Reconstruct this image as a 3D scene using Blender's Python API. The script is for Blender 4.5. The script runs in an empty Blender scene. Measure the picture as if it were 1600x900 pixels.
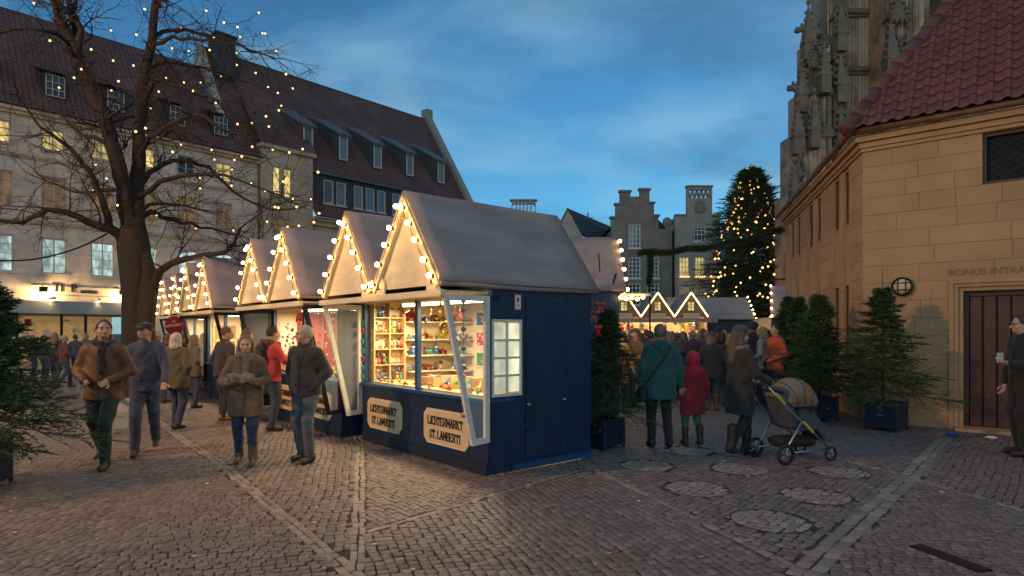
import bpy, math, random
import numpy as np
from mathutils import Vector, Matrix

R = math.radians
scene = bpy.context.scene
C = scene.collection

# ------------------------------------------------------------------ camera
F, HY, CH = 960.0, 518.0, 1.65          # focal length (px of a 1600 px frame), horizon row, eye height
cam = bpy.data.cameras.new('camera')
cam_o = bpy.data.objects.new('camera', cam); C.objects.link(cam_o)
cam.sensor_width = 36.0; cam.lens = 36.0 * F / 1600.0
cam.shift_y = (HY - 450.0) / 1600.0
cam.clip_end = 3000; cam.clip_start = 0.05
cam_o.location = (0, 0, CH); cam_o.rotation_euler = (R(90), 0, 0)
scene.camera = cam_o

# ------------------------------------------------------------------ sky
SUN_EL, SUN_ROT = R(10), R(200)
world = bpy.data.worlds.new('World'); scene.world = world; world.use_nodes = True
nt = world.node_tree; nt.nodes.clear()
def wn(t, **k):
    n = nt.nodes.new(t)
    for a, b in k.items(): setattr(n, a, b)
    return n
out = wn('ShaderNodeOutputWorld'); bg = wn('ShaderNodeBackground')
sky = wn('ShaderNodeTexSky', sky_type='NISHITA', sun_disc=False, sun_elevation=SUN_EL, sun_rotation=SUN_ROT)
sky.air_density = 1.0; sky.dust_density = 0.3; sky.ozone_density = 3.0
tint = wn('ShaderNodeMix', data_type='RGBA', blend_type='MULTIPLY'); tint.inputs[0].default_value = 1.0
tint.inputs[7].default_value = (0.45, 0.85, 0.98, 1)
nt.links.new(sky.outputs[0], tint.inputs[6])
tc = wn('ShaderNodeTexCoord'); sep = wn('ShaderNodeSeparateXYZ'); nt.links.new(tc.outputs['Generated'], sep.inputs[0])
# dusk cloud veil: direction projected on a cloud plane
zz = wn('ShaderNodeMath', operation='MAXIMUM'); zz.inputs[1].default_value = 0.0; nt.links.new(sep.outputs[2], zz.inputs[0])
zz2 = wn('ShaderNodeMath', operation='ADD'); zz2.inputs[1].default_value = 0.5; nt.links.new(zz.outputs[0], zz2.inputs[0])
dv = wn('ShaderNodeVectorMath', operation='DIVIDE'); nt.links.new(tc.outputs['Generated'], dv.inputs[0])
cmb = wn('ShaderNodeCombineXYZ')
for i in range(3): nt.links.new(zz2.outputs[0], cmb.inputs[i])
nt.links.new(cmb.outputs[0], dv.inputs[1])
nz = wn('ShaderNodeTexNoise'); nz.inputs['Scale'].default_value = 2.1; nz.inputs['Detail'].default_value = 7; nz.inputs['Roughness'].default_value = 0.52; nz.inputs['Distortion'].default_value = 0.4
mp = wn('ShaderNodeMapping'); mp.inputs['Location'].default_value = (3.1, 1.7, 0.4); mp.inputs['Scale'].default_value = (0.8, 1.25, 1.0)
nt.links.new(dv.outputs[0], mp.inputs[0]); nt.links.new(mp.outputs[0], nz.inputs['Vector'])
cr = wn('ShaderNodeValToRGB'); cr.color_ramp.elements[0].position = 0.42; cr.color_ramp.elements[1].position = 0.68
nt.links.new(nz.outputs[0], cr.inputs[0])
cl = wn('ShaderNodeMix', data_type='RGBA'); cl.inputs[7].default_value = (2.15, 3.85, 4.9, 1)
fac = wn('ShaderNodeMath', operation='MULTIPLY'); fac.inputs[1].default_value = 0.82
nt.links.new(cr.outputs[0], fac.inputs[0]); nt.links.new(fac.outputs[0], cl.inputs[0]); nt.links.new(tint.outputs[2], cl.inputs[6])
# darker cloud patches
nz2 = wn('ShaderNodeTexNoise'); nz2.inputs['Scale'].default_value = 3.2; nz2.inputs['Detail'].default_value = 6; nz2.inputs['Roughness'].default_value = 0.55
mp2 = wn('ShaderNodeMapping'); mp2.inputs['Location'].default_value = (7.3, 4.2, 1.0); mp2.inputs['Scale'].default_value = (0.7, 1.2, 1)
nt.links.new(dv.outputs[0], mp2.inputs[0]); nt.links.new(mp2.outputs[0], nz2.inputs['Vector'])
cr2 = wn('ShaderNodeValToRGB'); cr2.color_ramp.elements[0].position = 0.50; cr2.color_ramp.elements[1].position = 0.70
nt.links.new(nz2.outputs[0], cr2.inputs[0])
fac2 = wn('ShaderNodeMath', operation='MULTIPLY'); fac2.inputs[1].default_value = 0.5; nt.links.new(cr2.outputs[0], fac2.inputs[0])
dk = wn('ShaderNodeMix', data_type='RGBA'); dk.inputs[7].default_value = (0.38, 0.85, 1.45, 1)
nt.links.new(fac2.outputs[0], dk.inputs[0]); nt.links.new(cl.outputs[2], dk.inputs[6])
nt.links.new(dk.outputs[2], bg.inputs[0]); bg.inputs[1].default_value = 0.15
nt.links.new(bg.outputs[0], out.inputs[0])

# ------------------------------------------------------------------ sun (already set: only a faint soft afterglow is left)
sl = bpy.data.lights.new('sun', 'SUN'); sl.energy = 0.36; sl.angle = R(50); sl.color = (1, .70, .55)
so = bpy.data.objects.new('sun', sl); C.objects.link(so)
so.rotation_euler = (R(90) - R(30), 0, R(22))

# ------------------------------------------------------------------ exposure / renderer
vs = scene.view_settings
vs.view_transform = 'Standard'; vs.look = 'None'; vs.gamma = 1; vs.exposure = 0.0; vs.use_curve_mapping = False
scene.render.engine = 'CYCLES'
cy = scene.cycles
cy.use_denoising = True
try: cy.denoiser = 'OPENIMAGEDENOISE'
except Exception: pass
cy.max_bounces = 6; cy.diffuse_bounces = 3; cy.glossy_bounces = 3; cy.transmission_bounces = 4; cy.transparent_max_bounces = 8
cy.sample_clamp_indirect = 4.0; cy.caustics_reflective = False; cy.caustics_refractive = False

# ------------------------------------------------------------------ helpers
def gp(px, py):                          # ground point seen at a pixel of the 1600x900 photograph
    Y = CH * F / (py - HY); return ((px - 800) / F * Y, Y)
def at(px, py, Y):
    return Vector(((px - 800) / F * Y, Y, CH - (py - HY) / F * Y))

MATS = {}
def mat(name, col, rough=.7, var=.15, scale=8.0, bump=0.0, bscale=None, metal=0.0, emit=None, estr=0.0, isl=0.0, spec=.5, alpha=None, trans=0.0, sheen=0.0, col2=None, stretch=None, c2pos=(.4,.65), evar=False):
    m = bpy.data.materials.new(name); MATS[name] = m; m.use_nodes = True
    n = m.node_tree; b = n.nodes['Principled BSDF']
    b.inputs['Roughness'].default_value = rough; b.inputs['Metallic'].default_value = metal
    b.inputs['Specular IOR Level'].default_value = spec
    if trans: b.inputs['Transmission Weight'].default_value = trans; b.inputs['IOR'].default_value = 1.45 if trans < .99 else 1.1
    if alpha is not None: b.inputs['Alpha'].default_value = alpha
    if sheen: b.inputs['Sheen Weight'].default_value = sheen
    t = n.nodes.new('ShaderNodeTexCoord'); src = t.outputs['Object']
    if stretch:
        mp = n.nodes.new('ShaderNodeMapping'); mp.inputs['Scale'].default_value = stretch; n.links.new(src, mp.inputs[0]); src = mp.outputs[0]
    last = None
    c = (*col, 1)
    if var > 0 or col2:
        nz = n.nodes.new('ShaderNodeTexNoise'); nz.inputs['Scale'].default_value = scale; nz.inputs['Detail'].default_value = 5; nz.inputs['Roughness'].default_value = .6
        n.links.new(src, nz.inputs['Vector'])
        r = n.nodes.new('ShaderNodeValToRGB'); e = r.color_ramp.elements
        if col2:
            e[0].position, e[1].position = c2pos; e[0].color = c; e[1].color = (*col2, 1)
        else:
            e[0].position = .3; e[1].position = .7
            e[0].color = (*[x * (1 - var) for x in col], 1); e[1].color = (*[min(1, x * (1 + var)) for x in col], 1)
        n.links.new(nz.outputs[0], r.inputs[0]); last = r.outputs[0]
    if isl > 0:
        g = n.nodes.new('ShaderNodeNewGeometry'); oi = n.nodes.new('ShaderNodeObjectInfo')
        ad = n.nodes.new('ShaderNodeMath'); ad.operation = 'ADD'; n.links.new(g.outputs['Random Per Island'], ad.inputs[0]); n.links.new(oi.outputs['Random'], ad.inputs[1])
        fr = n.nodes.new('ShaderNodeMath'); fr.operation = 'FRACT'; n.links.new(ad.outputs[0], fr.inputs[0])
        mr = n.nodes.new('ShaderNodeMapRange'); mr.inputs['To Min'].default_value = 1 - isl; mr.inputs['To Max'].default_value = 1 + isl
        n.links.new(fr.outputs[0], mr.inputs[0])
        mx = n.nodes.new('ShaderNodeMix'); mx.data_type = 'RGBA'; mx.blend_type = 'MULTIPLY'; mx.inputs[0].default_value = 1
        if last: n.links.new(last, mx.inputs[6])
        else: mx.inputs[6].default_value = c
        n.links.new(mr.outputs[0], mx.inputs[7]); last = mx.outputs[2]
    if last: n.links.new(last, b.inputs['Base Color'])
    else: b.inputs['Base Color'].default_value = c
    if bump > 0:
        nb = n.nodes.new('ShaderNodeTexNoise'); nb.inputs['Scale'].default_value = bscale or scale * 3; nb.inputs['Detail'].default_value = 4
        n.links.new(src, nb.inputs['Vector'])
        bp = n.nodes.new('ShaderNodeBump'); bp.inputs['Strength'].default_value = min(1, bump); bp.inputs['Distance'].default_value = .02
        n.links.new(nb.outputs[0], bp.inputs['Height']); n.links.new(bp.outputs[0], b.inputs['Normal'])
    if emit:
        b.inputs['Emission Color'].default_value = (*emit, 1); b.inputs['Emission Strength'].default_value = estr
        if evar:                                   # rooms differ: patchy curtains and furniture, and each window its own level
            ne = n.nodes.new('ShaderNodeTexNoise'); ne.inputs['Scale'].default_value = 2.2; ne.inputs['Detail'].default_value = 3
            me_ = n.nodes.new('ShaderNodeMapping'); me_.inputs['Scale'].default_value = (1.6, 1, .7); n.links.new(t.outputs['Object'], me_.inputs[0]); n.links.new(me_.outputs[0], ne.inputs['Vector'])
            r1 = n.nodes.new('ShaderNodeMapRange'); r1.inputs['From Min'].default_value = .35; r1.inputs['From Max'].default_value = .62; r1.inputs['To Min'].default_value = .3; r1.inputs['To Max'].default_value = 1.25; n.links.new(ne.outputs[0], r1.inputs[0])
            oi2 = n.nodes.new('ShaderNodeObjectInfo'); r2 = n.nodes.new('ShaderNodeMapRange'); r2.inputs['To Min'].default_value = .55 * estr; r2.inputs['To Max'].default_value = 1.3 * estr; n.links.new(oi2.outputs['Random'], r2.inputs[0])
            mu = n.nodes.new('ShaderNodeMath'); mu.operation = 'MULTIPLY'; n.links.new(r1.outputs[0], mu.inputs[0]); n.links.new(r2.outputs[0], mu.inputs[1]); n.links.new(mu.outputs[0], b.inputs['Emission Strength'])
    return m

def brickmat(name, c1, c2, mortar, w, h, msize=.01, rough=.8, bump=.5, rotx=True, noise=.25, off=.5):
    m = bpy.data.materials.new(name); MATS[name] = m; m.use_nodes = True
    n = m.node_tree; b = n.nodes['Principled BSDF']; b.inputs['Roughness'].default_value = rough
    t = n.nodes.new('ShaderNodeTexCoord'); mp = n.nodes.new('ShaderNodeMapping')
    if rotx: mp.inputs['Rotation'].default_value = (R(90), 0, 0)
    n.links.new(t.outputs['Object'], mp.inputs[0])
    br = n.nodes.new('ShaderNodeTexBrick'); br.inputs['Scale'].default_value = 1; br.offset = off
    br.inputs['Brick Width'].default_value = w; br.inputs['Row Height'].default_value = h; br.inputs['Mortar Size'].default_value = msize
    br.inputs['Color1'].default_value = (*c1, 1); br.inputs['Color2'].default_value = (*c2, 1); br.inputs['Mortar'].default_value = (*mortar, 1)
    n.links.new(mp.outputs[0], br.inputs[0])
    nz = n.nodes.new('ShaderNodeTexNoise'); nz.inputs['Scale'].default_value = .9; nz.inputs['Detail'].default_value = 6; n.links.new(t.outputs['Object'], nz.inputs['Vector'])
    mr = n.nodes.new('ShaderNodeMapRange'); mr.inputs['From Min'].default_value = .3; mr.inputs['From Max'].default_value = .7; mr.inputs['To Min'].default_value = 1 - noise; mr.inputs['To Max'].default_value = 1 + noise
    n.links.new(nz.outputs[0], mr.inputs[0])
    mx = n.nodes.new('ShaderNodeMix'); mx.data_type = 'RGBA'; mx.blend_type = 'MULTIPLY'; mx.inputs[0].default_value = 1
    n.links.new(br.outputs[0], mx.inputs[6]); n.links.new(mr.outputs[0], mx.inputs[7]); n.links.new(mx.outputs[2], b.inputs['Base Color'])
    if bump:
        bp = n.nodes.new('ShaderNodeBump'); bp.inputs['Strength'].default_value = bump; bp.inputs['Distance'].default_value = .03; bp.invert = True
        n.links.new(br.outputs['Fac'], bp.inputs['Height']); n.links.new(bp.outputs[0], b.inputs['Normal'])
    return m

_ICO = {}
def ico(sub):
    if sub in _ICO: return _ICO[sub]
    p = (1 + 5 ** .5) / 2
    v = [(-1,p,0),(1,p,0),(-1,-p,0),(1,-p,0),(0,-1,p),(0,1,p),(0,-1,-p),(0,1,-p),(p,0,-1),(p,0,1),(-p,0,-1),(-p,0,1)]
    v = [Vector(a).normalized() for a in v]
    f = [(0,11,5),(0,5,1),(0,1,7),(0,7,10),(0,10,11),(1,5,9),(5,11,4),(11,10,2),(10,7,6),(7,1,8),(3,9,4),(3,4,2),(3,2,6),(3,6,8),(3,8,9),(4,9,5),(2,4,11),(6,2,10),(8,6,7),(9,8,1)]
    for _ in range(sub):
        c = {}; g = []
        def mid(a, b):
            k = (min(a, b), max(a, b))
            if k not in c: v.append(((v[a] + v[b]) / 2).normalized()); c[k] = len(v) - 1
            return c[k]
        for a, b, d in f:
            x, y, z = mid(a, b), mid(b, d), mid(d, a); g += [(a, x, z), (b, y, x), (d, z, y), (x, y, z)]
        f = g
    _ICO[sub] = (v, f); return _ICO[sub]

class MB:
    def __init__(s): s.v = []; s.f = []; s.m = []; s.T = None
    def add(s, vs, fs, mi=0):
        o = len(s.v)
        if s.T is not None: vs = [s.T @ Vector(v) for v in vs]
        s.v += [tuple(v) for v in vs]; s.f += [tuple(i + o for i in f) for f in fs]; s.m += [mi] * len(fs); return s
    def box(s, x0, x1, y0, y1, z0, z1, mi=0):
        return s.add([(x0,y0,z0),(x1,y0,z0),(x1,y1,z0),(x0,y1,z0),(x0,y0,z1),(x1,y0,z1),(x1,y1,z1),(x0,y1,z1)],
                     [(0,3,2,1),(4,5,6,7),(0,1,5,4),(1,2,6,5),(2,3,7,6),(3,0,4,7)], mi)
    def cbox(s, x0, x1, y0, y1, z0, z1, c=.01, mi=0):      # box with chamfered vertical/horizontal front edges (octagon rings)
        def ring(i, z): return [(x0+c+i,y0+i,z),(x1-c-i,y0+i,z),(x1-i,y0+c+i,z),(x1-i,y1-c-i,z),(x1-c-i,y1-i,z),(x0+c+i,y1-i,z),(x0+i,y1-c-i,z),(x0+i,y0+c+i,z)]
        vs = ring(c,z0) + ring(0,z0+c) + ring(0,z1-c) + ring(c,z1)
        fs = [tuple(range(7,-1,-1)), tuple(range(24,32))]
        for k in range(3):
            for i in range(8): fs.append((k*8+i, k*8+(i+1)%8, k*8+8+(i+1)%8, k*8+8+i))
        return s.add(vs, fs, mi)
    def poly(s, pts, vec, mi=0):                             # polygon extruded along vec
        n = len(pts); p = [Vector(a) for a in pts]; q = [a + Vector(vec) for a in p]
        return s.add(p + q, [tuple(range(n-1,-1,-1)), tuple(range(n, 2*n))] + [(i, (i+1)%n, n+(i+1)%n, n+i) for i in range(n)], mi)
    def quad(s, a, b, c, d, mi=0): return s.add([a,b,c,d], [(0,1,2,3)], mi)
    def tube(s, pts, rad, n=8, mi=0, cap=True):
        pts = [Vector(p) for p in pts]; 
        if not hasattr(rad, '__len__'): rad = [rad] * len(pts)
        vs = []; fs = []; u = None
        for i, p in enumerate(pts):
            d = (pts[min(i+1, len(pts)-1)] - pts[max(i-1, 0)])
            d = d.normalized() if d.length > 1e-9 else Vector((0,0,1))
            if u is None: u = d.orthogonal().normalized()
            else:
                u = u - d * u.dot(d); u = u.normalized() if u.length > 1e-6 else d.orthogonal().normalized()
            w = d.cross(u)
            for k in range(n):
                a = 2 * math.pi * (k + .5) / n; vs.append(p + (u * math.cos(a) + w * math.sin(a)) * rad[i])
        for i in range(len(pts) - 1):
            for k in range(n): fs.append((i*n+k, i*n+(k+1)%n, (i+1)*n+(k+1)%n, (i+1)*n+k))
        if cap: fs += [tuple(range(n-1,-1,-1)), tuple(range((len(pts)-1)*n, len(pts)*n))]
        return s.add(vs, fs, mi)
    def bar(s, p, q, w, h, up=(0,0,1), mi=0):                # rectangular bar from p to q
        p, q = Vector(p), Vector(q); d = (q - p).normalized(); up = Vector(up)
        a = d.cross(up)
        if a.length < 1e-4: a = d.orthogonal()
        a.normalize(); b = a.cross(d).normalized(); a = a * w / 2; b = b * h / 2
        vs = [p-a-b, p+a-b, p+a+b, p-a+b, q-a-b, q+a-b, q+a+b, q-a+b]
        return s.add(vs, [(0,1,2,3),(7,6,5,4),(0,4,5,1),(1,5,6,2),(2,6,7,3),(3,7,4,0)], mi)
    def sph(s, c, r, sub=1, mi=0):
        v, f = ico(sub); c = Vector(c)
        rr = Vector(r) if hasattr(r, '__len__') else Vector((r, r, r))
        return s.add([c + Vector((a.x*rr.x, a.y*rr.y, a.z*rr.z)) for a in v], f, mi)
    def lathe(s, prof, n=10, c=(0,0,0), mi=0):
        c = Vector(c); vs = []; fs = []
        for r, z in prof:
            for k in range(n):
                a = 2*math.pi*k/n; vs.append(c + Vector((r*math.cos(a), r*math.sin(a), z)))
        for i in range(len(prof)-1):
            for k in range(n): fs.append((i*n+k, i*n+(k+1)%n, (i+1)*n+(k+1)%n, (i+1)*n+k))
        fs += [tuple(range(n-1,-1,-1)), tuple(range((len(prof)-1)*n, len(prof)*n))]
        return s.add(vs, fs, mi)
    def mesh(s, name, mats, smooth=False):
        me = bpy.data.meshes.new(name); me.from_pydata(s.v, [], s.f)
        if not isinstance(mats, (list, tuple)): mats = [mats]
        for m in mats: me.materials.append(MATS[m] if isinstance(m, str) else m)
        if len(mats) > 1: me.polygons.foreach_set('material_index', s.m)
        if smooth: me.polygons.foreach_set('use_smooth', [True] * len(me.polygons))
        me.update(); return me
    def build(s, name, mats, parent=None, smooth=False, loc=None, rz=0):
        return obj(name, s.mesh(name, mats, smooth), parent, loc, rz)

def obj(name, me, parent=None, loc=None, rz=0):
    o = bpy.data.objects.new(name, me); C.objects.link(o)
    if parent: o.parent = parent
    if loc is not None: o.location = loc
    if rz: o.rotation_euler = (0, 0, rz)
    return o
def tag(o, label=None, cat=None, group=None, kind=None):
    if label: o['label'] = label
    if cat: o['category'] = cat
    if group: o['group'] = group
    if kind: o['kind'] = kind
    return o
def thing(name, label, cat, loc=(0,0,0), rz=0, group=None):
    o = bpy.data.objects.new(name, None); C.objects.link(o); o.location = loc; o.rotation_euler = (0,0,rz)
    o.empty_display_size = .2
    return tag(o, label, cat, group)
def arr_mesh(name, V, Q, mats, smooth=False, mi=None):      # numpy verts + equal-size faces
    V = np.asarray(V, np.float32); Q = np.asarray(Q, np.int32)
    me = bpy.data.meshes.new(name); k = Q.shape[1]
    me.vertices.add(len(V)); me.vertices.foreach_set('co', V.ravel())
    me.loops.add(Q.size); me.loops.foreach_set('vertex_index', Q.ravel())
    me.polygons.add(len(Q)); me.polygons.foreach_set('loop_start', np.arange(0, Q.size, k, dtype=np.int32))
    if not isinstance(mats, (list, tuple)): mats = [mats]
    for m in mats: me.materials.append(MATS[m] if isinstance(m, str) else m)
    if mi is not None: me.polygons.foreach_set('material_index', np.asarray(mi, np.int32))
    if smooth: me.polygons.foreach_set('use_smooth', np.ones(len(Q), bool))
    me.update(calc_edges=True); me.validate(); return me
def text_mesh(name, body, size, mats, depth=.004, bold=0.0, align='CENTER'):
    cu = bpy.data.curves.new(name, 'FONT'); cu.body = body; cu.size = size; cu.extrude = depth; cu.offset = bold
    cu.align_x = align; cu.align_y = 'CENTER'; cu.resolution_u = 3
    o = bpy.data.objects.new(name, cu); C.objects.link(o)
    bpy.context.view_layer.update()
    me = bpy.data.meshes.new_from_object(o.evaluated_get(bpy.context.evaluated_depsgraph_get()))
    bpy.data.objects.remove(o); me.name = name; me.materials.clear(); me.materials.append(MATS[mats]); return me
def lamp(name, kind, parent, loc, power, col, size=.2, rot=None):
    l = bpy.data.lights.new(name, kind); l.energy = power; l.color = col
    if kind == 'AREA': l.size = size
    elif kind == 'SPOT': l.spot_size = size; l.shadow_soft_size = .05; l.spot_blend = .6
    else: l.shadow_soft_size = size
    o = bpy.data.objects.new(name, l); C.objects.link(o); o.parent = parent; o.location = loc
    if rot: o.rotation_euler = rot
    return o

# ------------------------------------------------------------------ materials
WARM = (1.0, .62, .28)
mat('mortar', (.042,.036,.032), .95, .3, 30)
mat('sett', (.165,.130,.116), .5, .25, 25, .3, 60, isl=.26)
mat('sett_light', (.245,.205,.17), .55, .2, 25, .3, 60, isl=.25)
brickmat('ground', (.135,.106,.095), (.112,.09,.08), (.045,.038,.035), .11, .09, .012, .6, .6, rotx=False)
mat('blue_paint', (.0055,.019,.055), .40, .35, 4, .18, 30, stretch=(2,2,.5))
mat('blue_skirt', (.006,.015,.036), .5, .3, 6, .15, 40)
mat('blue_trim', (.012,.06,.15), .4, .15, 6)
mat('cream_board', (.74,.60,.38), .55, .12, 4, .06, 30, stretch=(1,1,4))
mat('white_frame', (.66,.60,.52), .5, .1, 10)
mat('plaque', (.66,.46,.27), .5, .08, 6)
mat('plaque_edge', (.72,.60,.38), .5, .08, 6)
mat('black_letter', (.012,.011,.011), .6, 0)
mat('canvas', (.30,.228,.208), .8, .22, 1.6, .12, 9, stretch=(1,.6,1.6))
mat('canvas_hem', (.27,.20,.185), .85, .15, 4)
mat('inner_cream', (.78,.66,.45), .6, .06, 5)
mat('shelf_wood', (.62,.40,.18), .5, .2, 6, stretch=(1,6,6))
mat('white_shelf', (.8,.74,.62), .5, .04, 5)
mat('dark_metal', (.02,.02,.022), .4, .1, 10, metal=.6)
mat('steel', (.4,.4,.4), .35, .1, 10, metal=.9)
mat('brass', (.5,.36,.16), .35, .1, 10, metal=.9)
mat('bulb', (1,.8,.5), .3, 0, emit=(1.0,.60,.22), estr=34.0)
mat('bulb_far', (1,.8,.5), .3, 0, emit=(1.0,.60,.24), estr=16.0)
mat('bulb_tree', (1,.8,.5), .3, 0, emit=(1.0,.48,.15), estr=3.4)
mat('socket', (.03,.03,.03), .5, 0)
mat('tube_light', (1,.9,.7), .3, 0, emit=(1.0,.80,.48), estr=9.0)
mat('frosted_lit', (.9,.9,.7), .4, 0, emit=(1.0,.90,.55), estr=.95, col2=(.7,.7,.5), scale=9, stretch=(1,1,.3), evar=True)
mat('glass', (.9,.95,.95), .03, 0, alpha=.10, spec=.6)
mat('glass_dark', (.02,.03,.04), .06, 0, spec=.7)
mat('glass_matte', (.014,.011,.010), .6, .3, 8, spec=.15)
mat('glass_sky', (.10,.13,.17), .08, 0, spec=.9)
mat('red_paint', (.42,.025,.03), .45, .1, 8)
mat('white_paint', (.75,.73,.7), .5, .05, 8)
mat('paper', (.72,.68,.58), .7, .05, 8)
mat('limestone', (.43,.24,.12), .8, .17, .8, .3, 22, isl=.05)
mat('limestone_trim', (.44,.245,.12), .75, .12, 2.5, .2, 30)
mat('limestone_joint', (.37,.205,.10), .9, .2, 10)
mat('carved', (.26,.155,.08), .9, .1, 10)
mat('roof_tile', (.155,.045,.040), .6, .35, 2.2, .2, 30, isl=.20)
mat('copper_gutter', (.20,.085,.05), .5, .3, 5, metal=.35)
mat('door_wood', (.075,.022,.014), .5, .25, 4, .2, 20, stretch=(6,6,.6))
mat('door_edge', (.13,.055,.035), .5, .2, 4)
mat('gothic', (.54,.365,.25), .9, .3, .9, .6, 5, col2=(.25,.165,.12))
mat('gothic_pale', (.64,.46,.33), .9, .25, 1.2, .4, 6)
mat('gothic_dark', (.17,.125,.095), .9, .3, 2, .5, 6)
brickmat('facade_cream', (.56,.45,.38), (.51,.41,.345), (.40,.32,.27), 1.1, .42, .012, .85, .35)
brickmat('facade_bay', (.43,.335,.235), (.39,.30,.21), (.30,.23,.16), 1.0, .45, .012, .85, .3)
brickmat('grey_brick', (.31,.24,.21), (.26,.205,.18), (.20,.16,.14), .30, .10, .012, .9, .3)
mat('plaster_grey', (.42,.35,.31), .9, .12, 1.2, .15, 12)
mat('coping', (.24,.23,.22), .8, .12, 3)
mat('slate', (.028,.03,.037), .6, .3, 3, .2, 14)
mat('zinc', (.085,.088,.098), .5, .2, 3, metal=.2)
mat('win_frame', (.42,.38,.34), .55, .05, 8)
mat('win_yellow', (.5,.4,.15), .25, 0, emit=(1.0,.74,.24), estr=.8, evar=True)
mat('win_warm', (.2,.12,.06), .2, 0, emit=(1.0,.55,.20), estr=.14, evar=True)
mat('win_white', (.3,.35,.35), .25, 0, emit=(.72,1.0,.95), estr=.62, evar=True)
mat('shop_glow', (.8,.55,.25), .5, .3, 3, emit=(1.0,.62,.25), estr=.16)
mat('bark', (.028,.018,.012), .9, .35, 6, .9, 14, stretch=(1,1,.25))
mat('twig', (.036,.023,.018), .9, .2, 6)
mat('fir_bark', (.07,.045,.03), .9, .3, 10, .5)
mat('needle', (.046,.082,.028), .65, .35, 3, isl=.35)
mat('slit_glass', (.055,.040,.018), .5, .3, 6, spec=.3)
mat('needle_big', (.036,.064,.022), .7, .35, 1, isl=.35)
mat('planter', (.007,.018,.045), .5, .2, 6, .1)
mat('rubber', (.012,.012,.012), .8, 0)

def tilemat(name, c, dark, rh, cw):
    m = bpy.data.materials.new(name); MATS[name] = m; m.use_nodes = True
    n = m.node_tree; b = n.nodes['Principled BSDF']; b.inputs['Roughness'].default_value = .7
    t = n.nodes.new('ShaderNodeTexCoord')
    br = n.nodes.new('ShaderNodeTexBrick'); br.inputs['Scale'].default_value = 1; br.offset = 0
    br.inputs['Brick Width'].default_value = cw; br.inputs['Row Height'].default_value = rh; br.inputs['Mortar Size'].default_value = .035; br.inputs['Mortar Smooth'].default_value = 1
    br.inputs['Color1'].default_value = (*c, 1); br.inputs['Color2'].default_value = (*[x*.75 for x in c], 1); br.inputs['Mortar'].default_value = (*dark, 1)
    n.links.new(t.outputs['UV'], br.inputs[0])
    nz = n.nodes.new('ShaderNodeTexNoise'); nz.inputs['Scale'].default_value = .5; nz.inputs['Detail'].default_value = 6; n.links.new(t.outputs['Object'], nz.inputs['Vector'])
    mr = n.nodes.new('ShaderNodeMapRange'); mr.inputs['From Min'].default_value = .3; mr.inputs['From Max'].default_value = .7; mr.inputs['To Min'].default_value = .65; mr.inputs['To Max'].default_value = 1.35
    n.links.new(nz.outputs[0], mr.inputs[0])
    mx = n.nodes.new('ShaderNodeMix'); mx.data_type = 'RGBA'; mx.blend_type = 'MULTIPLY'; mx.inputs[0].default_value = 1
    n.links.new(br.outputs[0], mx.inputs[6]); n.links.new(mr.outputs[0], mx.inputs[7]); n.links.new(mx.outputs[2], b.inputs['Base Color'])
    bp = n.nodes.new('ShaderNodeBump'); bp.inputs['Strength'].default_value = .9; bp.inputs['Distance'].default_value = .06; bp.invert = True
    n.links.new(br.outputs['Fac'], bp.inputs['Height']); n.links.new(bp.outputs[0], b.inputs['Normal'])
tilemat('far_tile', (.135,.062,.054), (.038,.02,.018), .34, .26)

def roof_quad(name, a, b, c, d, parent, m='far_tile', th=.12):  # a-b eave, d-c ridge; UV in metres so tile rows follow the slope
    a, b, c, d = map(Vector, (a, b, c, d)); nrm = (b-a).cross(d-a).normalized() * -th
    me = bpy.data.meshes.new(name)
    me.from_pydata([a,b,c,d,a+nrm,b+nrm,c+nrm,d+nrm], [], [(0,1,2,3),(7,6,5,4),(0,4,5,1),(1,5,6,2),(2,6,7,3),(3,7,4,0)])
    me.materials.append(MATS[m]); uv = me.uv_layers.new(name='uv')
    ex = (b-a).normalized(); ey = (d-a) - ex*(d-a).dot(ex); ey.normalize()
    for p in me.polygons:
        for li in p.loop_indices:
            v = Vector(me.vertices[me.loops[li].vertex_index].co) - a; uv.data[li].uv = (v.dot(ex), v.dot(ey))
    return obj(name, me, parent)

# ================================================================== GROUND
tag(MB().quad((-260,-40,-.016),(260,-40,-.016),(260,420,-.016),(-260,420,-.016)).build('ground', 'ground'), kind='structure')
pav = MB().quad((-15,2.6,-.012),(13,2.6,-.012),(17,14.4,-.012),(-17,14.4,-.012)).build('pavement', 'mortar'); tag(pav, kind='structure')
rng = np.random.default_rng(5)
LA = [(-1.02,4.1),(-3.757,7.84),(-4.95,9.3),(-7.2,12.2)]
LB = [(-1.08,4.25),(-1.25,5.0),(-2.21,8.95)]
LC = [(-1.19,5.08),(-.25,6.15),(.98,7.54)]
LD = [(.98,7.4),(2.06,4.1)]
LE = [(1.95,4.15),(4.51,6.98),(6.67,9.49)]
LF = [(5.2,3.4),(4.73,5.68),(4.51,6.98),(4.21,8.25),(3.95,9.6)]
BANDS = [(LA,.066,2),(LB,.062,2),(LC,.034,1),(LD,.042,1),(LE,.105,2),(LF,.032,1)]
CIRC = [(1.66,7.58),(1.94,6.465),(2.74,7.40),(3.06,6.19),(2.26,5.37),(3.86,7.25),(2.45,8.5)]
def side(L, p):
    a, b = np.array(L[0]), np.array(L[-1]); d = b - a
    return d[0]*(p[:,1]-a[1]) - d[1]*(p[:,0]-a[0])
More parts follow.
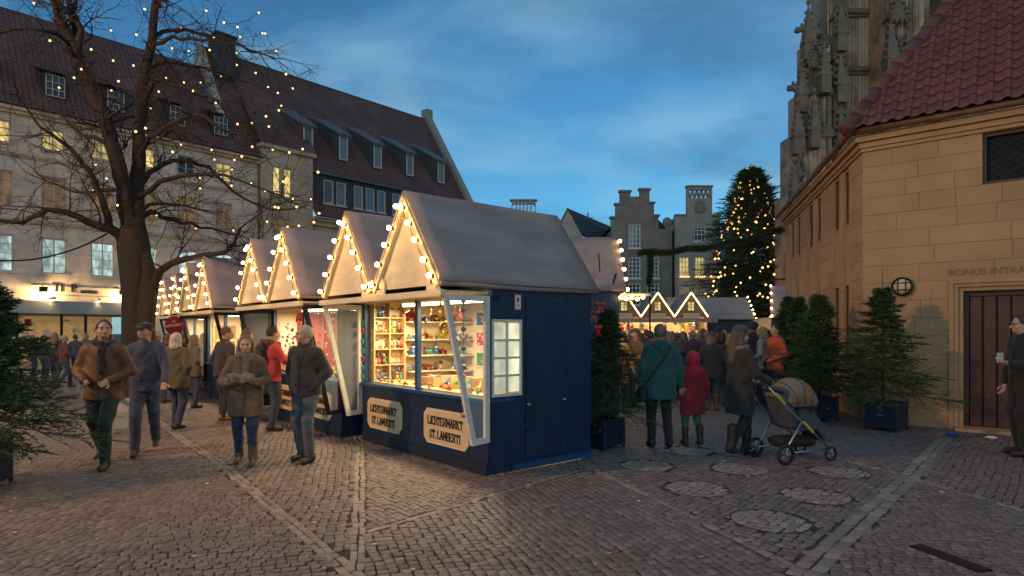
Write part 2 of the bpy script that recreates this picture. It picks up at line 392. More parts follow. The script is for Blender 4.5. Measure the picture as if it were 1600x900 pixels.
def pside(L, p):           # side of a polyline, by its nearest segment
    best = np.full(len(p), 1e9); sg = np.zeros(len(p))
    for i in range(len(L)-1):
        a, b = np.array(L[i]), np.array(L[i+1]); d = b-a; q = p-a
        t = (q@d)/(d@d); lo = -50 if i == 0 else 0; hi = 50 if i == len(L)-2 else 1
        t = np.clip(t, lo, hi); r = q - t[:,None]*d; D = np.hypot(r[:,0], r[:,1])
        m = D < best; best[m] = D[m]; sg[m] = (d[0]*q[:,1]-d[1]*q[:,0])[m]
    return sg
def sdist(L, p):
    best = np.full(len(p), 1e9)
    for i in range(len(L)-1):
        a, b = np.array(L[i]), np.array(L[i+1]); d = b-a; q = p-a
        t = np.clip((q@d)/(d@d), 0, 1); r = q - t[:,None]*d; best = np.minimum(best, np.hypot(r[:,0], r[:,1]))
    return best
def region_fix(p):
    sa = pside(LA, p) > 0; sb = pside(LB, p) > 0; sc = pside(LC, p) > 0
    sd = pside(LD, p) > 0; se = pside(LE, p) > 0; sf = pside(LF, p) > 0
    r = np.where(sc, 3, 4)
    right_d = sd
    r = np.where(right_d, np.where(se, np.where(sf, 5, 7), np.where(sf, 6, 8)), r)
    r = np.where(sb & ~sa, 2, r); r = np.where(sa, 1, r)
    return r
ANG = {1: 78, 2: -14, 3: -40, 4: -20, 5: 41.6, 6: 100, 7: 52, 8: 41.6}   # bearing of the rows, degrees right of straight ahead
cen = []; ax = []; hl = []; hw = []; lt = []
for reg, bear in ANG.items():
    th = R(bear); d = np.array([math.sin(th), math.cos(th)]); n = np.array([d[1], -d[0]])
    w = {1: .074, 2: .080, 3: .064, 4: .078, 5: .072, 6: .072, 7: .072, 8: .080}[reg]
    o = np.array([0., 8.5])
    for k in range(int(-14/w), int(14/w)):
        s = -14 + rng.random()*.1; L = []
        lens = rng.uniform(.060, .112, 390) if reg != 4 else rng.uniform(.068, .106, 390)
        st = s + np.concatenate([[0], np.cumsum(lens)[:-1]]) ; mid = st + lens/2
        off = k*w + rng.normal(0, .005, len(mid))
        if reg == 1: off = off + .16*np.sin(mid*1.25) + .05*np.sin(mid*3.1+1)
        elif reg in (2, 4): off = off + .05*np.sin(mid*.9+reg) + .018*np.sin(mid*2.7)
        else: off = off + .012*np.sin(mid*2+k*.05)
        p = o + mid[:,None]*d + off[:,None]*n
        m = (p[:,1] > 3.3) & (p[:,1] < 14.2) & (np.abs(p[:,0]) < p[:,1]*.88 + .5)
        if not m.any(): continue
        p, l = p[m], lens[m]; m = region_fix(p) == reg
        p, l = p[m], l[m]
        if not len(p): continue
        ok = np.ones(len(p), bool)
        for (L_, hwid, _) in BANDS: ok &= sdist(L_, p) > hwid + w*.04
        p, l = p[ok], l[ok]
        dc = np.min([np.hypot(p[:,0]-cx, p[:,1]-cy) for cx, cy in CIRC], axis=0)
        ok = np.abs(dc-.335) > .016; p, l, dc = p[ok], l[ok], dc[ok]
        slope = np.zeros(len(p))
        if reg == 1: slope = (.16*1.25*np.cos(((p-o)@d)*1.25) + .05*3.1*np.cos(((p-o)@d)*3.1+1))
        aa = np.arctan2(n[1]*slope + d[1], n[0]*slope + d[0]) + rng.normal(0, .035, len(p))
        cen.append(p); ax.append(aa); hl.append(l/2-.0038); hw.append(np.full(len(p), w/2-.0038)); lt.append(dc < .33)
for L_, hwid, rows in BANDS:
    for i in range(len(L_)-1):
        a, b = np.array(L_[i]), np.array(L_[i+1]); ln = np.hypot(*(b-a)); d = (b-a)/ln; n = np.array([d[1], -d[0]])
        for r_ in range(rows):
            lens = rng.uniform(.10, .20, int(ln/.09)+2); mid = np.cumsum(lens)-lens/2; m = mid < ln; mid, lens = mid[m], lens[m]
            off = (r_-(rows-1)/2)*(2*hwid/rows) + rng.normal(0, .004, len(mid))
            cen.append(a + mid[:,None]*d + off[:,None]*n); ax.append(np.full(len(mid), math.atan2(d[1], d[0])) + rng.normal(0,.02,len(mid)))
            hl.append(lens/2-.0045); hw.append(np.full(len(mid), hwid/rows-.0045)); lt.append(np.ones(len(mid), bool))
cen = np.concatenate(cen); ax = np.concatenate(ax); hl = np.concatenate(hl); hw = np.concatenate(hw); lt = np.concatenate(lt)
topz = rng.normal(0, .0016, len(cen)) - .001
tiltx = rng.normal(0, .008, len(cen)); tilty = rng.normal(0, .008, len(cen))
# the 300 stones that show largest: near the camera and inside the frame
inside = (np.abs(cen[:,0]) < cen[:,1]*.83-.12) & (cen[:,1] > 4.25)
score = np.where(inside, hl*hw/cen[:,1]**3, 0); near = np.zeros(len(cen), bool); near[np.argsort(-score)[:300]] = True
RING = np.array([(-1,-1),(1,-1),(1,1),(-1,1)], float)
def stones(idx, jit=True):
    n = len(idx); V = np.zeros((n, 12, 3))
    for k, (ins, z) in enumerate(((0, -.03), (0, -.0030), (.0045, 0))):
        j = rng.normal(0, .0035, (n, 4, 2)) if k < 1 else 0
        if k == 0: J = j
        lx = RING[None,:,0]*(hl[idx,None]-ins) + J[:,:,0]; ly = RING[None,:,1]*(hw[idx,None]-ins) + J[:,:,1]
        c, s = np.cos(ax[idx])[:,None], np.sin(ax[idx])[:,None]
        V[:,k*4:k*4+4,0] = cen[idx,0][:,None] + lx*c - ly*s; V[:,k*4:k*4+4,1] = cen[idx,1][:,None] + lx*s + ly*c
        V[:,k*4:k*4+4,2] = z + topz[idx][:,None] + lx*tiltx[idx][:,None] + ly*tilty[idx][:,None]
    base = np.arange(n)[:,None,None]*12
    Fc = np.array([(8,9,10,11)] + [(k*4+i, k*4+(i+1)%4, k*4+4+(i+1)%4, k*4+4+i) for k in range(2) for i in range(4)])
    return V.reshape(-1,3), (base + Fc[None]).reshape(-1,4)
for flag, mname in ((False, 'sett'), (True, 'sett_light')):
    V, Q = stones(np.where((lt == flag) & ~near)[0]); o = obj('setts', arr_mesh('setts', V, Q, mname), pav); tag(o, kind='stuff')
# shared chamfered block for the nearest stones
def sett_mesh(mname):
    V = []; 
    for ins, z in ((0,-.03),(0,-.003),(.12,0)):
        for x, y in RING: V.append((x*(1-ins), y*(1-ins), z))
    Q = [(8,9,10,11)] + [(k*4+i, k*4+(i+1)%4, k*4+4+(i+1)%4, k*4+4+i) for k in range(2) for i in range(4)]
    return arr_mesh('sett', V, Q, mname)
SM = [sett_mesh('sett'), sett_mesh('sett_light')]
for i in np.where(near)[0]:
    o = obj('sett', SM[int(lt[i])], pav); o.location = (cen[i,0], cen[i,1], topz[i]); o.scale = (hl[i], hw[i], 1)
    o.rotation_euler = (tilty[i]*1, -tiltx[i], ax[i])
for cx, cy in CIRC:
    m = MB()
    for k in range(40):
        a, b = 2*math.pi*k/40, 2*math.pi*(k+1)/40
        pt = lambda r_, t_: (cx + r_*math.cos(t_), cy + r_*math.sin(t_), .0015)
        m.quad(pt(.329,a), pt(.343,a), pt(.343,b), pt(.329,b))
    m.build('ring_joint', 'mortar', pav)
# cast drain cover and puddle-dark iron strip on the lower right of the square
m = MB()
p0, p1 = gp(1430,852), gp(1540,893); m.bar((p0[0],p0[1],-.004), (p1[0],p1[1],-.004), .13, .02)
m.build('drain_channel', 'dark_metal', pav)
# fallen leaves and scraps scattered over the setts
rl = random.Random(2); m = MB()
for k in range(170):
    y = rl.uniform(4.2, 12); x = rl.uniform(-.85, .85)*y; a = rl.uniform(0, 6.28); s_ = rl.uniform(.012, .03); u_ = Vector((math.cos(a), math.sin(a), 0))*s_; v_ = Vector((-math.sin(a), math.cos(a), 0))*s_*.6; c_ = Vector((x, y, .007))
    m.add([c_-u_, c_-v_*.9+Vector((0,0,.004)), c_+u_+Vector((0,0,.006)), c_+v_], [(0,1,2,3)], rl.choice((0,0,1)))
mat('dead_leaf', (.13,.06,.025), .8, .3, 20); lv = m.build('fallen_leaves', ['dead_leaf', 'paper']); tag(lv, 'scattered small dead leaves and paper scraps on the setts', 'litter', kind='stuff')

# ================================================================== CHAPEL (right)
random.seed(3)
ch = thing('chapel', 'small sandstone chapel with red pantile roof and brown plank door', 'chapel', (6.42, 11.24, 0), math.atan2(-.642, .767))
LD2 = Vector((-.4215, .907, 0))                   # direction of the side wall seen at a flat angle
LT = Matrix(((.4215, .907, 0, 0), (-.907, .4215, 0, 0), (0, 0, 1, 0), (0, 0, 0, 1)))   # side-wall frame: x to the corner, y inward
def block(x0, x1, z0, z1, T=None, mname='limestone'):
    g = .0022; dy = random.uniform(-.003, .003); m = MB(); m.T = T
    m.cbox(x0+g, x1-g, dy, .16, z0+g, z1-g, .003); return m.build('stone_block', mname, ch)
def courses(z0, z1, n): return [(z0+(z1-z0)*i/n, z0+(z1-z0)*(i+1)/n) for i in range(n)]
def runs(x0, x1, wmin, wmax):
    xs = [x0]
    while x1 - xs[-1] > wmax: xs.append(xs[-1] + random.uniform(wmin, wmax))
    if len(xs) > 1 and x1 - xs[-1] < wmin*.6: xs.pop()
    return list(zip(xs, xs[1:] + [x1]))
DX0, DX1, DZ = 1.478, 3.05, 2.33; FW = .19
WX0, WX1, WZ0, WZ1 = 1.74, 2.75, 4.07, 4.91
for z0, z1 in courses(0, 2.52, 8):
    for a, b in [(0.0, DX0-FW), (DX1+FW, 4.6)]:
        for p, q in runs(a, b, .42, .95): block(p, q, z0, z1)
for z0, z1 in courses(2.52, 4.07, 5):
    for p, q in runs(0, 4.6, .5, 1.1): block(p, q, z0, z1)
for z0, z1 in courses(4.07, 4.92, 3):
    for a, b in [(0, WX0), (WX1, 4.6)]:
        for p, q in runs(a, b, .45, 1.0): block(p, q, z0, z1)
# backing wall (the joints) with the same openings
m = MB()
for x0, x1, z0, z1 in ((.01,DX0-FW,0,5.2),(DX1+FW,4.6,0,5.2),(DX0-FW,DX1+FW,2.5,4.07),(DX0-FW,WX0,4.07,5.2),(WX1,DX1+FW,4.07,5.2),(WX0,WX1,4.915,5.2)):
    m.box(x0, x1, .012, .34, z0, z1)
m.build('wall_core', 'limestone_joint', ch)
# side wall with paired slit windows in shallow channels
SL = 8.2
pairs = [((.95,1.38),(1.72,2.2)), ((3.42,3.92),(4.28,4.85)), ((5.92,6.45),(6.85,7.42))]
edges = [0.0]
for (a, b), (c, d) in pairs: edges += [a, d]
edges.append(SL)
for i in range(0, len(edges), 2):
    for z0, z1 in courses(0, 4.92, 15):
        for p, q in runs(edges[i], edges[i+1], .45, .9): block(-q, -p, z0, z1, LT)
for (a, b), (c, d) in pairs:
    for z0, z1 in courses(0, 4.92, 6): block(-c, -b, z0, z1, LT)          # mullion strip
    for x0, x1 in ((a, b), (c, d)):
        for z0, z1 in ((0,1.15),(2.58,3.77),(4.86,5.2)): m = MB(); m.T = LT; m.box(-x1, -x0, .028, .3, z0, z1); m.build('recessed_panel', 'limestone_trim', ch)
        for z0, z1 in ((1.15,2.58),(3.77,4.86)):
            w = MB(); w.T = LT; w.box(-x1, -x0, .060, .09, z0, z1); w = w.build('window', 'slit_glass', ch)
            s_ = MB(); s_.T = LT; s_.box(-x1+.004, -x0-.004, .012, .058, z0+.001, z0+.035); s_.build('sill', 'limestone_trim', w)
m = MB(); m.T = LT
for i in range(0, len(edges), 2): m.box(-edges[i+1]+.004, -edges[i]-(.012 if i == 0 else .004), .012, .34, 0, 5.2)
m.build('side_wall_core', 'limestone_joint', ch)
def koff(o): return Vector((-.538, -.843, 0)) * (1.186 * o)
def strip(oo, oi, z0, z1, name, mname):
    no = Vector((0, -1, 0)); nl = Vector((-.907, -.4215, 0))
    Ro = Vector((4.6, -oo, 0)); Ri = Vector((4.6, -oi, 0)); Lo = LD2*(SL+.1) + nl*oo; Li = LD2*(SL+.1) + nl*oi
    pts = [koff(oo), Ro, Ri, koff(oi), Li, Lo]
    m = MB(); m.poly([p + Vector((0,0,z0)) for p in pts[:4]], (0,0,z1-z0)); m.poly([p + Vector((0,0,z0)) for p in (pts[0], pts[3], pts[4], pts[5])], (0,0,z1-z0))
    return m.build(name, mname, ch)
strip(.035, -.1, 4.925, 4.985, 'cornice', 'limestone_trim'); strip(.075, -.1, 4.99, 5.08, 'cornice', 'limestone_trim'); strip(.15, -.1, 5.085, 5.20, 'cornice', 'limestone_trim')
gl = LD2*(SL+.2) + Vector((-.907,-.4215,0))*.25
m = MB(); m.tube([gl+Vector((0,0,5.25)), koff(.25)+Vector((0,0,5.25)), Vector((4.6,-.25,5.25))], .062, 10); m.build('gutter', 'copper_gutter', ch, True)
for t in np.arange(.7, SL, .9):
    p = LD2*t + Vector((-.907,-.4215,0))*.25 + Vector((0,0,5.25)); m = MB(); m.tube([p-LD2*.02, p+LD2*.02], .074, 10); m.build('gutter_bracket', 'copper_gutter', ch)
# roof
PT = R(51.5); cp, sp = math.cos(PT), math.sin(PT)
E0 = koff(.30); EZ = 5.27
def hipx(yin): return E0.x + .538 * yin/.843
yi = 3.0
roof_quad('roof_deck', (E0.x,-.30,EZ-.03), (4.6,-.30,EZ-.03), (4.6,-.30+yi,EZ-.03+yi*sp/cp), (hipx(yi),-.30+yi,EZ-.03+yi*sp/cp), ch, 'slate', .04)
nl = Vector((-.907,-.4215,0)); a_ = LD2*(SL+.2)+nl*.30; inn = -nl*yi
roof_quad('side_roof_deck', a_+Vector((0,0,EZ-.03)), E0+Vector((0,0,EZ-.03)), Vector((hipx(yi),-.30+yi,EZ-.03+yi*sp/cp)), a_+inn+Vector((0,0,EZ-.03+yi*sp/cp)), ch, 'far_tile', .04)
prof = [(0,.004),(.045,-.012),(.105,-.010),(.14,.014),(.172,.038),(.205,.034),(.236,.006)]
TL = .33; V = []; Q = []
for y, dz in ((0, 0), (TL, 0)):
    for th in (.014, 0):
        for x, z in prof: V.append((x, y, z + th + dz))
n7 = 7
for i in range(6):
    Q += [(i, i+1, 14+i+1, 14+i), (7+i+1, 7+i, 21+i, 21+i+1), (7+i, 7+i+1, i+1, i), (14+i, 14+i+1, 21+i+1, 21+i)]
Q += [(0, 14, 21, 7), (6, 13, 27, 20)]
tile_me = arr_mesh('roof_tile', V, Q, 'roof_tile', True)
for r in range(15):
    s_ = r * .265; y = -.34 + s_*cp; z = EZ + .02 + s_*sp
    for k in range(-3, 21):
        x = k * .222 + .1
        if x + .14 < hipx(s_*cp + .02) or x > 4.2: continue
        o = obj('roof_tile', tile_me, ch)
        Rm = Matrix(((1,0,0),(0,cp,-sp),(0,sp,cp))) @ Matrix.Rotation(R(-3.2) + random.gauss(0,.004), 3, 'X') @ Matrix.Rotation(random.gauss(0,.006), 3, 'Z')
        o.matrix_local = Matrix.Translation((x, y, z + .018)) @ Rm.to_4x4()
hd = Vector((.538, .843, .843*sp/cp)); hl_ = hd.length; hd.normalize()
for k in range(13):
    p = Vector((E0.x, E0.y, EZ+.05)) + hd*(k*.36 - .05); q = p + hd*.42
    m = MB(); m.tube([p, p+hd*.05, p+hd*.06, q], [.145,.145,.132,.112], 14); m.build('hip_tile', 'roof_tile', ch, True)
# leaded window
w = MB(); w.box(WX0, WX1, .16, .18, WZ0, WZ1); w = w.build('window', 'glass_matte', ch)
m = MB()
for a, b, c, d in ((WX0,WX1,WZ0,WZ0+.05),(WX0,WX1,WZ1-.05,WZ1),(WX0,WX0+.05,WZ0+.05,WZ1-.05),(WX1-.05,WX1,WZ0+.05,WZ1-.05)): m.box(a+.002,b-.002,.06,.158,c,d)
m.build('frame', 'door_wood', w)
m = MB()
for k in range(-6, 9):
    for sg in (1, -1):
        x = WX0+.05 + k*.155; p, q = [x, WZ0+.05], [x + sg*.95, WZ1-.05]
        if sg < 0: p[0] += .3; q[0] += .3
        lo, hi = WX0+.05, WX1-.05; tt = [t for t in np.linspace(0,1,60) if lo <= p[0]+(q[0]-p[0])*t <= hi]
        if len(tt) > 2:
            f_ = lambda t: (p[0]+(q[0]-p[0])*t, .152, p[1]+(q[1]-p[1])*t)
            m.bar(f_(tt[0]), f_(tt[-1]), .012, .012, (0,1,0))
m.build('lead_lattice', 'dark_metal', w)
# door with moulded stone frame
for i, (o, y0) in enumerate(((FW,-.03),(.125,.0),(.065,.05))):
    i0 = [.125,.065,0][i]
    m = MB(); m.box(DX0-o, DX0-i0-.002, y0, .3, 0, DZ+i0); m.box(DX1+i0+.002, DX1+o, y0, .3, 0, DZ+i0); m.box(DX0-o, DX1+o, y0, .3, DZ+i0+.002, DZ+o)
    m.build('door_surround', 'limestone_trim', ch)
dr = MB(); dr.box(DX0, DX1, .30, .34, .05, DZ); dr = dr.build('door', 'door_edge', ch)
m = MB(); m.box(DX0+.002,DX0+.07,.20,.298,.05,DZ-.004); m.box(DX1-.07,DX1-.002,.20,.298,.05,DZ-.004); m.box(DX0+.07,DX1-.07,.20,.298,DZ-.08,DZ-.004); m.build('frame', 'door_wood', dr)
x = DX0+.075
while x < DX1-.12:
    m = MB(); m.cbox(x, x+.172, .225, .298, .06, DZ-.085, .012); m.build('plank', 'door_wood', dr); x += .186
m = MB(); m.box(DX0-.1, DX1+.1, -.22, .3, 0, .05); m.build('threshold', 'limestone_trim', ch)
t_ = text_mesh('inscription', 'BONUS INTRA MEL', .155, 'carved', .003, 0, 'LEFT')
o = obj('inscription', t_, ch); o.location = (DX0-.20, -.0065, 2.64); o.rotation_euler = (R(90), 0, 0)
# round bulkhead lamp, unlit
lm = thing('wall_lamp', 'round unlit bulkhead lamp with black cage on chapel wall', 'lamp', (0,0,0)); lm.parent = None
lm.matrix_world = ch.matrix_basis @ Matrix.Translation((.62, 0, 2.44))
def disc(m, r, y0, y1, n=24, mi=0):
    p = [(r*math.cos(2*math.pi*k/n), y0, r*math.sin(2*math.pi*k/n)) for k in range(n)]; m.poly(p, (0, y1-y0, 0), mi); return m
disc(MB(), .165, -.06, -.006).build('housing', 'dark_metal', lm)
m = MB(); m.sph((0,-.06,0), (.135,.07,.135), 2); m.build('globe', 'plaque', lm, True)
m = MB(); pts = lambda r_, yy: [(r_*math.cos(a), yy, r_*math.sin(a)) for a in np.linspace(0, 2*math.pi, 25)]
m.tube(pts(.155,-.075), .014, 6); m.build('ring', 'dark_metal', lm)
m = MB()
for a in (-.06, .06):
    m.tube([(a,-.06,-.15),(a,-.135,-.07),(a,-.145,0),(a,-.135,.07),(a,-.06,.15)], .008, 6); m.tube([(-.15,-.06,a),(-.07,-.135,a),(0,-.147,a),(.07,-.135,a),(.15,-.06,a)], .008, 6)
m.build('cage', 'dark_metal', lm)

# ================================================================== GOTHIC CHURCH (behind the chapel)
cu = thing('church', 'tall weathered gothic church with buttresses and gargoyles behind the chapel roof', 'church', (18, 34, 0))
CY = 34.0
def cbk(px0, px1, top, bot, y0, y1, name='buttress', mname='gothic', parent=cu):
    x0, x1 = xc(px0,y0), xc(px1,y0)
    z1 = zc(top,y0); z0 = max(0, zc(bot,y0))
    m = MB(); m.box(x0, x1, y0, y1, z0, z1); return m.build(name, mname, parent)
def zc(py, y=0): return CH-(py-HY)/F*(CY+y)
def xc(px, y=0): return (px-800)/F*(CY+y)-18
random.seed(11)
cbk(1296, 1760, -260, 560, .9, 2.4, 'nave_wall')

def pinnacle(px, py, w, h, y, par):
    x, z = xc(px,y), zc(py,y); m = MB()
    m.box(x-w/2, x+w/2, y-w/2, y+w/2, z-.9, z)
    m.add([(x-w*.55,y-w*.55,z),(x+w*.55,y-w*.55,z),(x+w*.55,y+w*.55,z),(x-w*.55,y+w*.55,z),(x,y,z+h)], [(0,1,4),(1,2,4),(2,3,4),(3,0,4),(3,2,1,0)])
    for k in range(5):
        t = k/5.5; r = w*.55*(1-t)
        for sx in (-1, 1): m.sph((x+sx*(r+.05), y-r*.5, z+h*t+.08), (.11,.09,.10), 0)
    m.sph((x,y,z+h+.05), (.11,.11,.16), 1)
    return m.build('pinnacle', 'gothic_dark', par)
def canopy(px0, px1, py, y, par):          # crocketed gablet over a niche
    a, b, z = xc(px0,y), xc(px1,y), zc(py,y); c = (a+b)/2; h = (b-a)*1.5; m = MB()
    m.poly([(a-.08,y,z),(b+.08,y,z),(c,y,z+h)], (0,.45,0))
    for k in range(6):
        t = k/6
        for s_, e in ((a,1),(b,-1)): m.sph((s_+(c-s_)*t, y-.05, z+h*t+.06), (.12,.12,.11), 0)
    for k in range(4): m.sph((a+(b-a)*(k+.5)/4, y-.06, z-.12), (.1,.12,.16), 0)
    m.sph((c,y,z+h+.1), (.12,.12,.2), 1)
    return m.build('canopy', 'gothic_dark', par)
# outer corner buttress in stages that step in towards the top
st = [(1240,1300,300,560,-2.2),(1245,1300,205,300,-1.9),(1254,1299,140,205,-1.6),(1264,1298,62,140,-1.3),(1283,1298,-200,62,-1.0)]
for i, (a, b, t, bo, y) in enumerate(st):
    B = cbk(a, b, t, bo, y, .1)
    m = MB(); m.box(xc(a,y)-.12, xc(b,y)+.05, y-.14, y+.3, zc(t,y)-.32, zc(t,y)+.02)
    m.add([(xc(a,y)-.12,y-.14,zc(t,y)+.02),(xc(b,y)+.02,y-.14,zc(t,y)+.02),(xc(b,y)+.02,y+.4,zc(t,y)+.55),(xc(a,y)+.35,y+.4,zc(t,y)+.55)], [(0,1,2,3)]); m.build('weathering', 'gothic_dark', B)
    nsh = 4
    for k in range(nsh):
        x = xc(a,y)+(xc(b,y)-xc(a,y))*(k+.5)/nsh; m = MB(); m.tube([(x,y-.02,zc(bo,y)),(x,y-.02,zc(t,y)-.35)], random.uniform(.07,.14), 8); m.build('shaft', random.choice(['gothic','gothic_pale','gothic_dark']), B)
    for k in range(5):
        m = MB(); z = zc(bo,y)+(zc(t,y)-zc(bo,y))*(k+.5)/5; m.sph((xc(a,y)-.04, y+.1, z), (.14,.14,.18), 0); m.build('crocket', 'gothic_dark', B)
for px, py, w, h, y in ((1246,215,.55,1.9,-2.0),(1241,300,.45,1.6,-2.3),(1252,150,.5,1.7,-1.7),(1263,70,.6,2.2,-1.4),(1288,120,.5,2.0,-2.0),(1272,205,.5,2.0,-2.3)):
    pinnacle(px, py, w, h, y, cu)
canopy(1262, 1284, 100, -1.75, cu); canopy(1264,1286,200,-2.25,cu); canopy(1243,1258,270,-2.3,cu)
# second buttress with a niche, pale edge strips, wall bays with string courses, third buttress
B2 = cbk(1302, 1324, -220, 560, -1.5, 1.0)
for px in (1304, 1309, 1317, 1322):
    m = MB(); m.tube([(xc(px,-1.54),-1.54,0),(xc(px,-1.54),-1.54,zc(-220))], .10 if px in (1304,1322) else .06, 8); m.build('shaft', 'gothic_dark' if px in (1304,1322) else 'gothic', B2)
for py in (165, 85, 20): canopy(1303, 1323, py+8, -1.72, B2)
for px, py in ((1313,55),(1313,135),(1313,225)): pinnacle(px, py, .5, 2.1, -1.75, B2)
m = MB(); m.box(xc(1296,-1.1), xc(1302,-1.1), -1.1, 1, 0, zc(-220)); m.build('edge_strip', 'gothic_pale', cu)
bay = cbk(1325, 1366, -220, 560, .55, 1.2, 'wall_bay', 'gothic')
for px in np.linspace(1329, 1363, 7):
    m = MB(); m.tube([(xc(px),.53,0),(xc(px),.53,zc(-220))], .07, 8); m.build('shaft', 'gothic_pale' if int(px) % 2 else 'gothic', bay)
for py in (103, 12, 193, 250):
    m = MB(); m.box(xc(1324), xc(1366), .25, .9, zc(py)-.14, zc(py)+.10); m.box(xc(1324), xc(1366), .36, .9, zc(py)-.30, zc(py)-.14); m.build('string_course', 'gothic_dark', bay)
m = MB(); m.box(xc(1366), xc(1383), -.6, 1, 0, zc(-220)); m.build('edge_strip', 'gothic_pale', cu)
for py in (40, 95, 160): 
    m = MB()
    for k in range(4): m.sph((xc(1384), -.5, zc(py)+k*.3), (.2,.25,.16), 0)
    m.build('crocket', 'gothic_dark', cu)
B3 = cbk(1385, 1422, -220, 560, -1.2, 1.0)
for px in (1387, 1393, 1401, 1409, 1416, 1421):
    m = MB(); m.tube([(xc(px,-1.24),-1.24,0),(xc(px,-1.24),-1.24,zc(-220))], .12 if px in (1387,1421) else .07, 8); m.build('shaft', 'gothic_dark' if px in (1387,1421,1401) else 'gothic', B3)
for py in (112, 30): canopy(1388, 1420, py, -1.5, B3)
pinnacle(1391, 95, .6, 2.4, -1.5, B3); pinnacle(1418, 100, .5, 2.0, -1.5, B3)
for px in range(1428, 1520, 9):
    m = MB(); m.tube([(xc(px),.86,0),(xc(px),.86,zc(-220))], random.uniform(.08,.2), 8); m.build('shaft', random.choice(['gothic','gothic_pale','gothic']), cu)
cbk(1471, 1480, -220, 560, -.2, 1, 'edge_strip', 'gothic_dark')
def gargoyle(px, py, y, L):
    x, z = xc(px,y), zc(py,y); m = MB()
    m.tube([(x+.3,y,z-.1),(x-.1*L,y,z),(x-.55*L,y,z+.10),(x-.8*L,y,z+.22),(x-L,y,z+.16),(x-1.12*L,y,z+.05)], [.26,.24,.17,.13,.19,.08], 8)
    m.sph((x-.75*L,y,z+.42), (.10,.08,.16), 0); m.sph((x-.3*L,y,z+.28), (.30,.12,.22), 0)
    m.tube([(x-.45*L,y-.1,z),(x-.55*L,y-.12,z-.3),(x-.72*L,y-.1,z-.36)], [.09,.07,.05], 6)
    m.build('gargoyle', 'gothic_dark', cu, True)
gargoyle(1274, 52, -1.4, .95); gargoyle(1256, 143, -1.7, .75)

# ================================================================== BIG CREAM BUILDING (left)
FB = Matrix.Translation((-24.6, 33, 0)) @ Matrix.Rotation(math.atan2(.737, .676), 4, 'Z')
tb = thing('town_house', 'long cream stone building with dark red tiled roof behind the bare tree', 'building', (-24.6, 33, 0), math.atan2(.737, .676))
def window(par, x0, x1, z0, z1, y=0.0, pane='glass_dark', cols=2, rows=4, fr=.07, depth=.16, surround=None, mull=.03, fm='win_frame'):
    # opening lined by a frame, panes set back, glazing bars
    w = MB(); w.box(x0, x1, y+depth, y+depth+.03, z0, z1); w = w.build('window', pane, par)
    m = MB(); f = fr
    for a, b, c, d in ((x0,x1,z0,z0+f),(x0,x1,z1-f,z1),(x0,x0+f,z0+f,z1-f),(x1-f,x1,z0+f,z1-f)): m.box(a+.002,b-.002,y+depth-.07,y+depth-.002,c,d)
    for i in range(1, cols): 
        x = x0+(x1-x0)*i/cols; t = mull*(2 if cols % 2 == 0 and i == cols//2 else 1); m.box(x-t/2,x+t/2,y+depth-.06,y+depth-.003,z0+f,z1-f)
    for j in range(1, rows):
        z = z0+(z1-z0)*j/rows; m.box(x0+f,x1-f,y+depth-.05,y+depth-.004,z-mull/2,z+mull/2)
    m.build('frame', fm, w)
    m = MB(); m.box(x0-.08, x1+.08, y-.08, y+depth, z0-.09, z0-.004); m.build('sill', surround or fm, w)
    return w
def wall_with_holes(par, x0, x1, z0, z1, holes, y0, y1, mname, name='wall'):
    xs = sorted({x0, x1, *[h[0] for h in holes], *[h[1] for h in holes]}); zs = sorted({z0, z1, *[h[2] for h in holes], *[h[3] for h in holes]})
    m = MB()
    for zi in range(len(zs)-1):
        run = None
        for xi in range(len(xs)-1):
            cx, cz = (xs[xi]+xs[xi+1])/2, (zs[zi]+zs[zi+1])/2
            hole = any(h[0] < cx < h[1] and h[2] < cz < h[3] for h in holes)
            if not hole:
                run = [xs[xi], xs[xi+1]] if run is None else [run[0], xs[xi+1]]
            if (hole or xi == len(xs)-2) and run: m.box(run[0], run[1], y0, y1, zs[zi], zs[zi+1]); run = None
    return m.build(name, mname, par)
EV = 13.3
# left wing: windows on a 2.24 m rhythm
wx = [-7.3, -5.06, -2.82, -.54, 1.70, 3.94, 6.18, 8.42]
holes = []; spec = []
for i, x in enumerate(wx):
    r0 = (x, x+1.12, 4.75, 6.65); r1 = (x, x+1.12, 8.05, 9.95); r2 = (x, x+1.0, 11.35, 12.5)
    holes += [r0, r1, r2]
    spec += [(r0, 'win_white', 2, 4), (r1, 'win_warm', 2, 4), (r2, ['win_yellow','glass_dark'][i in (0,6)], 2, 3)]
shop = [(-4.6, 3.3, 0, 2.55)]
wall_with_holes(tb, -14, 11.26, 0, EV, holes + shop, 0, .3, 'facade_cream')
for (x0, x1, z0, z1), pn, c_, r_ in spec:
    w = window(tb, x0, x1, z0, z1, 0, pn, c_, r_, surround='facade_cream')
    if pn == 'win_white':                          # things standing inside the lit first-floor windows
        m = MB(); random.seed(int(x0*10)); 
        for k in range(4): xx = random.uniform(x0+.15, x1-.15); m.sph((xx, .24-.03*k*.2, z0+random.uniform(.25,1.3)), (.12,.03,random.uniform(.15,.35)), 1)
        m.build('silhouette', 'slate', w)
for z in (7.35, 10.75):
    m = MB(); m.box(-14, 11.25, -.09, -.004, z, z+.16); m.box(-14, 11.25, -.05, -.004, z-.08, z-.003); m.build('string_course', 'facade_bay', tb)
m = MB(); m.box(-14, 11.25, -.32, -.004, EV-.22, EV-.02); m.box(-14, 11.25, -.2, -.004, EV-.4, EV-.224); m.build('eaves_cornice', 'facade_bay', tb)
roof_quad('roof', (-14,-.4,EV), (11.4,-.4,EV), (11.4,5,20.3), (-14,5,20.3), tb)
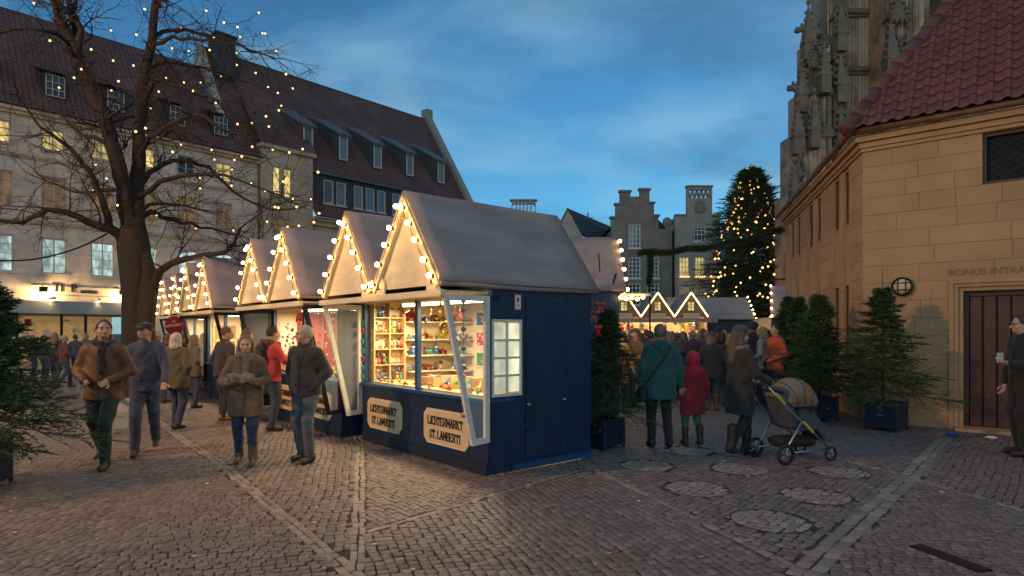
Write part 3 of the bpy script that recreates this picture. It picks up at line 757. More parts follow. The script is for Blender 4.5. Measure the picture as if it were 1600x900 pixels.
roof_quad('rear_roof', (11.4,11,EV), (-14,11,EV), (-14,5,20.3), (11.4,5,20.3), tb)
sl_ = (20.3-EV)/5.4
def slope_y(z): return -.4 + (z-EV)/sl_
for x in (-3.6, -.55, 2.3, 5.6, 8.2):
    x += .15; z0, z1 = 14.35, 15.5; y0 = slope_y(z0)-.15
    d_ = MB(); d_.box(x, x+1.02, y0+.06, slope_y(z1)+.3, z0-.1, z1+.08); d_ = d_.build('dormer', 'far_tile', tb)
    m = MB(); m.box(x+.08,x+.94,y0+.02,y0+.055,z0,z1); m.build('pane', 'glass_dark', d_)
    m = MB()
    for a in (.08,.36,.64,.90): m.box(x+a,x+a+.04,y0-.02,y0+.018,z0,z1)
    for c_ in (0,.37,.74,1.11): m.box(x+.08,x+.94,y0-.014,y0+.016,z0+c_,z0+c_+.04)
    m.build('frame', 'win_frame', d_)
    m = MB(); m.poly([(x-.15,y0-.25,z1+.1),(x-.15,slope_y(z1+.7)+.1,z1+.75),(x-.15,slope_y(z1+.7)+.1,z1+.87),(x-.15,y0-.25,z1+.2)], (1.32,0,0)); m.build('dormer_roof', 'slate', d_)
for x, z in ((10.0,17.0),):
    d_ = MB(); y = slope_y(z); n_ = Vector((0,-sl_,1)).normalized()*.1
    u_ = Vector((0,1,sl_)).normalized()*1.9; p = Vector((x-1.2,y,z))+n_
    d_.quad(p, p+Vector((1.9,0,0)), p+Vector((1.9,0,0))+u_, p+u_); d_ = d_.build('skylight', 'zinc', tb)
    for k in range(2):
        q = p+Vector((.12+k*.9,0,0))+n_*.3+u_*.06; m = MB(); m.quad(q, q+Vector((.76,0,0)), q+Vector((.76,0,0))+u_*.88, q+u_*.88); m.build('pane', 'glass_sky', d_)
m = MB(); m.tube([(-3.9,slope_y(13.6)-.1,13.6),(-4.6,slope_y(17.6)-.15,17.6)], .07, 6); m.sph((-4.62,slope_y(17.6)-.15,17.75), .16, 1); m.build('vent_pipe', 'zinc', tb)
m = MB(); m.tube([(11.15,-.12,0),(11.15,-.12,EV-.3)], .06, 6); m.build('downpipe', 'zinc', tb)
# shop front: steel fascia, lit opening, lamps, lettering
m = MB(); m.box(-4.75, 3.4, -.45, -.02, 2.6, 3.28); m.build('shop_fascia', 'steel', tb)
sf = MB(); sf.box(-4.6, 3.3, 2.4, 2.45, 0, 2.55); sf = sf.build('shop_interior', 'shop_glow', tb)
m = MB(); m.box(-4.6,3.3,.3,2.4,2.5,2.55); m.box(-4.6,3.3,.3,2.4,0,.02); m.build('shop_ceiling', 'inner_cream', sf)
for x in (-4.6,-2.6,-1.6,.3,1.4,3.2):
    m = MB(); m.box(x, x+.1, .0, .2, 0, 2.54); m.build('shop_post', 'dark_metal', tb)
random.seed(8)
for k in range(26):
    x = random.uniform(-4.4,3.1); z = random.uniform(.9,2.3); m = MB(); m.box(x-.14,x+.14,1.6,1.75,z-random.uniform(.05,.2),z+random.uniform(.05,.2)); m.build('display_item', random.choice(['red_paint','paper','shelf_wood','white_paint','slate','inner_cream']), sf)
for txt, sz, x, z in (('Ti', .62, .05, 4.0), ('P', .62, .78, 4.0), ('ammo', .34, 1.50, 3.87)):
    o = obj('shop_lettering', text_mesh('shop_lettering', txt, sz, 'black_letter', .02, .006), tb); o.location = (x+.1, -.05, z); o.rotation_euler = (R(90),0,0)
m = MB(); m.bar((-1.0,-.06,4.12),(3.3,-.06,4.12),.03,.03); m.bar((-1.0,-.06,3.62),(3.3,-.06,3.62),.02,.02); m.build('sign_rail', 'dark_metal', tb)
for x, z, p in ((-.55,3.85,260),(3.1,3.85,260)):
    l_ = MB(); l_.bar((x-.35,-.02,z+.28),(x-.35,-.55,z+.28),.05,.05); l_.bar((x-.35,-.52,z+.28),(x,-.52,z+.2),.04,.04); l_.box(x-.17,x+.17,-.62,-.40,z-.12,z+.16); l_ = l_.build('sign_spotlight', 'dark_metal', tb)
    lamp('sign_spotlight_light', 'POINT', l_, (x+.1, -.55, z-.25), p, (1,.70,.28), .08)
for x in (-.2, 1.9):
    l_ = MB(); l_.sph((x,-.62,3.42), (.2,.16,.11), 1); l_.bar((x,-.5,3.42),(x,0,3.42),.04,.04); l_ = l_.build('fascia_lamp', 'white_paint', tb)
    m = MB(); m.sph((x,-.62,3.31), (.09,.07,.03), 1); m.build('lamp_glass', 'bulb', l_)
    lamp('fascia_lamp_light', 'SPOT', l_, (x, -.60, 3.28), 35, (1,.70,.30), R(100), (R(15),0,0))
# projecting bay
bay_h = [(12.05,12.6,10.9,12.9),(12.85,13.4,10.9,12.9),(12.05,12.6,7.6,9.4),(12.85,13.4,7.6,9.4),(12.05,12.6,4.6,6.4),(12.85,13.4,4.6,6.4)]
wall_with_holes(tb, 11.26, 15.0, 0, 14.0, bay_h, -.35, .3, 'facade_bay', 'bay_wall')
m = MB(); m.box(11.26,11.5,.3,5,0,14); m.box(14.75,15,.3,5,0,14); m.build('bay_side', 'facade_bay', tb)
for i, h in enumerate(bay_h): window(tb, *h, -.35, 'win_yellow' if i < 2 else 'win_warm', 1, 1, surround='facade_bay')
m = MB(); m.box(11.1,15.15,-.6,.35,14.003,14.25); m.build('bay_cornice', 'facade_bay', tb)
roof_quad('bay_roof', (11.1,-.6,14.25), (15.15,-.6,14.25), (15.15,2.5,18), (11.1,2.5,18), tb)
# far wing with the tall roof
RZ, RW = 22.0, 5.4
roof_quad('tall_roof', (9.7,-.35,13.3), (30,-.35,13.3), (30,RW,RZ), (9.7,RW,RZ), tb)
roof_quad('tall_rear_roof', (30,11.2,13.3), (9.7,11.2,13.3), (9.7,RW,RZ), (30,RW,RZ), tb)
m = MB(); m.poly([(9.3,-.2,13.3),(9.3,RW,RZ+.25),(9.3,11,13.3)], (.38,0,0)); m.build('party_gable', 'plaster_grey', tb)
m = MB(); m.poly([(30.02,-.2,0),(30.02,11,0),(30.02,11,13.3),(30.02,RW,RZ),(30.02,-.2,13.3)], (.45,0,0)); m.build('end_gable', 'plaster_grey', tb)
cp_ = MB()
for a, b in (((30.22,-.55,13.15),(30.22,RW-.1,RZ+.2)), ((30.22,11.3,13.15),(30.22,RW+.1,RZ+.2))): cp_.bar(a, b, .62, .42, (0,-.8,.6))
cp_.box(29.85,30.6,RW-.4,RW+.4,RZ,RZ+.85); cp_.build('gable_coping', 'coping', tb)
m = MB(); m.box(9.9,11.2,RW-1.9,RW-.4,19.4,22.4); m.box(9.8,11.3,RW-2.0,RW-.3,22.4,22.55); m.build('chimney', 'slate', tb)
band = []
for x in (16.0,17.05, 18.55,19.6,20.65, 22.1,23.1,24.1, 25.6,26.6,27.6, 28.6,29.2): band.append((x, x+.82, 11.0, 12.75))
wall_with_holes(tb, 15.0, 30.0, 10.85, 13.2, band, -.1, .2, 'slate', 'slate_band')
for i, h in enumerate(band): window(tb, *h, -.1, 'win_yellow' if i > 7 else 'glass_sky', 1, 1, fr=.1, depth=.1)
m = MB(); m.box(15.0,30.0,-.35,-.1,13.05,13.28); m.build('eaves_gutter', 'zinc', tb)
roof_quad('skirt_roof', (15.0,-.95,9.9), (30,-.95,9.9), (30,-.12,10.84), (15.0,-.12,10.84), tb)
low = [(x, x+.9, 6.9, 8.9) for x in (15.6,17.0,18.4,19.8,21.6,23.0,24.4,26.2,27.6)]
wall_with_holes(tb, 15.0, 30.0, 0, 9.88, low, -.05, .3, 'facade_bay', 'lower_wall')
for i, h in enumerate(low): window(tb, *h, -.05, 'win_yellow' if i < 5 else 'glass_dark', 1, 2, surround='facade_bay')
m = MB(); m.box(15.0,30.0,-.6,-.06,9.6,9.86); m.box(15.0,30.0,-.3,-.06,9.3,9.597); m.build('cornice', 'facade_bay', tb)
s2 = (RZ-13.3)/(RW+.35)
def sy2(z): return -.35+(z-13.3)/s2
for x in (14.2, 17.1, 20.2, 23.4, 26.8):
    z0, z1 = 14.6, 16.5; y0 = sy2(z0)-.1; xe = x+1.25
    d_ = MB(); d_.box(x+.45, xe, y0+.06, sy2(z1), z0, z1); d_ = d_.build('dormer', 'slate', tb)
    m = MB(); m.box(x+.55,xe-.1,y0+.01,y0+.055,z0+.1,z1-.12); m.build('pane', 'glass_sky', d_)
    m = MB()
    for a, b, c, dd in ((x+.47,x+.57,z0+.1,z1-.1),(xe-.12,xe-.02,z0+.1,z1-.1),(x+.47,xe-.02,z0+.0,z0+.1),(x+.47,xe-.02,z1-.12,z1-.02)): m.box(a,b,y0-.04,y0+.008,c,dd)
    m.build('frame', 'win_frame', d_)
    # long raking roof that sweeps up to the left
    yt = sy2(z1+1.7)
    m = MB(); m.add([(x+.3,y0-.25,z1+.05),(xe+.2,y0-.25,z1+.05),(xe-.0,yt,z1+1.72),(x-.6,yt,z1+1.72),(x+.3,y0-.25,z1-.08),(xe+.2,y0-.25,z1-.08),(xe-.0,yt,z1+1.6),(x-.6,yt,z1+1.6)], [(0,1,2,3),(7,6,5,4),(0,4,5,1),(1,5,6,2),(2,6,7,3),(3,7,4,0)]); m.build('dormer_roof', 'zinc', d_)
    m = MB(); m.add([(x+.44,y0+.05,z0),(x+.44,y0+.05,z1),(x-.6,yt,z1+1.62),(x+.30,sy2(z0),z0)], [(0,1,2,3)]); m.build('cheek', 'slate', d_)

# ================================================================== GABLED HOUSES across the square
BY = 52.0
def bx(px): return (px-800)/F*BY
def bz(py): return CH-(py-HY)/F*BY
def house_frame(px0, label, cat='house'): return thing('gabled_house', label, cat, (bx(px0), BY, 0))
# brick house with stepped gable
h1 = house_frame(955, 'grey brick house with stepped gable and white sash windows')
def rx(px, base): return bx(px)-bx(base)
pts = [(955,540),(955,341),(962,341),(962,320),(969,320),(969,300),(985,300),(985,307),(1000,307),(1000,297),(1015,297),(1015,318),(1022,318),(1022,338),(1029,338),(1029,355),(1037,355),(1040,349),(1047,349),(1051,358),(1051,540)]
hw_ = []
for px, py, w_, h_ in ((982,350,19,38),(982,402,19,33),(1011,402,19,33),(962,402,12,33),(982,443,19,34),(1011,443,19,34),(962,443,12,34)):
    hw_.append((rx(px,955), rx(px+w_,955), bz(py+h_), bz(py)))
hw_[3] = (rx(963,955), rx(975,955), hw_[3][2], hw_[3][3]); hw_[6] = (rx(963,955), rx(975,955), hw_[6][2], hw_[6][3])
# gable front: rectangular lower wall with holes + stepped top cut round the attic window
zt = bz(341)
wall_with_holes(h1, 0, rx(1051,955), 0, bz(392), hw_[1:], 0, .4, 'grey_brick')
wall_with_holes(h1, 0, rx(1051,955), bz(392), bz(358), [(hw_[0][0],hw_[0][1],hw_[0][2],bz(358))], 0, .4, 'grey_brick')
wall_with_holes(h1, 0, rx(1029,955), bz(358), zt, [(hw_[0][0],hw_[0][1],bz(358),hw_[0][3]), (rx(1029,955)-.001, rx(1029,955), zt, zt+.01)], 0, .4, 'grey_brick')
m = MB()
for a, b, t, bo in ((962,1022,320,341),(969,1015,307,320),(969,985,300,307),(1000,1015,297,307),(1022,1029,338,341),(1040,1047,349,358)): m.box(rx(a,955), rx(b,955), 0, .4, bz(bo), bz(t))
m.build('gable_steps', 'grey_brick', h1)
m = MB()
for a, b, t in ((954,962,341),(961,969,320),(968,986,300),(999,1016,297),(1015,1023,318),(1022,1030,338)): m.box(rx(a,955)-.05, rx(b,955)+.05, -.12, .5, bz(t)+.003, bz(t)+.16)
m.sph((rx(1043.5,955), .2, bz(347)), (.42,.3,.45), 2); m.sph((rx(1051,955),.2,bz(356)), (.3,.25,.3), 1); m.build('coping', 'coping', h1)
for i, h in enumerate(hw_): window(h1, *h, 0, 'glass_sky' if i < 3 else 'glass_dark', 3 if i in (0,1,2,4,5) else 2, 5, fr=.09, mull=.06, fm='white_paint')
m = MB(); m.box(0, rx(1051,955), .4, 9, 0, bz(360)); m.build('rear_wall', 'grey_brick', h1)
m = MB(); m.add([(.2,.4,bz(350)),(rx(1047,955),.4,bz(358)),(rx(1000,955),.4,bz(312)),(.2,9,bz(350)),(rx(1047,955),9,bz(358)),(rx(1000,955),9,bz(312))],[(0,2,5,3),(1,4,5,2),(3,5,4),(0,1,2)]); m.build('roof', 'slate', h1)
m = MB(); m.tube([(rx(1051.5,955),-.08,0),(rx(1051.5,955),-.08,bz(362))], .1, 6); m.build('downpipe', 'dark_metal', h1)
# plastered house with zigzag parapet
h2 = house_frame(1060, 'plastered house whose tall parapet has a zigzag openwork top')
hv = [(rx(1085,1060),rx(1103,1060),bz(377),bz(354))] + [(rx(px,1060),rx(px+16,1060),bz(py+32),bz(py)) for px in (1061.5,1086,1108) for py in (401,447)]
wall_with_holes(h2, -.3, rx(1126,1060), 0, bz(337), hv, .1, .5, 'plaster_grey')
m = MB(); m.box(rx(1074,1060), rx(1113.5,1060), .1, .5, bz(337), bz(309)); m.box(rx(1074,1060), rx(1113.5,1060), .1, .5, bz(296), bz(292)); m.box(rx(1074,1060), rx(1076.3,1060), .1, .5, bz(309), bz(296)); m.box(rx(1111.5,1060), rx(1113.5,1060), .1, .5, bz(309), bz(296))
m.build('parapet', 'plaster_grey', h2)
m = MB(); xs = np.linspace(rx(1076.3,1060), rx(1111.5,1060), 11)
for k in range(10): m.bar((xs[k],.3,bz(308 if k % 2 else 297)), (xs[k+1],.3,bz(297 if k % 2 else 308)), .13, .3, (0,1,0))
m.build('zigzag', 'plaster_grey', h2)
m = MB(); m.box(rx(1073,1060), rx(1114.5,1060), 0, .6, bz(292)+.003, bz(292)+.15); m.box(rx(1059,1060)-.2, rx(1073.6,1060), 0, .6, bz(337)+.003, bz(337)+.14); m.box(rx(1114,1060), rx(1127,1060), 0, .6, bz(337)+.003, bz(337)+.14); m.build('coping', 'coping', h2)
m = MB(); cx_, cz_ = rx(1094,1060), bz(323)
for k in range(8):
    a = k*math.pi/4; m.sph((cx_+.38*math.cos(a), .08, cz_+.45*math.sin(a)), (.16,.07,.2), 1)
m.sph((cx_,.08,cz_), (.3,.1,.36), 1); m.build('crest', 'coping', h2)
for i, h in enumerate(hv): window(h2, *h, .1, 'win_yellow' if i in (1,3) else ('glass_sky' if i == 0 else 'win_warm'), 3, 4, fr=.09, mull=.06, fm='white_paint')
for h in hv[1:]:
    m = MB()
    for k in range(5): m.sph((h[0]+(h[1]-h[0])*(k+.5)/5, -.1, h[2]+.03), .06, 0)
    m.build('sill_light', 'bulb_tree', h2)
m = MB(); m.box(-.3, rx(1126,1060), .5, 9, 0, bz(340)); m.build('rear_wall', 'plaster_grey', h2)
# house with white gable and slate roof, and the parapet with three round openings
h3 = thing('gabled_house', 'pale plaster gable with steep slate roof beyond the stall roofs', 'house', (bx(868), BY+3, 0))
k3 = (BY+3)/BY
def q3(px, py): return ((px-868)/F*(BY+3), CH-(py-HY)/F*(BY+3))
a, b, c = q3(868,366), q3(914,366), q3(890,327)
m = MB(); m.poly([(a[0],0,0),(b[0],0,0),(b[0],0,b[1]),(c[0],0,c[1]),(a[0],0,a[1])], (0,.35,0)); m.build('gable_wall', 'plaster_grey', h3)
e = q3(952,350); e2 = q3(952,366)
roof_quad('roof', (b[0]+.1,-.1,b[1]-.2), (e2[0]+3.5,5,b[1]-.2), (e[0]+2.2,6,c[1]-.9), (c[0],0,c[1]+.12), h3, 'slate', .1)
roof_quad('roof', (a[0]-.1,6,a[1]-.2), (a[0]-.1,-.1,a[1]-.2), (c[0],-.1,c[1]+.1), (c[0],6,c[1]+.1), h3, 'slate', .1)
m = MB(); m.box(b[0], e2[0]+3.5, 5, 8, 0, b[1]); m.build('rear_wall', 'plaster_grey', h3)
m = MB(); d = q3(929,322); m.tube([(d[0],3,c[1]-2),(d[0],3,d[1])], .06, 6); m.bar((d[0]-.5,3,d[1]-.5),(d[0]+.5,3,d[1]-.5),.05,.05); m.build('antenna', 'dark_metal', h3)
h4 = thing('parapet_house', 'dark roofed house with plaster parapet pierced by three round openings', 'house', (bx(798), BY+5, 0))
def q4(px, py): return ((px-798)/F*(BY+5), CH-(py-HY)/F*(BY+5))
x0, zt_ = q4(799,314); x1, zb = q4(837,345)
# parapet wall with three real round holes
m = MB(); rr = .42; zc_ = q4(0,325)[1]; cs = [x0+(x1-x0)*f for f in (.2,.5,.8)]
bound = [x0] + [(cs[0]+cs[1])/2, (cs[1]+cs[2])/2] + [x1]
for i, c0 in enumerate(cs):
    A, B = bound[i], bound[i+1]; N = 24
    for k in range(N):
        t0, t1 = 2*math.pi*k/N, 2*math.pi*(k+1)/N
        def outp(t):
            dx, dz = math.cos(t), math.sin(t); s_ = min((((B if dx > 0 else A)-c0)/dx) if abs(dx) > 1e-6 else 1e9, (((zt_ if dz > 0 else zc_-(zt_-zc_))-zc_)/dz) if abs(dz) > 1e-6 else 1e9)
            return (c0+dx*s_, zc_+dz*s_)
        a0, a1 = outp(t0), outp(t1); i0, i1 = (c0+rr*math.cos(t0), zc_+rr*math.sin(t0)), (c0+rr*math.cos(t1), zc_+rr*math.sin(t1))
        m.poly([(i0[0],0,i0[1]),(a0[0],0,a0[1]),(a1[0],0,a1[1]),(i1[0],0,i1[1])], (0,.4,0))
m.box(x0, x1, 0, .4, 0, zc_-(zt_-zc_)); m.build('parapet', 'plaster_grey', h4)
m = MB(); m.box(x0-.15,x1+.15,-.1,.5,zt_,zt_+.15); m.build('coping', 'coping', h4)
for c0 in cs:
    m = MB(); m.bar((c0,.2,zc_-rr),(c0,.2,zc_+rr),.07,.07); m.bar((c0-.1,.2,zc_),(c0+.1,.2,zc_+.2),.06,.06); m.build('iron_stay', 'plaster_grey', h4)
z_ = q4(0,341)[1]; xr = q4(885,345)[0]
m = MB(); m.add([(x0-6,.6,z_-2.2),(xr,.6,z_-2.2),(xr-1.5,3,z_-.1),(x0-4,3,z_+.3)],[(0,1,2,3)]); m.box(x0-6,xr,.6,8,0,z_-2.2); m.build('roof', 'slate', h4)
m = MB(); c0 = q4(862,0)[0]; m.box(c0-.35,c0+.9,1.5,2.5,z_-3,q4(0,338)[1]); m.build('chimney', 'slate', h4)
m = MB(); m.sph((q4(766,0)[0],2,q4(0,333)[1]), (1.0,.8,.75), 2); m.box(q4(760,0)[0],q4(773,0)[0],1.4,2.6,0,q4(0,331)[1]); m.build('domed_dormer', 'zinc', h4)
# low dark houses closing the square behind the stalls and the tree
for i, (px0, px1, py, dy, mm, lb) in enumerate(((1128,1420,455,6,'grey_brick','dark brick house behind the big lit fir tree'),(640,800,470,9,'plaster_grey','low plaster house hidden beyond the blue stall'))):
    o = thing('town_house', lb, 'house', (bx(px0), BY+dy, 0)); m = MB(); w_ = (px1-px0)/F*(BY+dy); z = CH-(py-HY)/F*(BY+dy); m.box(0,w_,0,8,0,z); m.build('wall', mm, o)
    roof_quad('roof', (0,-.3,z), (w_,-.3,z), (w_,4,z+3), (0,4,z+3), o, 'slate')

# ================================================================== MARKET STALLS
U = Vector((-.641, .768, 0)); D = Vector((.768, .641, 0)); S0 = Vector((-.275, 6.95, 0))
SRZ = math.atan2(-.768, .641)
SW, SD, ZE, ZA, OV, CZ = 3.12, 1.70, 2.16, 3.24, .62, .87     # stall width, depth, eave, apex, front overhang, counter height
# slab-serif stroke letters (unit height); each stroke a polyline, * = serif at that end
GLY = {'L':[[(0.1,0),(0.1,1)],[(0.1,.03),(.62,.03),(.62,.25)]],'I':[[(.2,0),(.2,1)]],'C':[[(.62,.75),(.5,.97),(.22,.97),(.08,.72),(.08,.28),(.22,.03),(.5,.03),(.62,.22)],[(.62,.62),(.62,1)]],
 'H':[[(.1,0),(.1,1)],[(.6,0),(.6,1)],[(.1,.5),(.6,.5)]],'T':[[(.36,0),(.36,.97)],[(.04,.75),(.04,.97),(.68,.97),(.68,.75)]],'E':[[(.1,0),(.1,1)],[(.1,.97),(.6,.97),(.6,.78)],[(.1,.5),(.42,.5)],[(.1,.03),(.62,.03),(.62,.24)]],
 'R':[[(.1,0),(.1,1)],[(.1,.97),(.48,.97),(.58,.86),(.58,.62),(.48,.5),(.1,.5)],[(.38,.5),(.58,.1),(.68,.03)]],'M':[[(.1,0),(.1,1)],[(.78,0),(.78,1)],[(.1,1),(.44,.3),(.78,1)]],
 'A':[[(.06,0),(.36,1),(.66,0)],[(.18,.36),(.54,.36)]],'K':[[(.1,0),(.1,1)],[(.62,1),(.14,.45)],[(.28,.6),(.64,0)]],'S':[[(.58,.72),(.55,.9),(.42,.97),(.22,.97),(.08,.84),(.08,.66),(.2,.54),(.46,.47),(.6,.34),(.6,.15),(.46,.03),(.22,.03),(.08,.12),(.06,.3)]],
 'B':[[(.1,0),(.1,1)],[(.1,.97),(.44,.97),(.56,.86),(.56,.64),(.44,.52),(.1,.52)],[(.44,.52),(.6,.4),(.6,.14),(.48,.03),(.1,.03)]],'.':[[(.1,.0),(.1,.12)]],' ':[]}
WID = {'L':.72,'I':.42,'C':.76,'H':.76,'T':.78,'E':.74,'R':.78,'M':.94,'A':.78,'K':.78,'S':.72,'B':.74,'.':.26,' ':.3}
def letters(m, txt, h, cx, cz, y, tk=.13):
    sc = h*.82; w = sum(WID[c] for c in txt)*sc; x = cx-w/2
    for ch_ in txt:
        for st_ in GLY[ch_]:
            for (a, b), (c, d) in zip(st_, st_[1:]):
                dx, dz = (c-a)*sc, (d-b)*h; L = math.hypot(dx, dz) or 1; ex, ez = dx/L*tk*h*.3, dz/L*tk*h*.3
                m.bar((x+a*sc-ex, y, cz-h/2+b*h-ez), (x+c*sc+ex, y, cz-h/2+d*h+ez), tk*h*(1.15 if abs(dx) < abs(dz)*.6 else .8), .006, (0,1,0))
            for e in (st_[0], st_[-1]):
                if e[1] in (0, 1) and ch_ not in '.': m.box(x+e[0]*sc-.15*sc, x+e[0]*sc+.15*sc, y-.003, y+.003, cz-h/2+e[1]*(h-.075*h), cz-h/2+e[1]*(h-.075*h)+.075*h)
        x += WID[ch_]*sc
def plaque(par, cx, cz, w=.98, h=.44):
    c = .075; x0, x1, z0, z1 = cx-w/2, cx+w/2, cz-h/2, cz+h/2
    def octo(i): return [(x0+c+i*.6,0,z0+i),(x1-c-i*.6,0,z0+i),(x1-i,0,z0+c+i*.6),(x1-i,0,z1-c-i*.6),(x1-c-i*.6,0,z1-i),(x0+c+i*.6,0,z1-i),(x0+i,0,z1-c-i*.6),(x0+i,0,z0+c+i*.6)]
    p = MB(); p.poly([(x,-.032,z) for x,_,z in octo(0)], (0,.03,0)); p = p.build('plaque', 'plaque_edge', par)
    m = MB(); m.poly([(x,-.035,z) for x,_,z in octo(.018)], (0,.004,0)); m.build('plaque_face', 'plaque', p)
    m = MB(); letters(m, 'LICHTERMARKT', .105, cx, cz+.075, -.038); letters(m, 'ST. LAMBERTI', .105, cx, cz-.095, -.038); m.build('lettering', 'black_letter', p)
def canvas_roof(par, xl, xa, xr, y0, y1, ze, za, seed):
    rs = np.random.default_rng(seed); nx, ny = 10, 12; V = []; Q = []
    for (xs, xe) in ((xr, xa), (xa, xl)):
        base = len(V); zs, zf = (ze, za) if xs == xr else (za, ze)
        ph = rs.random(4)*6
        for i in range(nx+1):
            for j in range(ny+1):
                u, v = i/nx, j/ny; x = xs+(xe-xs)*u; z = zs+(zf-zs)*u; y = y0+(y1-y0)*v
                sag = -.009*math.sin(math.pi*u)*math.sin(math.pi*v) + .0022*math.sin(v*9+ph[0]+u*3) + .0016*math.sin(v*21+ph[1]-u*8)
                sgn = 1 if xs == xr else -1
                V.append((x+sgn*sag*.8, y, z+sag*.6))
        for i in range(nx):
            for j in range(ny): a = base+i*(ny+1)+j; Q.append((a, a+ny+1, a+ny+2, a+1))
    o = obj('roof_canvas', arr_mesh('roof_canvas', V, Q, 'canvas', True), par)
    sm = o.modifiers.new('s', 'SOLIDIFY'); sm.thickness = .03; sm.offset = -1
    for q in (.33, .67):                           # welded seams running up the cloth
        y_ = y0+(y1-y0)*q
        for xe in (xl, xr): m = MB(); n_ = Vector(((ze-za)*(1 if xe < xa else -1), 0, -abs(xe-xa))).normalized()*-.004; m.bar(Vector((xe,y_,ze))+n_, Vector((xa,y_,za))+n_, .022, .012, n_); m.build('seam', 'canvas_hem', par)
    m = MB()
    for x in (xl, xr): m.tube([(x, y0, ze-.015), (x, (y0+y1)/2, ze-.028), (x, y1, ze-.015)], .028, 6)
    m.build('hem', 'canvas_hem', par, True)
bulb_me = MB().sph((0,0,0), .029, 2).mesh('bulb', 'bulb', True); bulb_far_me = MB().sph((0,0,0), .036, 1).mesh('bulb', 'bulb_far', True)
def gable(par, xl, xr, y, ze, za, panel_mat='cream_board', n=5, me=None, panel=True):
    xa = (xl+xr)/2
    if panel:
        i = .10; m = MB(); m.poly([(xl+.02,y+.05,ze),(xr-.02,y+.05,ze),(xa,y+.05,za-.03)], (0,.03,0)); m.build('gable_panel', panel_mat, par)
    for s_, (xf) in enumerate((xl, xr)):
        d = Vector((xa-xf, 0, za-ze)); L = d.length; d.normalize(); nrm = Vector((0,1,0)).cross(d) * (1 if s_ == 0 else -1)
        if nrm.z > 0: nrm = -nrm
        w = .085; p, q = Vector((xf,y,ze)), Vector((xa,y,za))
        t = MB(); t.add([p, q, q+nrm*w*1.0+Vector((0,0,-w*.35)), p+nrm*w+d*w*.2, p+Vector((0,.05,0)), q+Vector((0,.05,0)), q+nrm*w+Vector((0,.05,-w*.35)), p+nrm*w+d*w*.2+Vector((0,.05,0))],
                         [(0,1,2,3),(7,6,5,4),(0,4,5,1),(1,5,6,2),(2,6,7,3),(3,7,4,0)]); t = t.build('gable_trim', 'cream_board', par)
        cs_ = [p + d*(L*(k+.42)/(n-.1)) + nrm*.05 + Vector((0,-.02,0)) for k in range(n)]; wm = MB(); wp = []
        for c0, c1 in zip(cs_, cs_[1:]): wp += [c0, (c0+c1)/2+Vector((0,-.01,-.035))]
        wm.tube(wp+[cs_[-1]], .006, 4); wm.build('bulb_cable', 'socket', t)
        for k in range(n):
            c = p + d*(L*(k+.42)/(n-.1)) + nrm*(.035+random.gauss(0,.006)) + d*random.gauss(0,.018) + Vector((0,-.055,0))
            so_ = MB(); so_.tube([c+Vector((0,.055,0)), c+Vector((0,.025,0))], .022, 6); so_.build('bulb_socket', 'socket', t)
            b = obj('bulb', me or bulb_me, t); b.location = c
def frame_quad(par, P, w, th, mname, pane=True, name='windscreen'):     # P: four corners in the plane x = const; bars between, pane inside
    f = MB()
    for a, b in zip(P, P[1:]+P[:1]): f.bar(a, b, th, w, (1,0,0))
    f = MB()
    c = sum((Vector(p) for p in P), Vector())/4
    def inset(p, i): 
        k = P.index(p); a, b = Vector(P[k-1]), Vector(P[(k+1)%4]); p = Vector(p); u = (a-p).normalized(); v = (b-p).normalized(); s_ = math.sin(u.angle(v)); return p + (u+v)*(i/max(.3, s_))
    I = [inset(p, w) for p in P]
    for k in range(4):
        a, b, c2, d2 = Vector(P[k]), Vector(P[(k+1)%4]), I[(k+1)%4], I[k]; h = Vector((th/2,0,0))
        f.add([a-h,b-h,c2-h,d2-h,a+h,b+h,c2+h,d2+h], [(0,1,2,3),(7,6,5,4),(0,4,5,1),(1,5,6,2),(2,6,7,3),(3,7,4,0)])
    f = f.build(name, mname, par)
    if pane:
        m = MB(); h = Vector((.003,0,0)); m.add([p-h for p in I]+[p+h for p in I], [(0,1,2,3),(7,6,5,4),(0,4,5,1),(1,5,6,2),(2,6,7,3),(3,7,4,0)]); m.build('pane', 'glass', f)
    return f
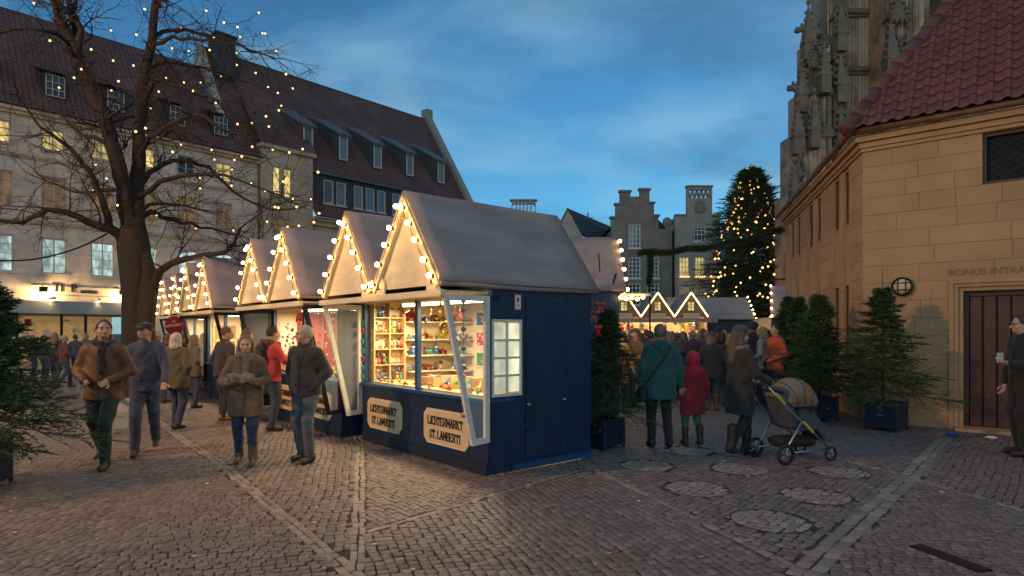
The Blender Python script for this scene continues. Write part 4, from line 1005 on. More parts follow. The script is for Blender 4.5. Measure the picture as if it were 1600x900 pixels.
def stall(s0, fwd, label, screen='white_frame', flap='cream_board', power=16, seed=0, bulbs=5, detail=True, lightcol=(1,.78,.46), group='blue market stalls in a row'):
    pos = S0 + U*s0 - D*fwd
    t = thing('market_stall', label, 'market stall', pos, SRZ, group)
    X0 = -SW
    # front below the counter: vertical boards, skirting
    nb = 8
    for k in range(nb):
        a, b = X0+.02+(SW-.04)*k/nb, X0+.02+(SW-.04)*(k+1)/nb; m = MB(); m.box(a+.0015, b-.0015, .004*(k % 2)*.5, .04, .15, CZ-.03); m.build('front_board', 'blue_paint', t)
    m = MB(); m.box(X0+.01, -.01, -.012, .05, .015, .148); m.build('skirting', 'blue_skirt', t)
    m = MB(); m.box(X0-.01, .01, -.05, .38, CZ-.028, CZ+.012); m.build('counter', 'blue_trim', t)
    # side, back and floor
    if detail:
        wz0, wz1, wy0, wy1 = .90, 1.79, .05, .50
        m = MB()
        for y0, y1, z0, z1 in ((.0,wy0,.02,ZE),(wy1,.56,.02,ZE),(wy0,wy1,.02,wz0),(wy0,wy1,wz1,ZE)): m.box(-.035, 0, y0+.001, y1, z0, z1)
        m.box(-.035,0,1.262,SD,.02,ZE); m.box(-.035,0,.56,1.262,2.06,ZE); m.box(-.035,0,.56,1.262,.02,.12); m.build('side_wall', 'blue_paint', t)
        w = MB()
        for a, b, c, d in ((wy0,wy1,wz0,wz0+.035),(wy0,wy1,wz1-.035,wz1),(wy0,wy0+.03,wz0+.035,wz1-.035),(wy1-.03,wy1,wz0+.035,wz1-.035)): w.box(-.02,.018,a,b,c,d)
        ym = (wy0+wy1)/2; w.box(-.018,.016,ym-.014,ym+.014,wz0+.035,wz1-.035)
        for k in (1,2,3): z = wz0+.035+(wz1-wz0-.07)*k/4; w.box(-.018,.014,wy0+.03,ym-.014,z-.013,z+.013); w.box(-.018,.014,ym+.014,wy1-.03,z-.013,z+.013)
        w = w.build('window', 'white_frame', t)
        for i in range(2):
            for k in range(4):
                a = (wy0+.03, ym+.014)[i]; b = (ym-.014, wy1-.03)[i]; z0 = wz0+.035+(wz1-wz0-.07)*k/4+.012; z1 = wz0+.035+(wz1-wz0-.07)*(k+1)/4-.012
                m = MB(); m.box(-.012,-.006,a,b,z0,z1); m.build('pane', 'frosted_lit', w)
        d_ = MB(); d_.box(-.03,.002,.570,1.255,.128,2.052); d_ = d_.build('door', 'blue_paint', t)
        for y, z in ((1.195,.80),(.60,.78)):
            m = MB(); m.tube([(.002,y,z),(.03,y,z)], .02, 10); m.sph((.036,y,z), .018, 1); m.build('knob', 'brass', d_, True)
        for z in (1.95, 1.1, .45): m = MB(); m.box(.0025,.008,.565,.61,z,z+.035); m.build('hinge', 'dark_metal', d_)
        m = MB(); m.box(.001,.004,.39,.50,1.90,2.09); n_ = m.build('notice', 'red_paint', t); m = MB(); m.box(.0045,.006,.402,.488,1.912,2.078); m.build('notice_paper', 'paper', n_)
        m = MB(); m.box(.0065,.007,.43,.46,2.0,2.05); m.box(.0065,.007,.415,.475,1.96,1.965); m.box(.0065,.007,.415,.475,1.945,1.95); m.build('print', 'dark_metal', n_)
        m = MB(); m.box(.001,.004,.08,.17,2.0,2.06); m.build('label_plate', 'dark_metal', t)
        m = MB(); m.box(.002,.05,.35,1.69,.03,.10); m.build('base_rail', 'blue_trim', t)
    else:
        m = MB(); m.box(-.035,0,.001,SD,.02,ZE); m.build('side_wall', 'blue_paint', t)
    m = MB(); m.box(X0,X0+.035,.001,SD,.02,ZE); m.build('side_wall', 'blue_paint', t)
    m = MB(); m.box(X0+.036,-.036,SD-.04,SD,.02,ZE); m.build('back_wall', 'blue_paint', t)
    m = MB(); m.box(X0+.037,-.037,SD-.055,SD-.042,.05,ZE-.01); m.box(X0+.037,X0+.05,.06,SD-.056,.05,ZE-.01); m.box(-.05,-.037,.56,SD-.056,.05,ZE-.01); m.box(-.05,-.037,.06,.56,1.80,ZE-.01); m.box(-.05,-.037,.06,.56,.05,.89); m.build('lining', 'inner_cream', t)
    m = MB(); m.box(X0+.05,-.05,.06,SD-.06,ZE-.03,ZE-.008); m.build('ceiling', 'inner_cream', t)
    for x in (X0+.04, -SW/2, -.04):
        m = MB(); m.cbox(x-.035, x+.035, .0, .07, CZ+.014, ZE-.03, .008); m.build('post', 'blue_trim', t)
    # raised hatch that serves as awning
    fl = MB(); fl.box(X0-.02, .02, -OV, -.005, 2.075, 2.095); fl = fl.build('hatch', flap, t)
    m = MB(); m.box(X0-.05, .05, -OV-.045, -OV, 2.03, 2.10); m.build('hatch_rail', flap, fl)
    m = MB(); m.box(X0,0,-.004,.06,ZE-.10,ZE-.002); m.build('header', 'cream_board', t)
    for x in (.02, X0-.02):
        P = [(x,-.0,.40),(x,-.0,2.05),(x,-OV,2.05),(x,-.24,.385)]
        frame_quad(t, P, .062, .045, screen)
    # twin gables with canvas roofs
    for k in range(2):
        xl, xr = X0+k*SW/2, X0+(k+1)*SW/2
        gable(t, xl+.01, xr-.01, -OV-.03, ZE, ZA, n=bulbs)
        canvas_roof(t, xl-(.02 if k == 0 else 0), (xl+xr)/2, xr+(.02 if k == 1 else 0), -OV-.02, SD+.12, ZE+.02, ZA+.03, seed+k)
        m = MB(); m.poly([(xl,SD,ZE),(xr,SD,ZE),((xl+xr)/2,SD,ZA-.03)], (0,-.03,0)); m.build('rear_gable', 'blue_paint', t)
    l_ = MB(); l_.box(-2.6,-.5,.32,.44,ZE-.10,ZE-.035); l_ = l_.build('strip_lamp', 'white_paint', t)  # lamp out of sight behind the header, assumed from the lit interior
    m = MB()
    for a in (-2.55,-1.5): m.tube([(a,.38,ZE-.125),(a+.95,.38,ZE-.125)], .02, 8)
    m.build('tube_lamp', 'tube_light', l_)
    for a in (-2.3,-.8): lamp('strip_lamp_light', 'AREA', l_, (a, .38, ZE-.16), power*.5, lightcol, .35)
    return t
st1 = stall(0, 0, 'nearest blue stall with open hatch full of toys and two cream plaques in front', power=92, seed=1)
for cx in (-.82, -2.40): plaque(st1, cx, .455)
st2 = stall(3.42, .2, 'blue stall with red posters behind the man in the black jacket', 'dark_metal', power=62, seed=5, detail=False, lightcol=(1,.70,.40))
for cx in (-.82, -2.40): plaque(st2, cx, .455)
st3 = stall(8.3, .2, 'blue stall with hung pictures beside the olive-jacketed woman', 'dark_metal', power=58, seed=9, detail=False)
st4 = stall(13.06, -.2, 'farthest blue stall of the row, half hidden behind the tree trunk', 'dark_metal', power=58, seed=13, detail=False)
# name boards above the hatch of the nearest stall
for x, w_, txt in ((-1.56,.62,'KREISEL'), (-.16,.26,'K')):
    nb_ = MB(); nb_.poly([(x-w_/2,-OV-.012,2.105),(x+w_/2,-OV-.012,2.105),(x+w_/2,-OV-.012,2.24),(x+w_/2-.06,-OV-.012,2.30),(x-w_/2+.06,-OV-.012,2.30),(x-w_/2,-OV-.012,2.24)], (0,.02,0)); nb_ = nb_.build('name_board', 'plaque_edge', st1)
    o = obj('lettering', text_mesh('lettering', txt, .12, 'black_letter', .003, .002), nb_); o.location = (x, -OV-.018, 2.20); o.rotation_euler = (R(90),0,0)

# ---- what the nearest stall holds (shelving belongs to the stall, goods are things)
XW = -SW+.052                                    # inner face of the far side wall, the one seen through the openings
cub = MB(); ya, yb, z0, z1 = .10, .62, CZ+.03, 2.10
for k in range(3): yy = ya+(yb-ya)*k/2; cub.box(XW, XW+.15, yy-.010, yy+.010, z0, z1)
for k in range(6): zz_ = z0+(z1-z0)*k/5; cub.box(XW+.001, XW+.148, ya, yb, zz_-.008, zz_+.008)
cub.build('cubby_shelf', 'shelf_wood', st1)
shelfz = [1.02, 1.27, 1.52, 1.80]
for z in shelfz:
    m = MB(); m.box(XW, XW+.22, .68, 1.40, z-.010, z+.010); m.build('shelf', 'white_shelf', st1)
    m = MB(); m.box(XW, -2.50, 1.402, 1.64, z-.010, z+.010); m.build('shelf', 'white_shelf', st1)
m = MB(); m.box(-3.05,-.06,.085,.62,CZ+.0125,CZ+.03); m.build('counter_board', 'shelf_wood', st1)
SM1 = st1.matrix_basis
def place(me, local, name, label, cat, group, rz=0.0, sc=1.0):
    label = label.replace('{c}', me['col']); o = obj(name, me); o.location = SM1 @ Vector(local); o.rotation_euler = (0,0,SRZ+rz); o.scale = (sc,sc,sc); tag(o, label, cat, group); return o
cols = {'toy_red':(.5,.04,.03),'toy_green':(.05,.28,.08),'toy_blue':(.03,.12,.42),'toy_yellow':(.62,.42,.04),'toy_wood':(.45,.25,.10),'toy_dark':(.04,.03,.03),'toy_pink':(.6,.2,.22),'toy_teal':(.03,.3,.3),'toy_white':(.7,.66,.6)}
for k, c in cols.items(): mat(k, c, .35, .05, 20)
def variants(fn):
    L_ = [fn(a, b) for a, b in (('toy_red','toy_yellow'),('toy_green','toy_wood'),('toy_blue','toy_white'),('toy_wood','toy_dark'),('toy_dark','toy_wood'),('toy_yellow','toy_red'),('toy_teal','toy_pink'),('toy_dark','toy_red'))]
    for me, c in zip(L_, ('red','green','blue','brown','black','yellow','teal','black and red')): me['col'] = c
    return L_
def top_toy(a, b): return MB().lathe([(.004,0),(.012,.01),(.036,.035),(.038,.045),(.012,.06)], 10, mi=0).lathe([(.007,.058),(.006,.095),(.011,.10),(.008,.108)], 8, mi=1).mesh('spinning_top', [a, b], True)
def fig_toy(a, b): return MB().lathe([(.028,0),(.03,.03),(.02,.06),(.01,.068)], 10, mi=0).sph((0,0,.085), .022, 1, 1).lathe([(.026,.092),(.014,.105),(.002,.125)], 8, mi=0).mesh('peg_figure', [a, b], True)
def car_toy(a, b):
    m = MB(); m.cbox(-.06,.06,-.026,.026,.018,.046,.008,0); m.cbox(-.032,.03,-.022,.022,.046,.07,.008,1)
    for x in (-.036,.036):
        for yy in (-.03,.022): m.T = Matrix.Translation((x,yy,.018)) @ Matrix.Rotation(R(-90),4,'X'); m.lathe([(.017,0),(.017,.008)], 10, mi=1); m.T = None
    return m.mesh('toy_car', [a, b])
def chime(a, b): return MB().tube([(0,0,.0),(0,0,.16)], .003, 4, 1).lathe([(.004,0),(.018,.01),(.02,.03),(.01,.045)], 8, mi=0).lathe([(.004,.07),(.014,.08),(.004,.10)], 8, mi=1).mesh('hanging_toy', [a, b], True)
VT, VF, VC, VH = variants(top_toy), variants(fig_toy), variants(car_toy), variants(chime)
random.seed(21)
TL1 = {'spinning_top':'small {c} spinning top in the wooden cubby shelf','peg_figure':'small {c} peg figure in the wooden cubby shelf','toy_car':'small {c} toy car in the wooden cubby shelf'}
TL2 = {'spinning_top':'{c} spinning top on the white wall shelves','peg_figure':'{c} peg figure on the white wall shelves','toy_car':'{c} toy car on the white wall shelves'}
for c_ in range(2):
    for r_ in range(5):
        for k in range(4):
            yy = ya+.035+c_*.26+k*.06+random.uniform(-.006,.006); zz_ = z0+(z1-z0)*r_/5+.009
            kind = (r_+c_) % 3; v = (VT, VF, VC)[kind]; nm = ('spinning_top','peg_figure','toy_car')[kind]
            place(random.choice(v), (XW+.09+random.uniform(-.03,.03), yy, zz_), nm, TL1[nm], 'toy', 'toys in the cubby shelf of the nearest stall', random.uniform(-.3,.3), random.uniform(.85,1.1) if kind < 2 else .55)
            if k % 2: place(random.choice(v), (XW+.09, yy-.03, zz_+.115), nm, TL1[nm], 'toy', 'toys in the cubby shelf of the nearest stall', random.uniform(-.3,.3), .8 if kind < 2 else .5)
for si, z in enumerate(shelfz):
    q = .72
    while q < 1.9:
        kind = random.choice((0,1,2,2)); v = (VT, VF, VC)[kind]; nm = ('spinning_top','peg_figure','toy_car')[kind]
        loc_ = (XW+.11, q, z+.011) if q < 1.34 else (-2.9+(q-1.40)*.75, 1.52, z+.011)
        if not (1.34 <= q < 1.40): place(random.choice(v), loc_, nm, TL2[nm], 'toy', 'toys on the white shelves of the nearest stall', random.uniform(-1,1), random.uniform(1.0,1.6))
        q += random.uniform(.075,.13)
for k in range(15):
    xx = -2.9+k*.19
    if k in (5, 6): continue
    place(random.choice(VH), (xx, .62+random.uniform(-.08,.3), 1.93-.05*(k % 3)), 'hanging_toy', 'small {c} toy hanging from the ceiling of the nearest stall', 'toy', 'toys hung from the ceiling of the nearest stall', 0, random.uniform(1.0,1.5))
# framed pictures on the back wall
for k, (z, c) in enumerate(((1.72,'toy_blue'),(1.40,'toy_red'),(1.08,'toy_green'))):
    p = thing('framed_picture', ['framed blue picture high on the back wall of the nearest stall','framed red picture midway up the back wall of the nearest stall','framed green picture low on the back wall of the nearest stall'][k], 'picture', SM1 @ Vector((-2.42,1.643,0)), SRZ)
    m = MB(); m.box(0,.38,-.02,0,z,z+.26); m.build('frame', 'white_shelf', p); m = MB(); m.box(.03,.35,-.024,-.0205,z+.03,z+.23); m.build('print', c, p)
    m = MB(); random.seed(k)
    for j in range(12): xx, z2 = random.uniform(.06,.32), random.uniform(z+.05,z+.21); m.box(xx-.025,xx+.025,-.027,-.0245,z2-.014,z2+.014)
    m.build('motif', ['toy_yellow','toy_white','toy_yellow'][k], p)
# slanted sorting boxes on the counter, each with its own colour
names = [('blue','toy_blue'),('green','toy_green'),('teal','toy_teal'),('yellow','toy_yellow'),('orange','shelf_wood'),('pink','toy_pink')]
for k, (nm, mm) in enumerate(names):
    bx_ = thing('display_box', f'wooden display box with {nm} lining on the stall counter', 'display box', SM1 @ Vector((-1.46+k*.235, .32, CZ+.031)), SRZ, 'display boxes on the counter')
    m = MB(); m.box(0,.012,0,.2,0,.16); m.box(.213,.225,0,.2,0,.16); m.box(.012,.213,0,.012,0,.05); m.box(.012,.213,.188,.2,0,.16); m.box(.012,.213,.012,.188,0,.012); m.build('box_frame', 'shelf_wood', bx_)
    m = MB(); m.quad((.013,.013,.03),(.212,.013,.03),(.212,.187,.155),(.013,.187,.155)); m.build('lining', mm, bx_)
    random.seed(k+40)
    m = MB()
    for j in range(14): a, b = random.uniform(.03,.2), random.uniform(.02,.13); m.sph((a,b,.03+b*.72+.008), random.uniform(.008,.014), 0, random.randrange(3))
    m.build('trinkets', ['toy_white','toy_dark',mm], bx_)
random.seed(77)
for k in range(34):
    xx = random.uniform(-2.95,-.1); yy = random.uniform(.10,.28)
    place(random.choice(random.choice((VT,VC,VF))), (xx,yy,CZ+.031), 'counter_toy', 'tiny {c} toy lying on the wooden counter of the nearest stall', 'toy', 'toys on the counter of the nearest stall', random.uniform(0,6), .6)
t = thing('toy_crate', 'small open wooden crate of white trinkets on the stall counter', 'crate', SM1 @ Vector((-1.92,.30,CZ+.031)), SRZ)
m = MB(); m.box(0,.32,0,.012,0,.12); m.box(0,.32,.2,.212,0,.12); m.box(0,.012,.012,.2,0,.12); m.box(.308,.32,.012,.2,0,.12); m.box(.012,.308,.012,.2,0,.01); m.build('crate_sides', 'shelf_wood', t)
m = MB()
for j in range(26): m.sph((random.uniform(.03,.29),random.uniform(.03,.18),random.uniform(.10,.15)), .018, 0, random.randrange(3))
m.build('trinkets', ['toy_white','toy_teal','toy_pink'], t)
# red fish mobile and snail-shell mobile under the hatch
def fish(c, s_, m):
    m.sph(c, (.15*s_,.05*s_,.065*s_), 2, 0); c = Vector(c)
    m.add([c+Vector((.12*s_,0,0)), c+Vector((.24*s_,0,.07*s_)), c+Vector((.24*s_,.02,-.07*s_)), c+Vector((.12*s_,.02,0))], [(0,1,2),(3,2,1)], 1)
    m.add([c+Vector((-.04*s_,0,.06*s_)), c+Vector((.05*s_,0,.11*s_)), c+Vector((.07*s_,.012,.05*s_))], [(0,1,2),(2,1,0)], 1); m.sph(c+Vector((-.10*s_,-.03*s_,.02*s_)), .012*s_, 0, 2)
t = thing('fish_mobile', 'red paper fish mobile hanging in the opening of the nearest stall', 'mobile', SM1 @ Vector((-1.86,.10,1.86)), SRZ)
m = MB(); fish((0,0,.02), .9, m); m.build('fish', ['toy_red','toy_dark','toy_white'], t, True)
m = MB(); fish((.10,.05,-.05), .8, m); m.build('fish', ['toy_red','toy_dark','toy_white'], t, True)
m = MB(); m.tube([(0,0,.06),(0,0,.22)], .002, 4); m.tube([(.1,.05,0),(.1,.05,.22)], .002, 4); m.build('thread', 'toy_dark', t)
t = thing('snail_mobile', 'large striped snail-shell mobile hanging in the right opening of the nearest stall', 'mobile', SM1 @ Vector((-1.12,.16,1.66)), SRZ)
pp = []; rr_ = []
for k in range(46):
    a = k*.36; r0 = .135*(1-k/52); pp.append((r0*math.cos(a)*.95, .02*math.sin(k*.3), r0*math.sin(a)*.8)); rr_.append(.034*(1-k/60))
m = MB(); m.tube(pp, rr_, 8); m.build('shell', 'toy_yellow', t, True)
m = MB(); m.tube([(.13,0,0),(.17,0,-.08),(.24,0,-.12),(.30,0,-.09)], [.03,.035,.03,.02], 8); m.tube([(.29,0,-.09),(.34,0,-.02)], .006, 5); m.sph((.345,0,-.015), .012, 1); m.build('body', 'toy_wood', t, True)
m = MB(); m.tube([(0,0,.1),(0,0,.38)], .002, 4); m.build('thread', 'toy_dark', t)
def strand(loc, zs, mats_, label, r=.03, sh=None, world=None):
    t = thing('ornament_strand', label, 'ornaments', loc, SRZ)
    m = MB(); m.tube([(0,0,zs[0]+.1),(0,0,zs[-1]-.04)], .003, 4); m.build('cord', 'toy_dark', t)
    for k, z in enumerate(zs):
        m = MB()
        if sh == 'star':
            for q in range(5):
                a = q*2*math.pi/5+k; m.sph((r*.75*math.cos(a),0,z+r*.75*math.sin(a)), (r*.5,r*.3,r*.5), 0)
        else:
            m.sph((random.uniform(-.008,.008),0,z), (r,r*.9,r*1.05), 1)
            for q in range(7):
                a = q*.9; m.sph((r*.8*math.cos(a),r*.8*math.sin(a),z+r*.3*math.sin(q*2.1)), r*.35, 0)
        m.build('ornament', mats_[k % len(mats_)], t)
    return t
strand(SM1 @ Vector((-.02,-.32,0)), [1.99-.105*k for k in range(13)], ['toy_wood','toy_dark'], 'hanging strand of brown cones inside the windscreen by the corner post', .030)
strand(SM1 @ Vector((-3.02,-.05,0)), [1.78,1.66,1.50,1.36,1.24,1.10,.97], ['toy_green','toy_red','toy_teal'], 'strand of green and orange stars beside the far post of the nearest stall', .042, 'star')

# ---- dressing of the other stalls in the row: posters, boards, goods
def side_board(stx, y0, y1, z0, z1, mname, label, motif=None, seed=0, nm='poster', cat='poster', off=0.0, txt=None):
    x = -SW+.053+off; t = thing(nm, label, cat, stx.matrix_basis @ Vector((x,0,0)), SRZ); m = MB(); m.box(0,.010,y0,y1,z0,z1); m.build('sheet', mname, t)
    if motif:
        random.seed(seed); m = MB()
        for j in range(motif[1]):
            a, b = random.uniform(y0+.03,y1-.03), random.uniform(z0+.04,z1-.04); s_ = random.uniform(.010,.026)*motif[2]; m.sph((.012,a,b), (.003,s_,s_*random.uniform(.5,1.5)), 0)
        m.build('motif', motif[0], t)
    if txt: o = obj('lettering', text_mesh('lettering', txt, .16, 'black_letter', .002, .004), t); o.location = (.013,(y0+y1)/2,z1-.12); o.rotation_euler = (R(90),0,R(90))
side_board(st2, .12, .43, 1.22, 1.84, 'paper', 'white poster with black silhouettes in the second stall', ('toy_dark',24,1.2), 2)
side_board(st2, .46, .64, 1.30, 2.0, 'toy_red', 'red poster headed HO beside the white silhouette poster', ('paper',9,1.0), 3, txt='HO')
side_board(st2, .66, .98, 1.0, 2.02, 'toy_pink', 'pink poster with red dots deeper in the second stall', ('toy_red',30,1.3), 4)
side_board(st2, 1.0, 1.5, .95, 2.02, 'toy_red', 'large red patterned board deepest in the second stall', ('paper',30,1.3), 6)
side_board(st2, .10, .44, .94, 1.18, 'toy_wood', 'brown board low under the silhouette poster', ('toy_red',10,1.0), 7, 'board', 'board')
t = thing('paned_frame', 'cream frame with four dark panes inside the third stall', 'frame', st3.matrix_basis @ Vector((-SW+.053,.0,0)), SRZ)
m = MB()
for a, b, c, d in ((.12,.72,1.0,1.05),(.12,.72,1.40,1.45),(.12,.72,1.8,1.85),(.12,.17,1.05,1.8),(.395,.445,1.05,1.8),(.67,.72,1.05,1.8)): m.box(0,.04,a,b,c,d)
m.build('bars', 'cream_board', t)
for a in (.17,.445):
    for c in (1.05,1.45): m = MB(); m.box(.01,.02,a+.002,a+.222,c+.002,c+.345); m.build('pane', 'toy_wood', t)
side_board(st3, .78, 1.08, 1.30, 1.90, 'inner_cream', 'cream sheet with a black round figure in the third stall', ('toy_dark',10,2.2), 12)
t = thing('lantern', 'bright square lantern in the third stall', 'lantern', st3.matrix_basis @ Vector((-SW+.22,1.25,1.55)), SRZ)
m = MB(); m.box(-.1,.1,-.12,.12,0,.28); m.build('glass', 'tube_light', t); m = MB()
for a in (-.105,.095):
    for b in (-.125,.115): m.box(a,a+.012,b,b+.012,-.02,.30)
m.box(-.11,.11,-.13,.13,.282,.31); m.box(-.11,.11,-.13,.13,-.02,-.002); m.build('frame', 'dark_metal', t)
for stx, nm, sd in ((st2,'second',31),(st3,'third',32),(st4,'farthest',33)):
    random.seed(sd)
    for k in range(26):
        me_ = random.choice(random.choice((VT,VF,VC))); o = obj('stall_good', me_); o.location = stx.matrix_basis @ Vector((random.uniform(-2.95,-.15), random.uniform(.12,.6), CZ+.013)); o.scale = (1.7,1.7,1.7); o.rotation_euler = (0,0,random.uniform(0,6))
        tag(o, f'small {me_["col"]} trinket laid out on the counter of the {nm} stall', 'trinket', f'trinkets on the counter of the {nm} stall')
    m = MB()
    for z in (1.2,1.55,1.9): m.box(-3.0,-.1,1.42,1.64,z-.012,z+.012)
    m.build('shelf', 'shelf_wood', stx)
# red round sign
t = thing('round_sign', 'red round sale sign reading REDUZIERT by the third stall', 'sign', st3.matrix_basis @ Vector((-3.2,-.72,0)), 0)
px_c = Vector((0,0,1.80))
m = MB(); n_ = 32; m.poly([(.235*math.cos(2*math.pi*k/n_),-.01,1.80+.235*math.sin(2*math.pi*k/n_)) for k in range(n_)], (0,.02,0)); m.build('disc', 'red_paint', t)
for s_, z, b_ in ((.10,1.80,'REDUZIERT'),(.055,1.90,'alles')):
    o = obj('lettering', text_mesh('lettering', b_, s_*.9, 'white_paint', .002, .002), t); o.location = (-.0,-.015,z); o.rotation_euler = (R(90),R(-8),0)
m = MB(); m.tube([(.0,.02,0),(.0,.02,1.6)], .015, 8); m.box(-.16,.16,-.14,.18,0,.02); m.build('stand', 'dark_metal', t)

# ---- stall behind the nearest one: long canvas roof, gable to the side, string of bulbs
b5 = thing('market_stall', 'stall with a broad grey roof right behind the nearest stall', 'market stall', (1.97, 11.3, 0), 0, 'stalls further back')
m = MB(); m.box(-3.2,0,0,.05,.02,2.42); m.box(-3.2,-3.15,.051,1.6,.02,2.42); m.box(-.05,0,.4,1.6,.02,1.0); m.box(-3.2,0,1.601,1.65,.02,2.42); m.build('wall', 'blue_paint', b5)
m = MB(); V = []
for i in range(7):
    for j in range(13):
        u, v = i/6, j/12; V.append((.12-3.5*v, -.12+.95*u, 2.40+1.10*u + .015*math.sin(v*14)-.03*math.sin(math.pi*u)*math.sin(math.pi*v)))
Q = [(i*13+j, i*13+j+1, (i+1)*13+j+1, (i+1)*13+j) for i in range(6) for j in range(12)]
o = obj('roof_canvas', arr_mesh('roof_canvas', V, [q[::-1] for q in Q], 'canvas', True), b5); o.modifiers.new('s','SOLIDIFY').thickness = .05
m = MB(); m.add([(.12,.83,3.5),(-3.38,.83,3.5),(-3.38,1.75,2.4),(.12,1.75,2.4)], [(0,1,2,3)]); m.build('rear_roof', 'canvas', b5)
m = MB(); m.poly([(.06,-.1,2.36),(.06,1.75,2.36),(.06,.83,3.46)], (.03,0,0)); m.build('gable_panel', 'cream_board', b5)
m = MB(); m.box(.0,.55,-.15,1.7,2.30,2.34); m.build('awning', 'cream_board', b5)
for k in range(6):
    z = 2.42+k*.2; b = obj('bulb', bulb_far_me, b5); b.location = (.14, -.06+k*.155, z)
m = MB(); m.tube([(.14,-.06,2.42),(.14,.80,3.5)], .008, 4); m.build('light_wire', 'dark_metal', b5)
for k in range(5): b = obj('bulb', bulb_far_me, b5); b.location = (.0+.1*k, -.18, 2.27-.03*(k % 2))
m = MB(); m.tube([(-.35,.02,2.75),(-.38,-.02,3.1)], .012, 6); m.tube([(-.02-.1,-.02,2.5),(-.04,.12,2.72)], .02, 6); m.build('hook', 'dark_metal', b5)
m = MB(); m.tube([(-.2,.9,2.24),(-.9,.9,2.24)], .025, 8); tl = m.build('tube_lamp', 'tube_light', b5); lamp('awning_light', 'POINT', tl, (.1,.9,2.1), 30, (1,.66,.30), .1)

# ---- three-gabled stall at the back, outlined with bright strips
mat('strip_light', (1,.8,.5), .3, 0, emit=(1.0,.66,.26), estr=3.2); mat('back_board', (.16,.11,.07), .7, .15, 4)
Y3 = 28.0; b6 = thing('market_stall', 'wide stall with three gables outlined in bright lights at the back', 'market stall', ((948-800)/F*Y3, Y3, 0), 0, 'stalls further back')
gw = 1.52; E3, A3 = 2.32, 3.42
m = MB(); m.box(0,4.6,0,.06,.02,1.0); m.box(0,4.6,1.8,1.86,.02,2.3); m.box(0,.06,.06,1.8,.02,2.3); m.box(4.54,4.6,.06,1.8,.02,2.3); m.build('wall', 'back_board', b6)
m = MB(); m.box(.06,4.54,1.70,1.79,1.0,2.25); m.build('lining', 'inner_cream', b6)
m = MB(); m.box(-.25,4.75,-.9,.05,2.12,2.2); m.box(-.25,4.75,-.95,-.9,2.05,2.22); m.build('awning', 'canvas', b6)
for k in range(3):
    xl = .02+k*gw; xr = xl+gw; xa = (xl+xr)/2
    m = MB(); m.poly([(xl,-.05,E3),(xr,-.05,E3),(xa,-.05,A3)], (0,.05,0)); gp_ = m.build('gable_panel', 'back_board', b6)
    for a in (xl, xr):
        m = MB(); m.bar((a,-.12,E3), (xa,-.12,A3), .05, .09, (0,1,0)); m.build('light_strip', 'strip_light', b6)
    w = MB(); w.box(xa-.13,xa+.13,-.075,-.055,E3+.28,E3+.68); w = w.build('window', 'win_yellow', b6)
    m = MB(); m.box(xa-.012,xa+.012,-.095,-.077,E3+.28,E3+.68)
    for z in (.28,.41,.54,.68): m.box(xa-.13,xa+.13,-.098,-.096+.02,E3+z-.01,E3+z+.01)
    m.build('bars', 'back_board', w)
    m = MB(); m.box(xa-.36,xa+.36,-.16,-.11,E3-.06,E3+.16); nb_ = m.build('name_board', 'plaque', b6); m = MB(); random.seed(k)
    for j in range(10): m.box(xa-.26+j*.052,xa-.23+j*.052,-.164,-.161,E3+.02,E3+.02+random.uniform(.04,.08))
    m.build('lettering', 'toy_wood', nb_)
    for s_ in (-1, 1):
        xe = xl if s_ < 0 else xr
        roof_quad('roof', *(((xl,2.1,E3),(xl,-.1,E3),(xa,-.1,A3),(xa,2.1,A3)) if s_ < 0 else ((xr,-.1,E3),(xr,2.1,E3),(xa,2.1,A3),(xa,-.1,A3))), b6, 'canvas', .05)
    lp = MB(); lp.tube([(xl+.3,.8,2.2),(xr-.3,.8,2.2)], .025, 6); lp = lp.build('tube_lamp', 'tube_light', b6); lamp('awning_light', 'POINT', lp, (xa,-.35,1.95), 150, (1,.62,.26), .1)  # point light added under the awning, ahead of the tube, to brighten the crowd
    for j in range(26):
        o = obj('figurine', [VF,VT][j % 2][j % 8]); o.location = b6.location + Vector((xl+.12+random.random()*(gw-.24), random.uniform(.1,1.6), random.uniform(1.02,1.95))); o.scale = (2.6,2.6,2.6)
        tag(o, 'small %s ware on show in the %s bay of the three-gabled stall' % (o.data['col'], ('first','middle','last')[k]), 'ware', 'wares in the three-gabled stall')
# ---- plain roofed stall to the right of it with bulbs up its edge, and a white one by the chapel
Y7 = 31.0
b7 = thing('market_stall', 'stall with a plain pale roof edged by bulbs beside the lit fir', 'market stall', ((1050-800)/F*Y7, Y7, 0), 0, 'stalls further back')
wd = (1176-1050)/F*Y7
m = MB(); m.box(0,wd,0,.06,.02,2.3); m.box(0,.06,.061,2,.02,2.3); m.box(wd-.06,wd,.061,2,.02,2.3); m.build('wall', 'blue_skirt', b7)
roof_quad('roof', (-.1,-.2,2.28),(wd+.05,-.2,2.28),(wd+.0,.9,3.42),(-.1,.9,3.42), b7, 'canvas', .06); roof_quad('roof', (wd+.05,2.0,2.28),(-.1,2.0,2.28),(-.1,.9,3.42),(wd,.9,3.42), b7, 'canvas', .06)
for k in range(6): b = obj('bulb', bulb_far_me, b7); b.location = (wd+.1, -.2+1.1*k/5, 2.3+1.14*k/5); b.scale = (1.2,)*3
b8 = thing('market_stall', 'pale stall corner peeping out beside the chapel wall', 'market stall', ((1205-800)/F*24, 24, 0), 0, 'stalls further back')
m = MB(); m.box(0,2.6,0,.06,.02,2.2); m.box(0,.06,.061,1.8,.02,2.2); m.build('wall', 'blue_skirt', b8); roof_quad('roof', (-.1,-.2,2.2),(2.7,-.2,2.2),(2.7,.9,3.5),(.35,.9,3.5), b8, 'canvas', .06)
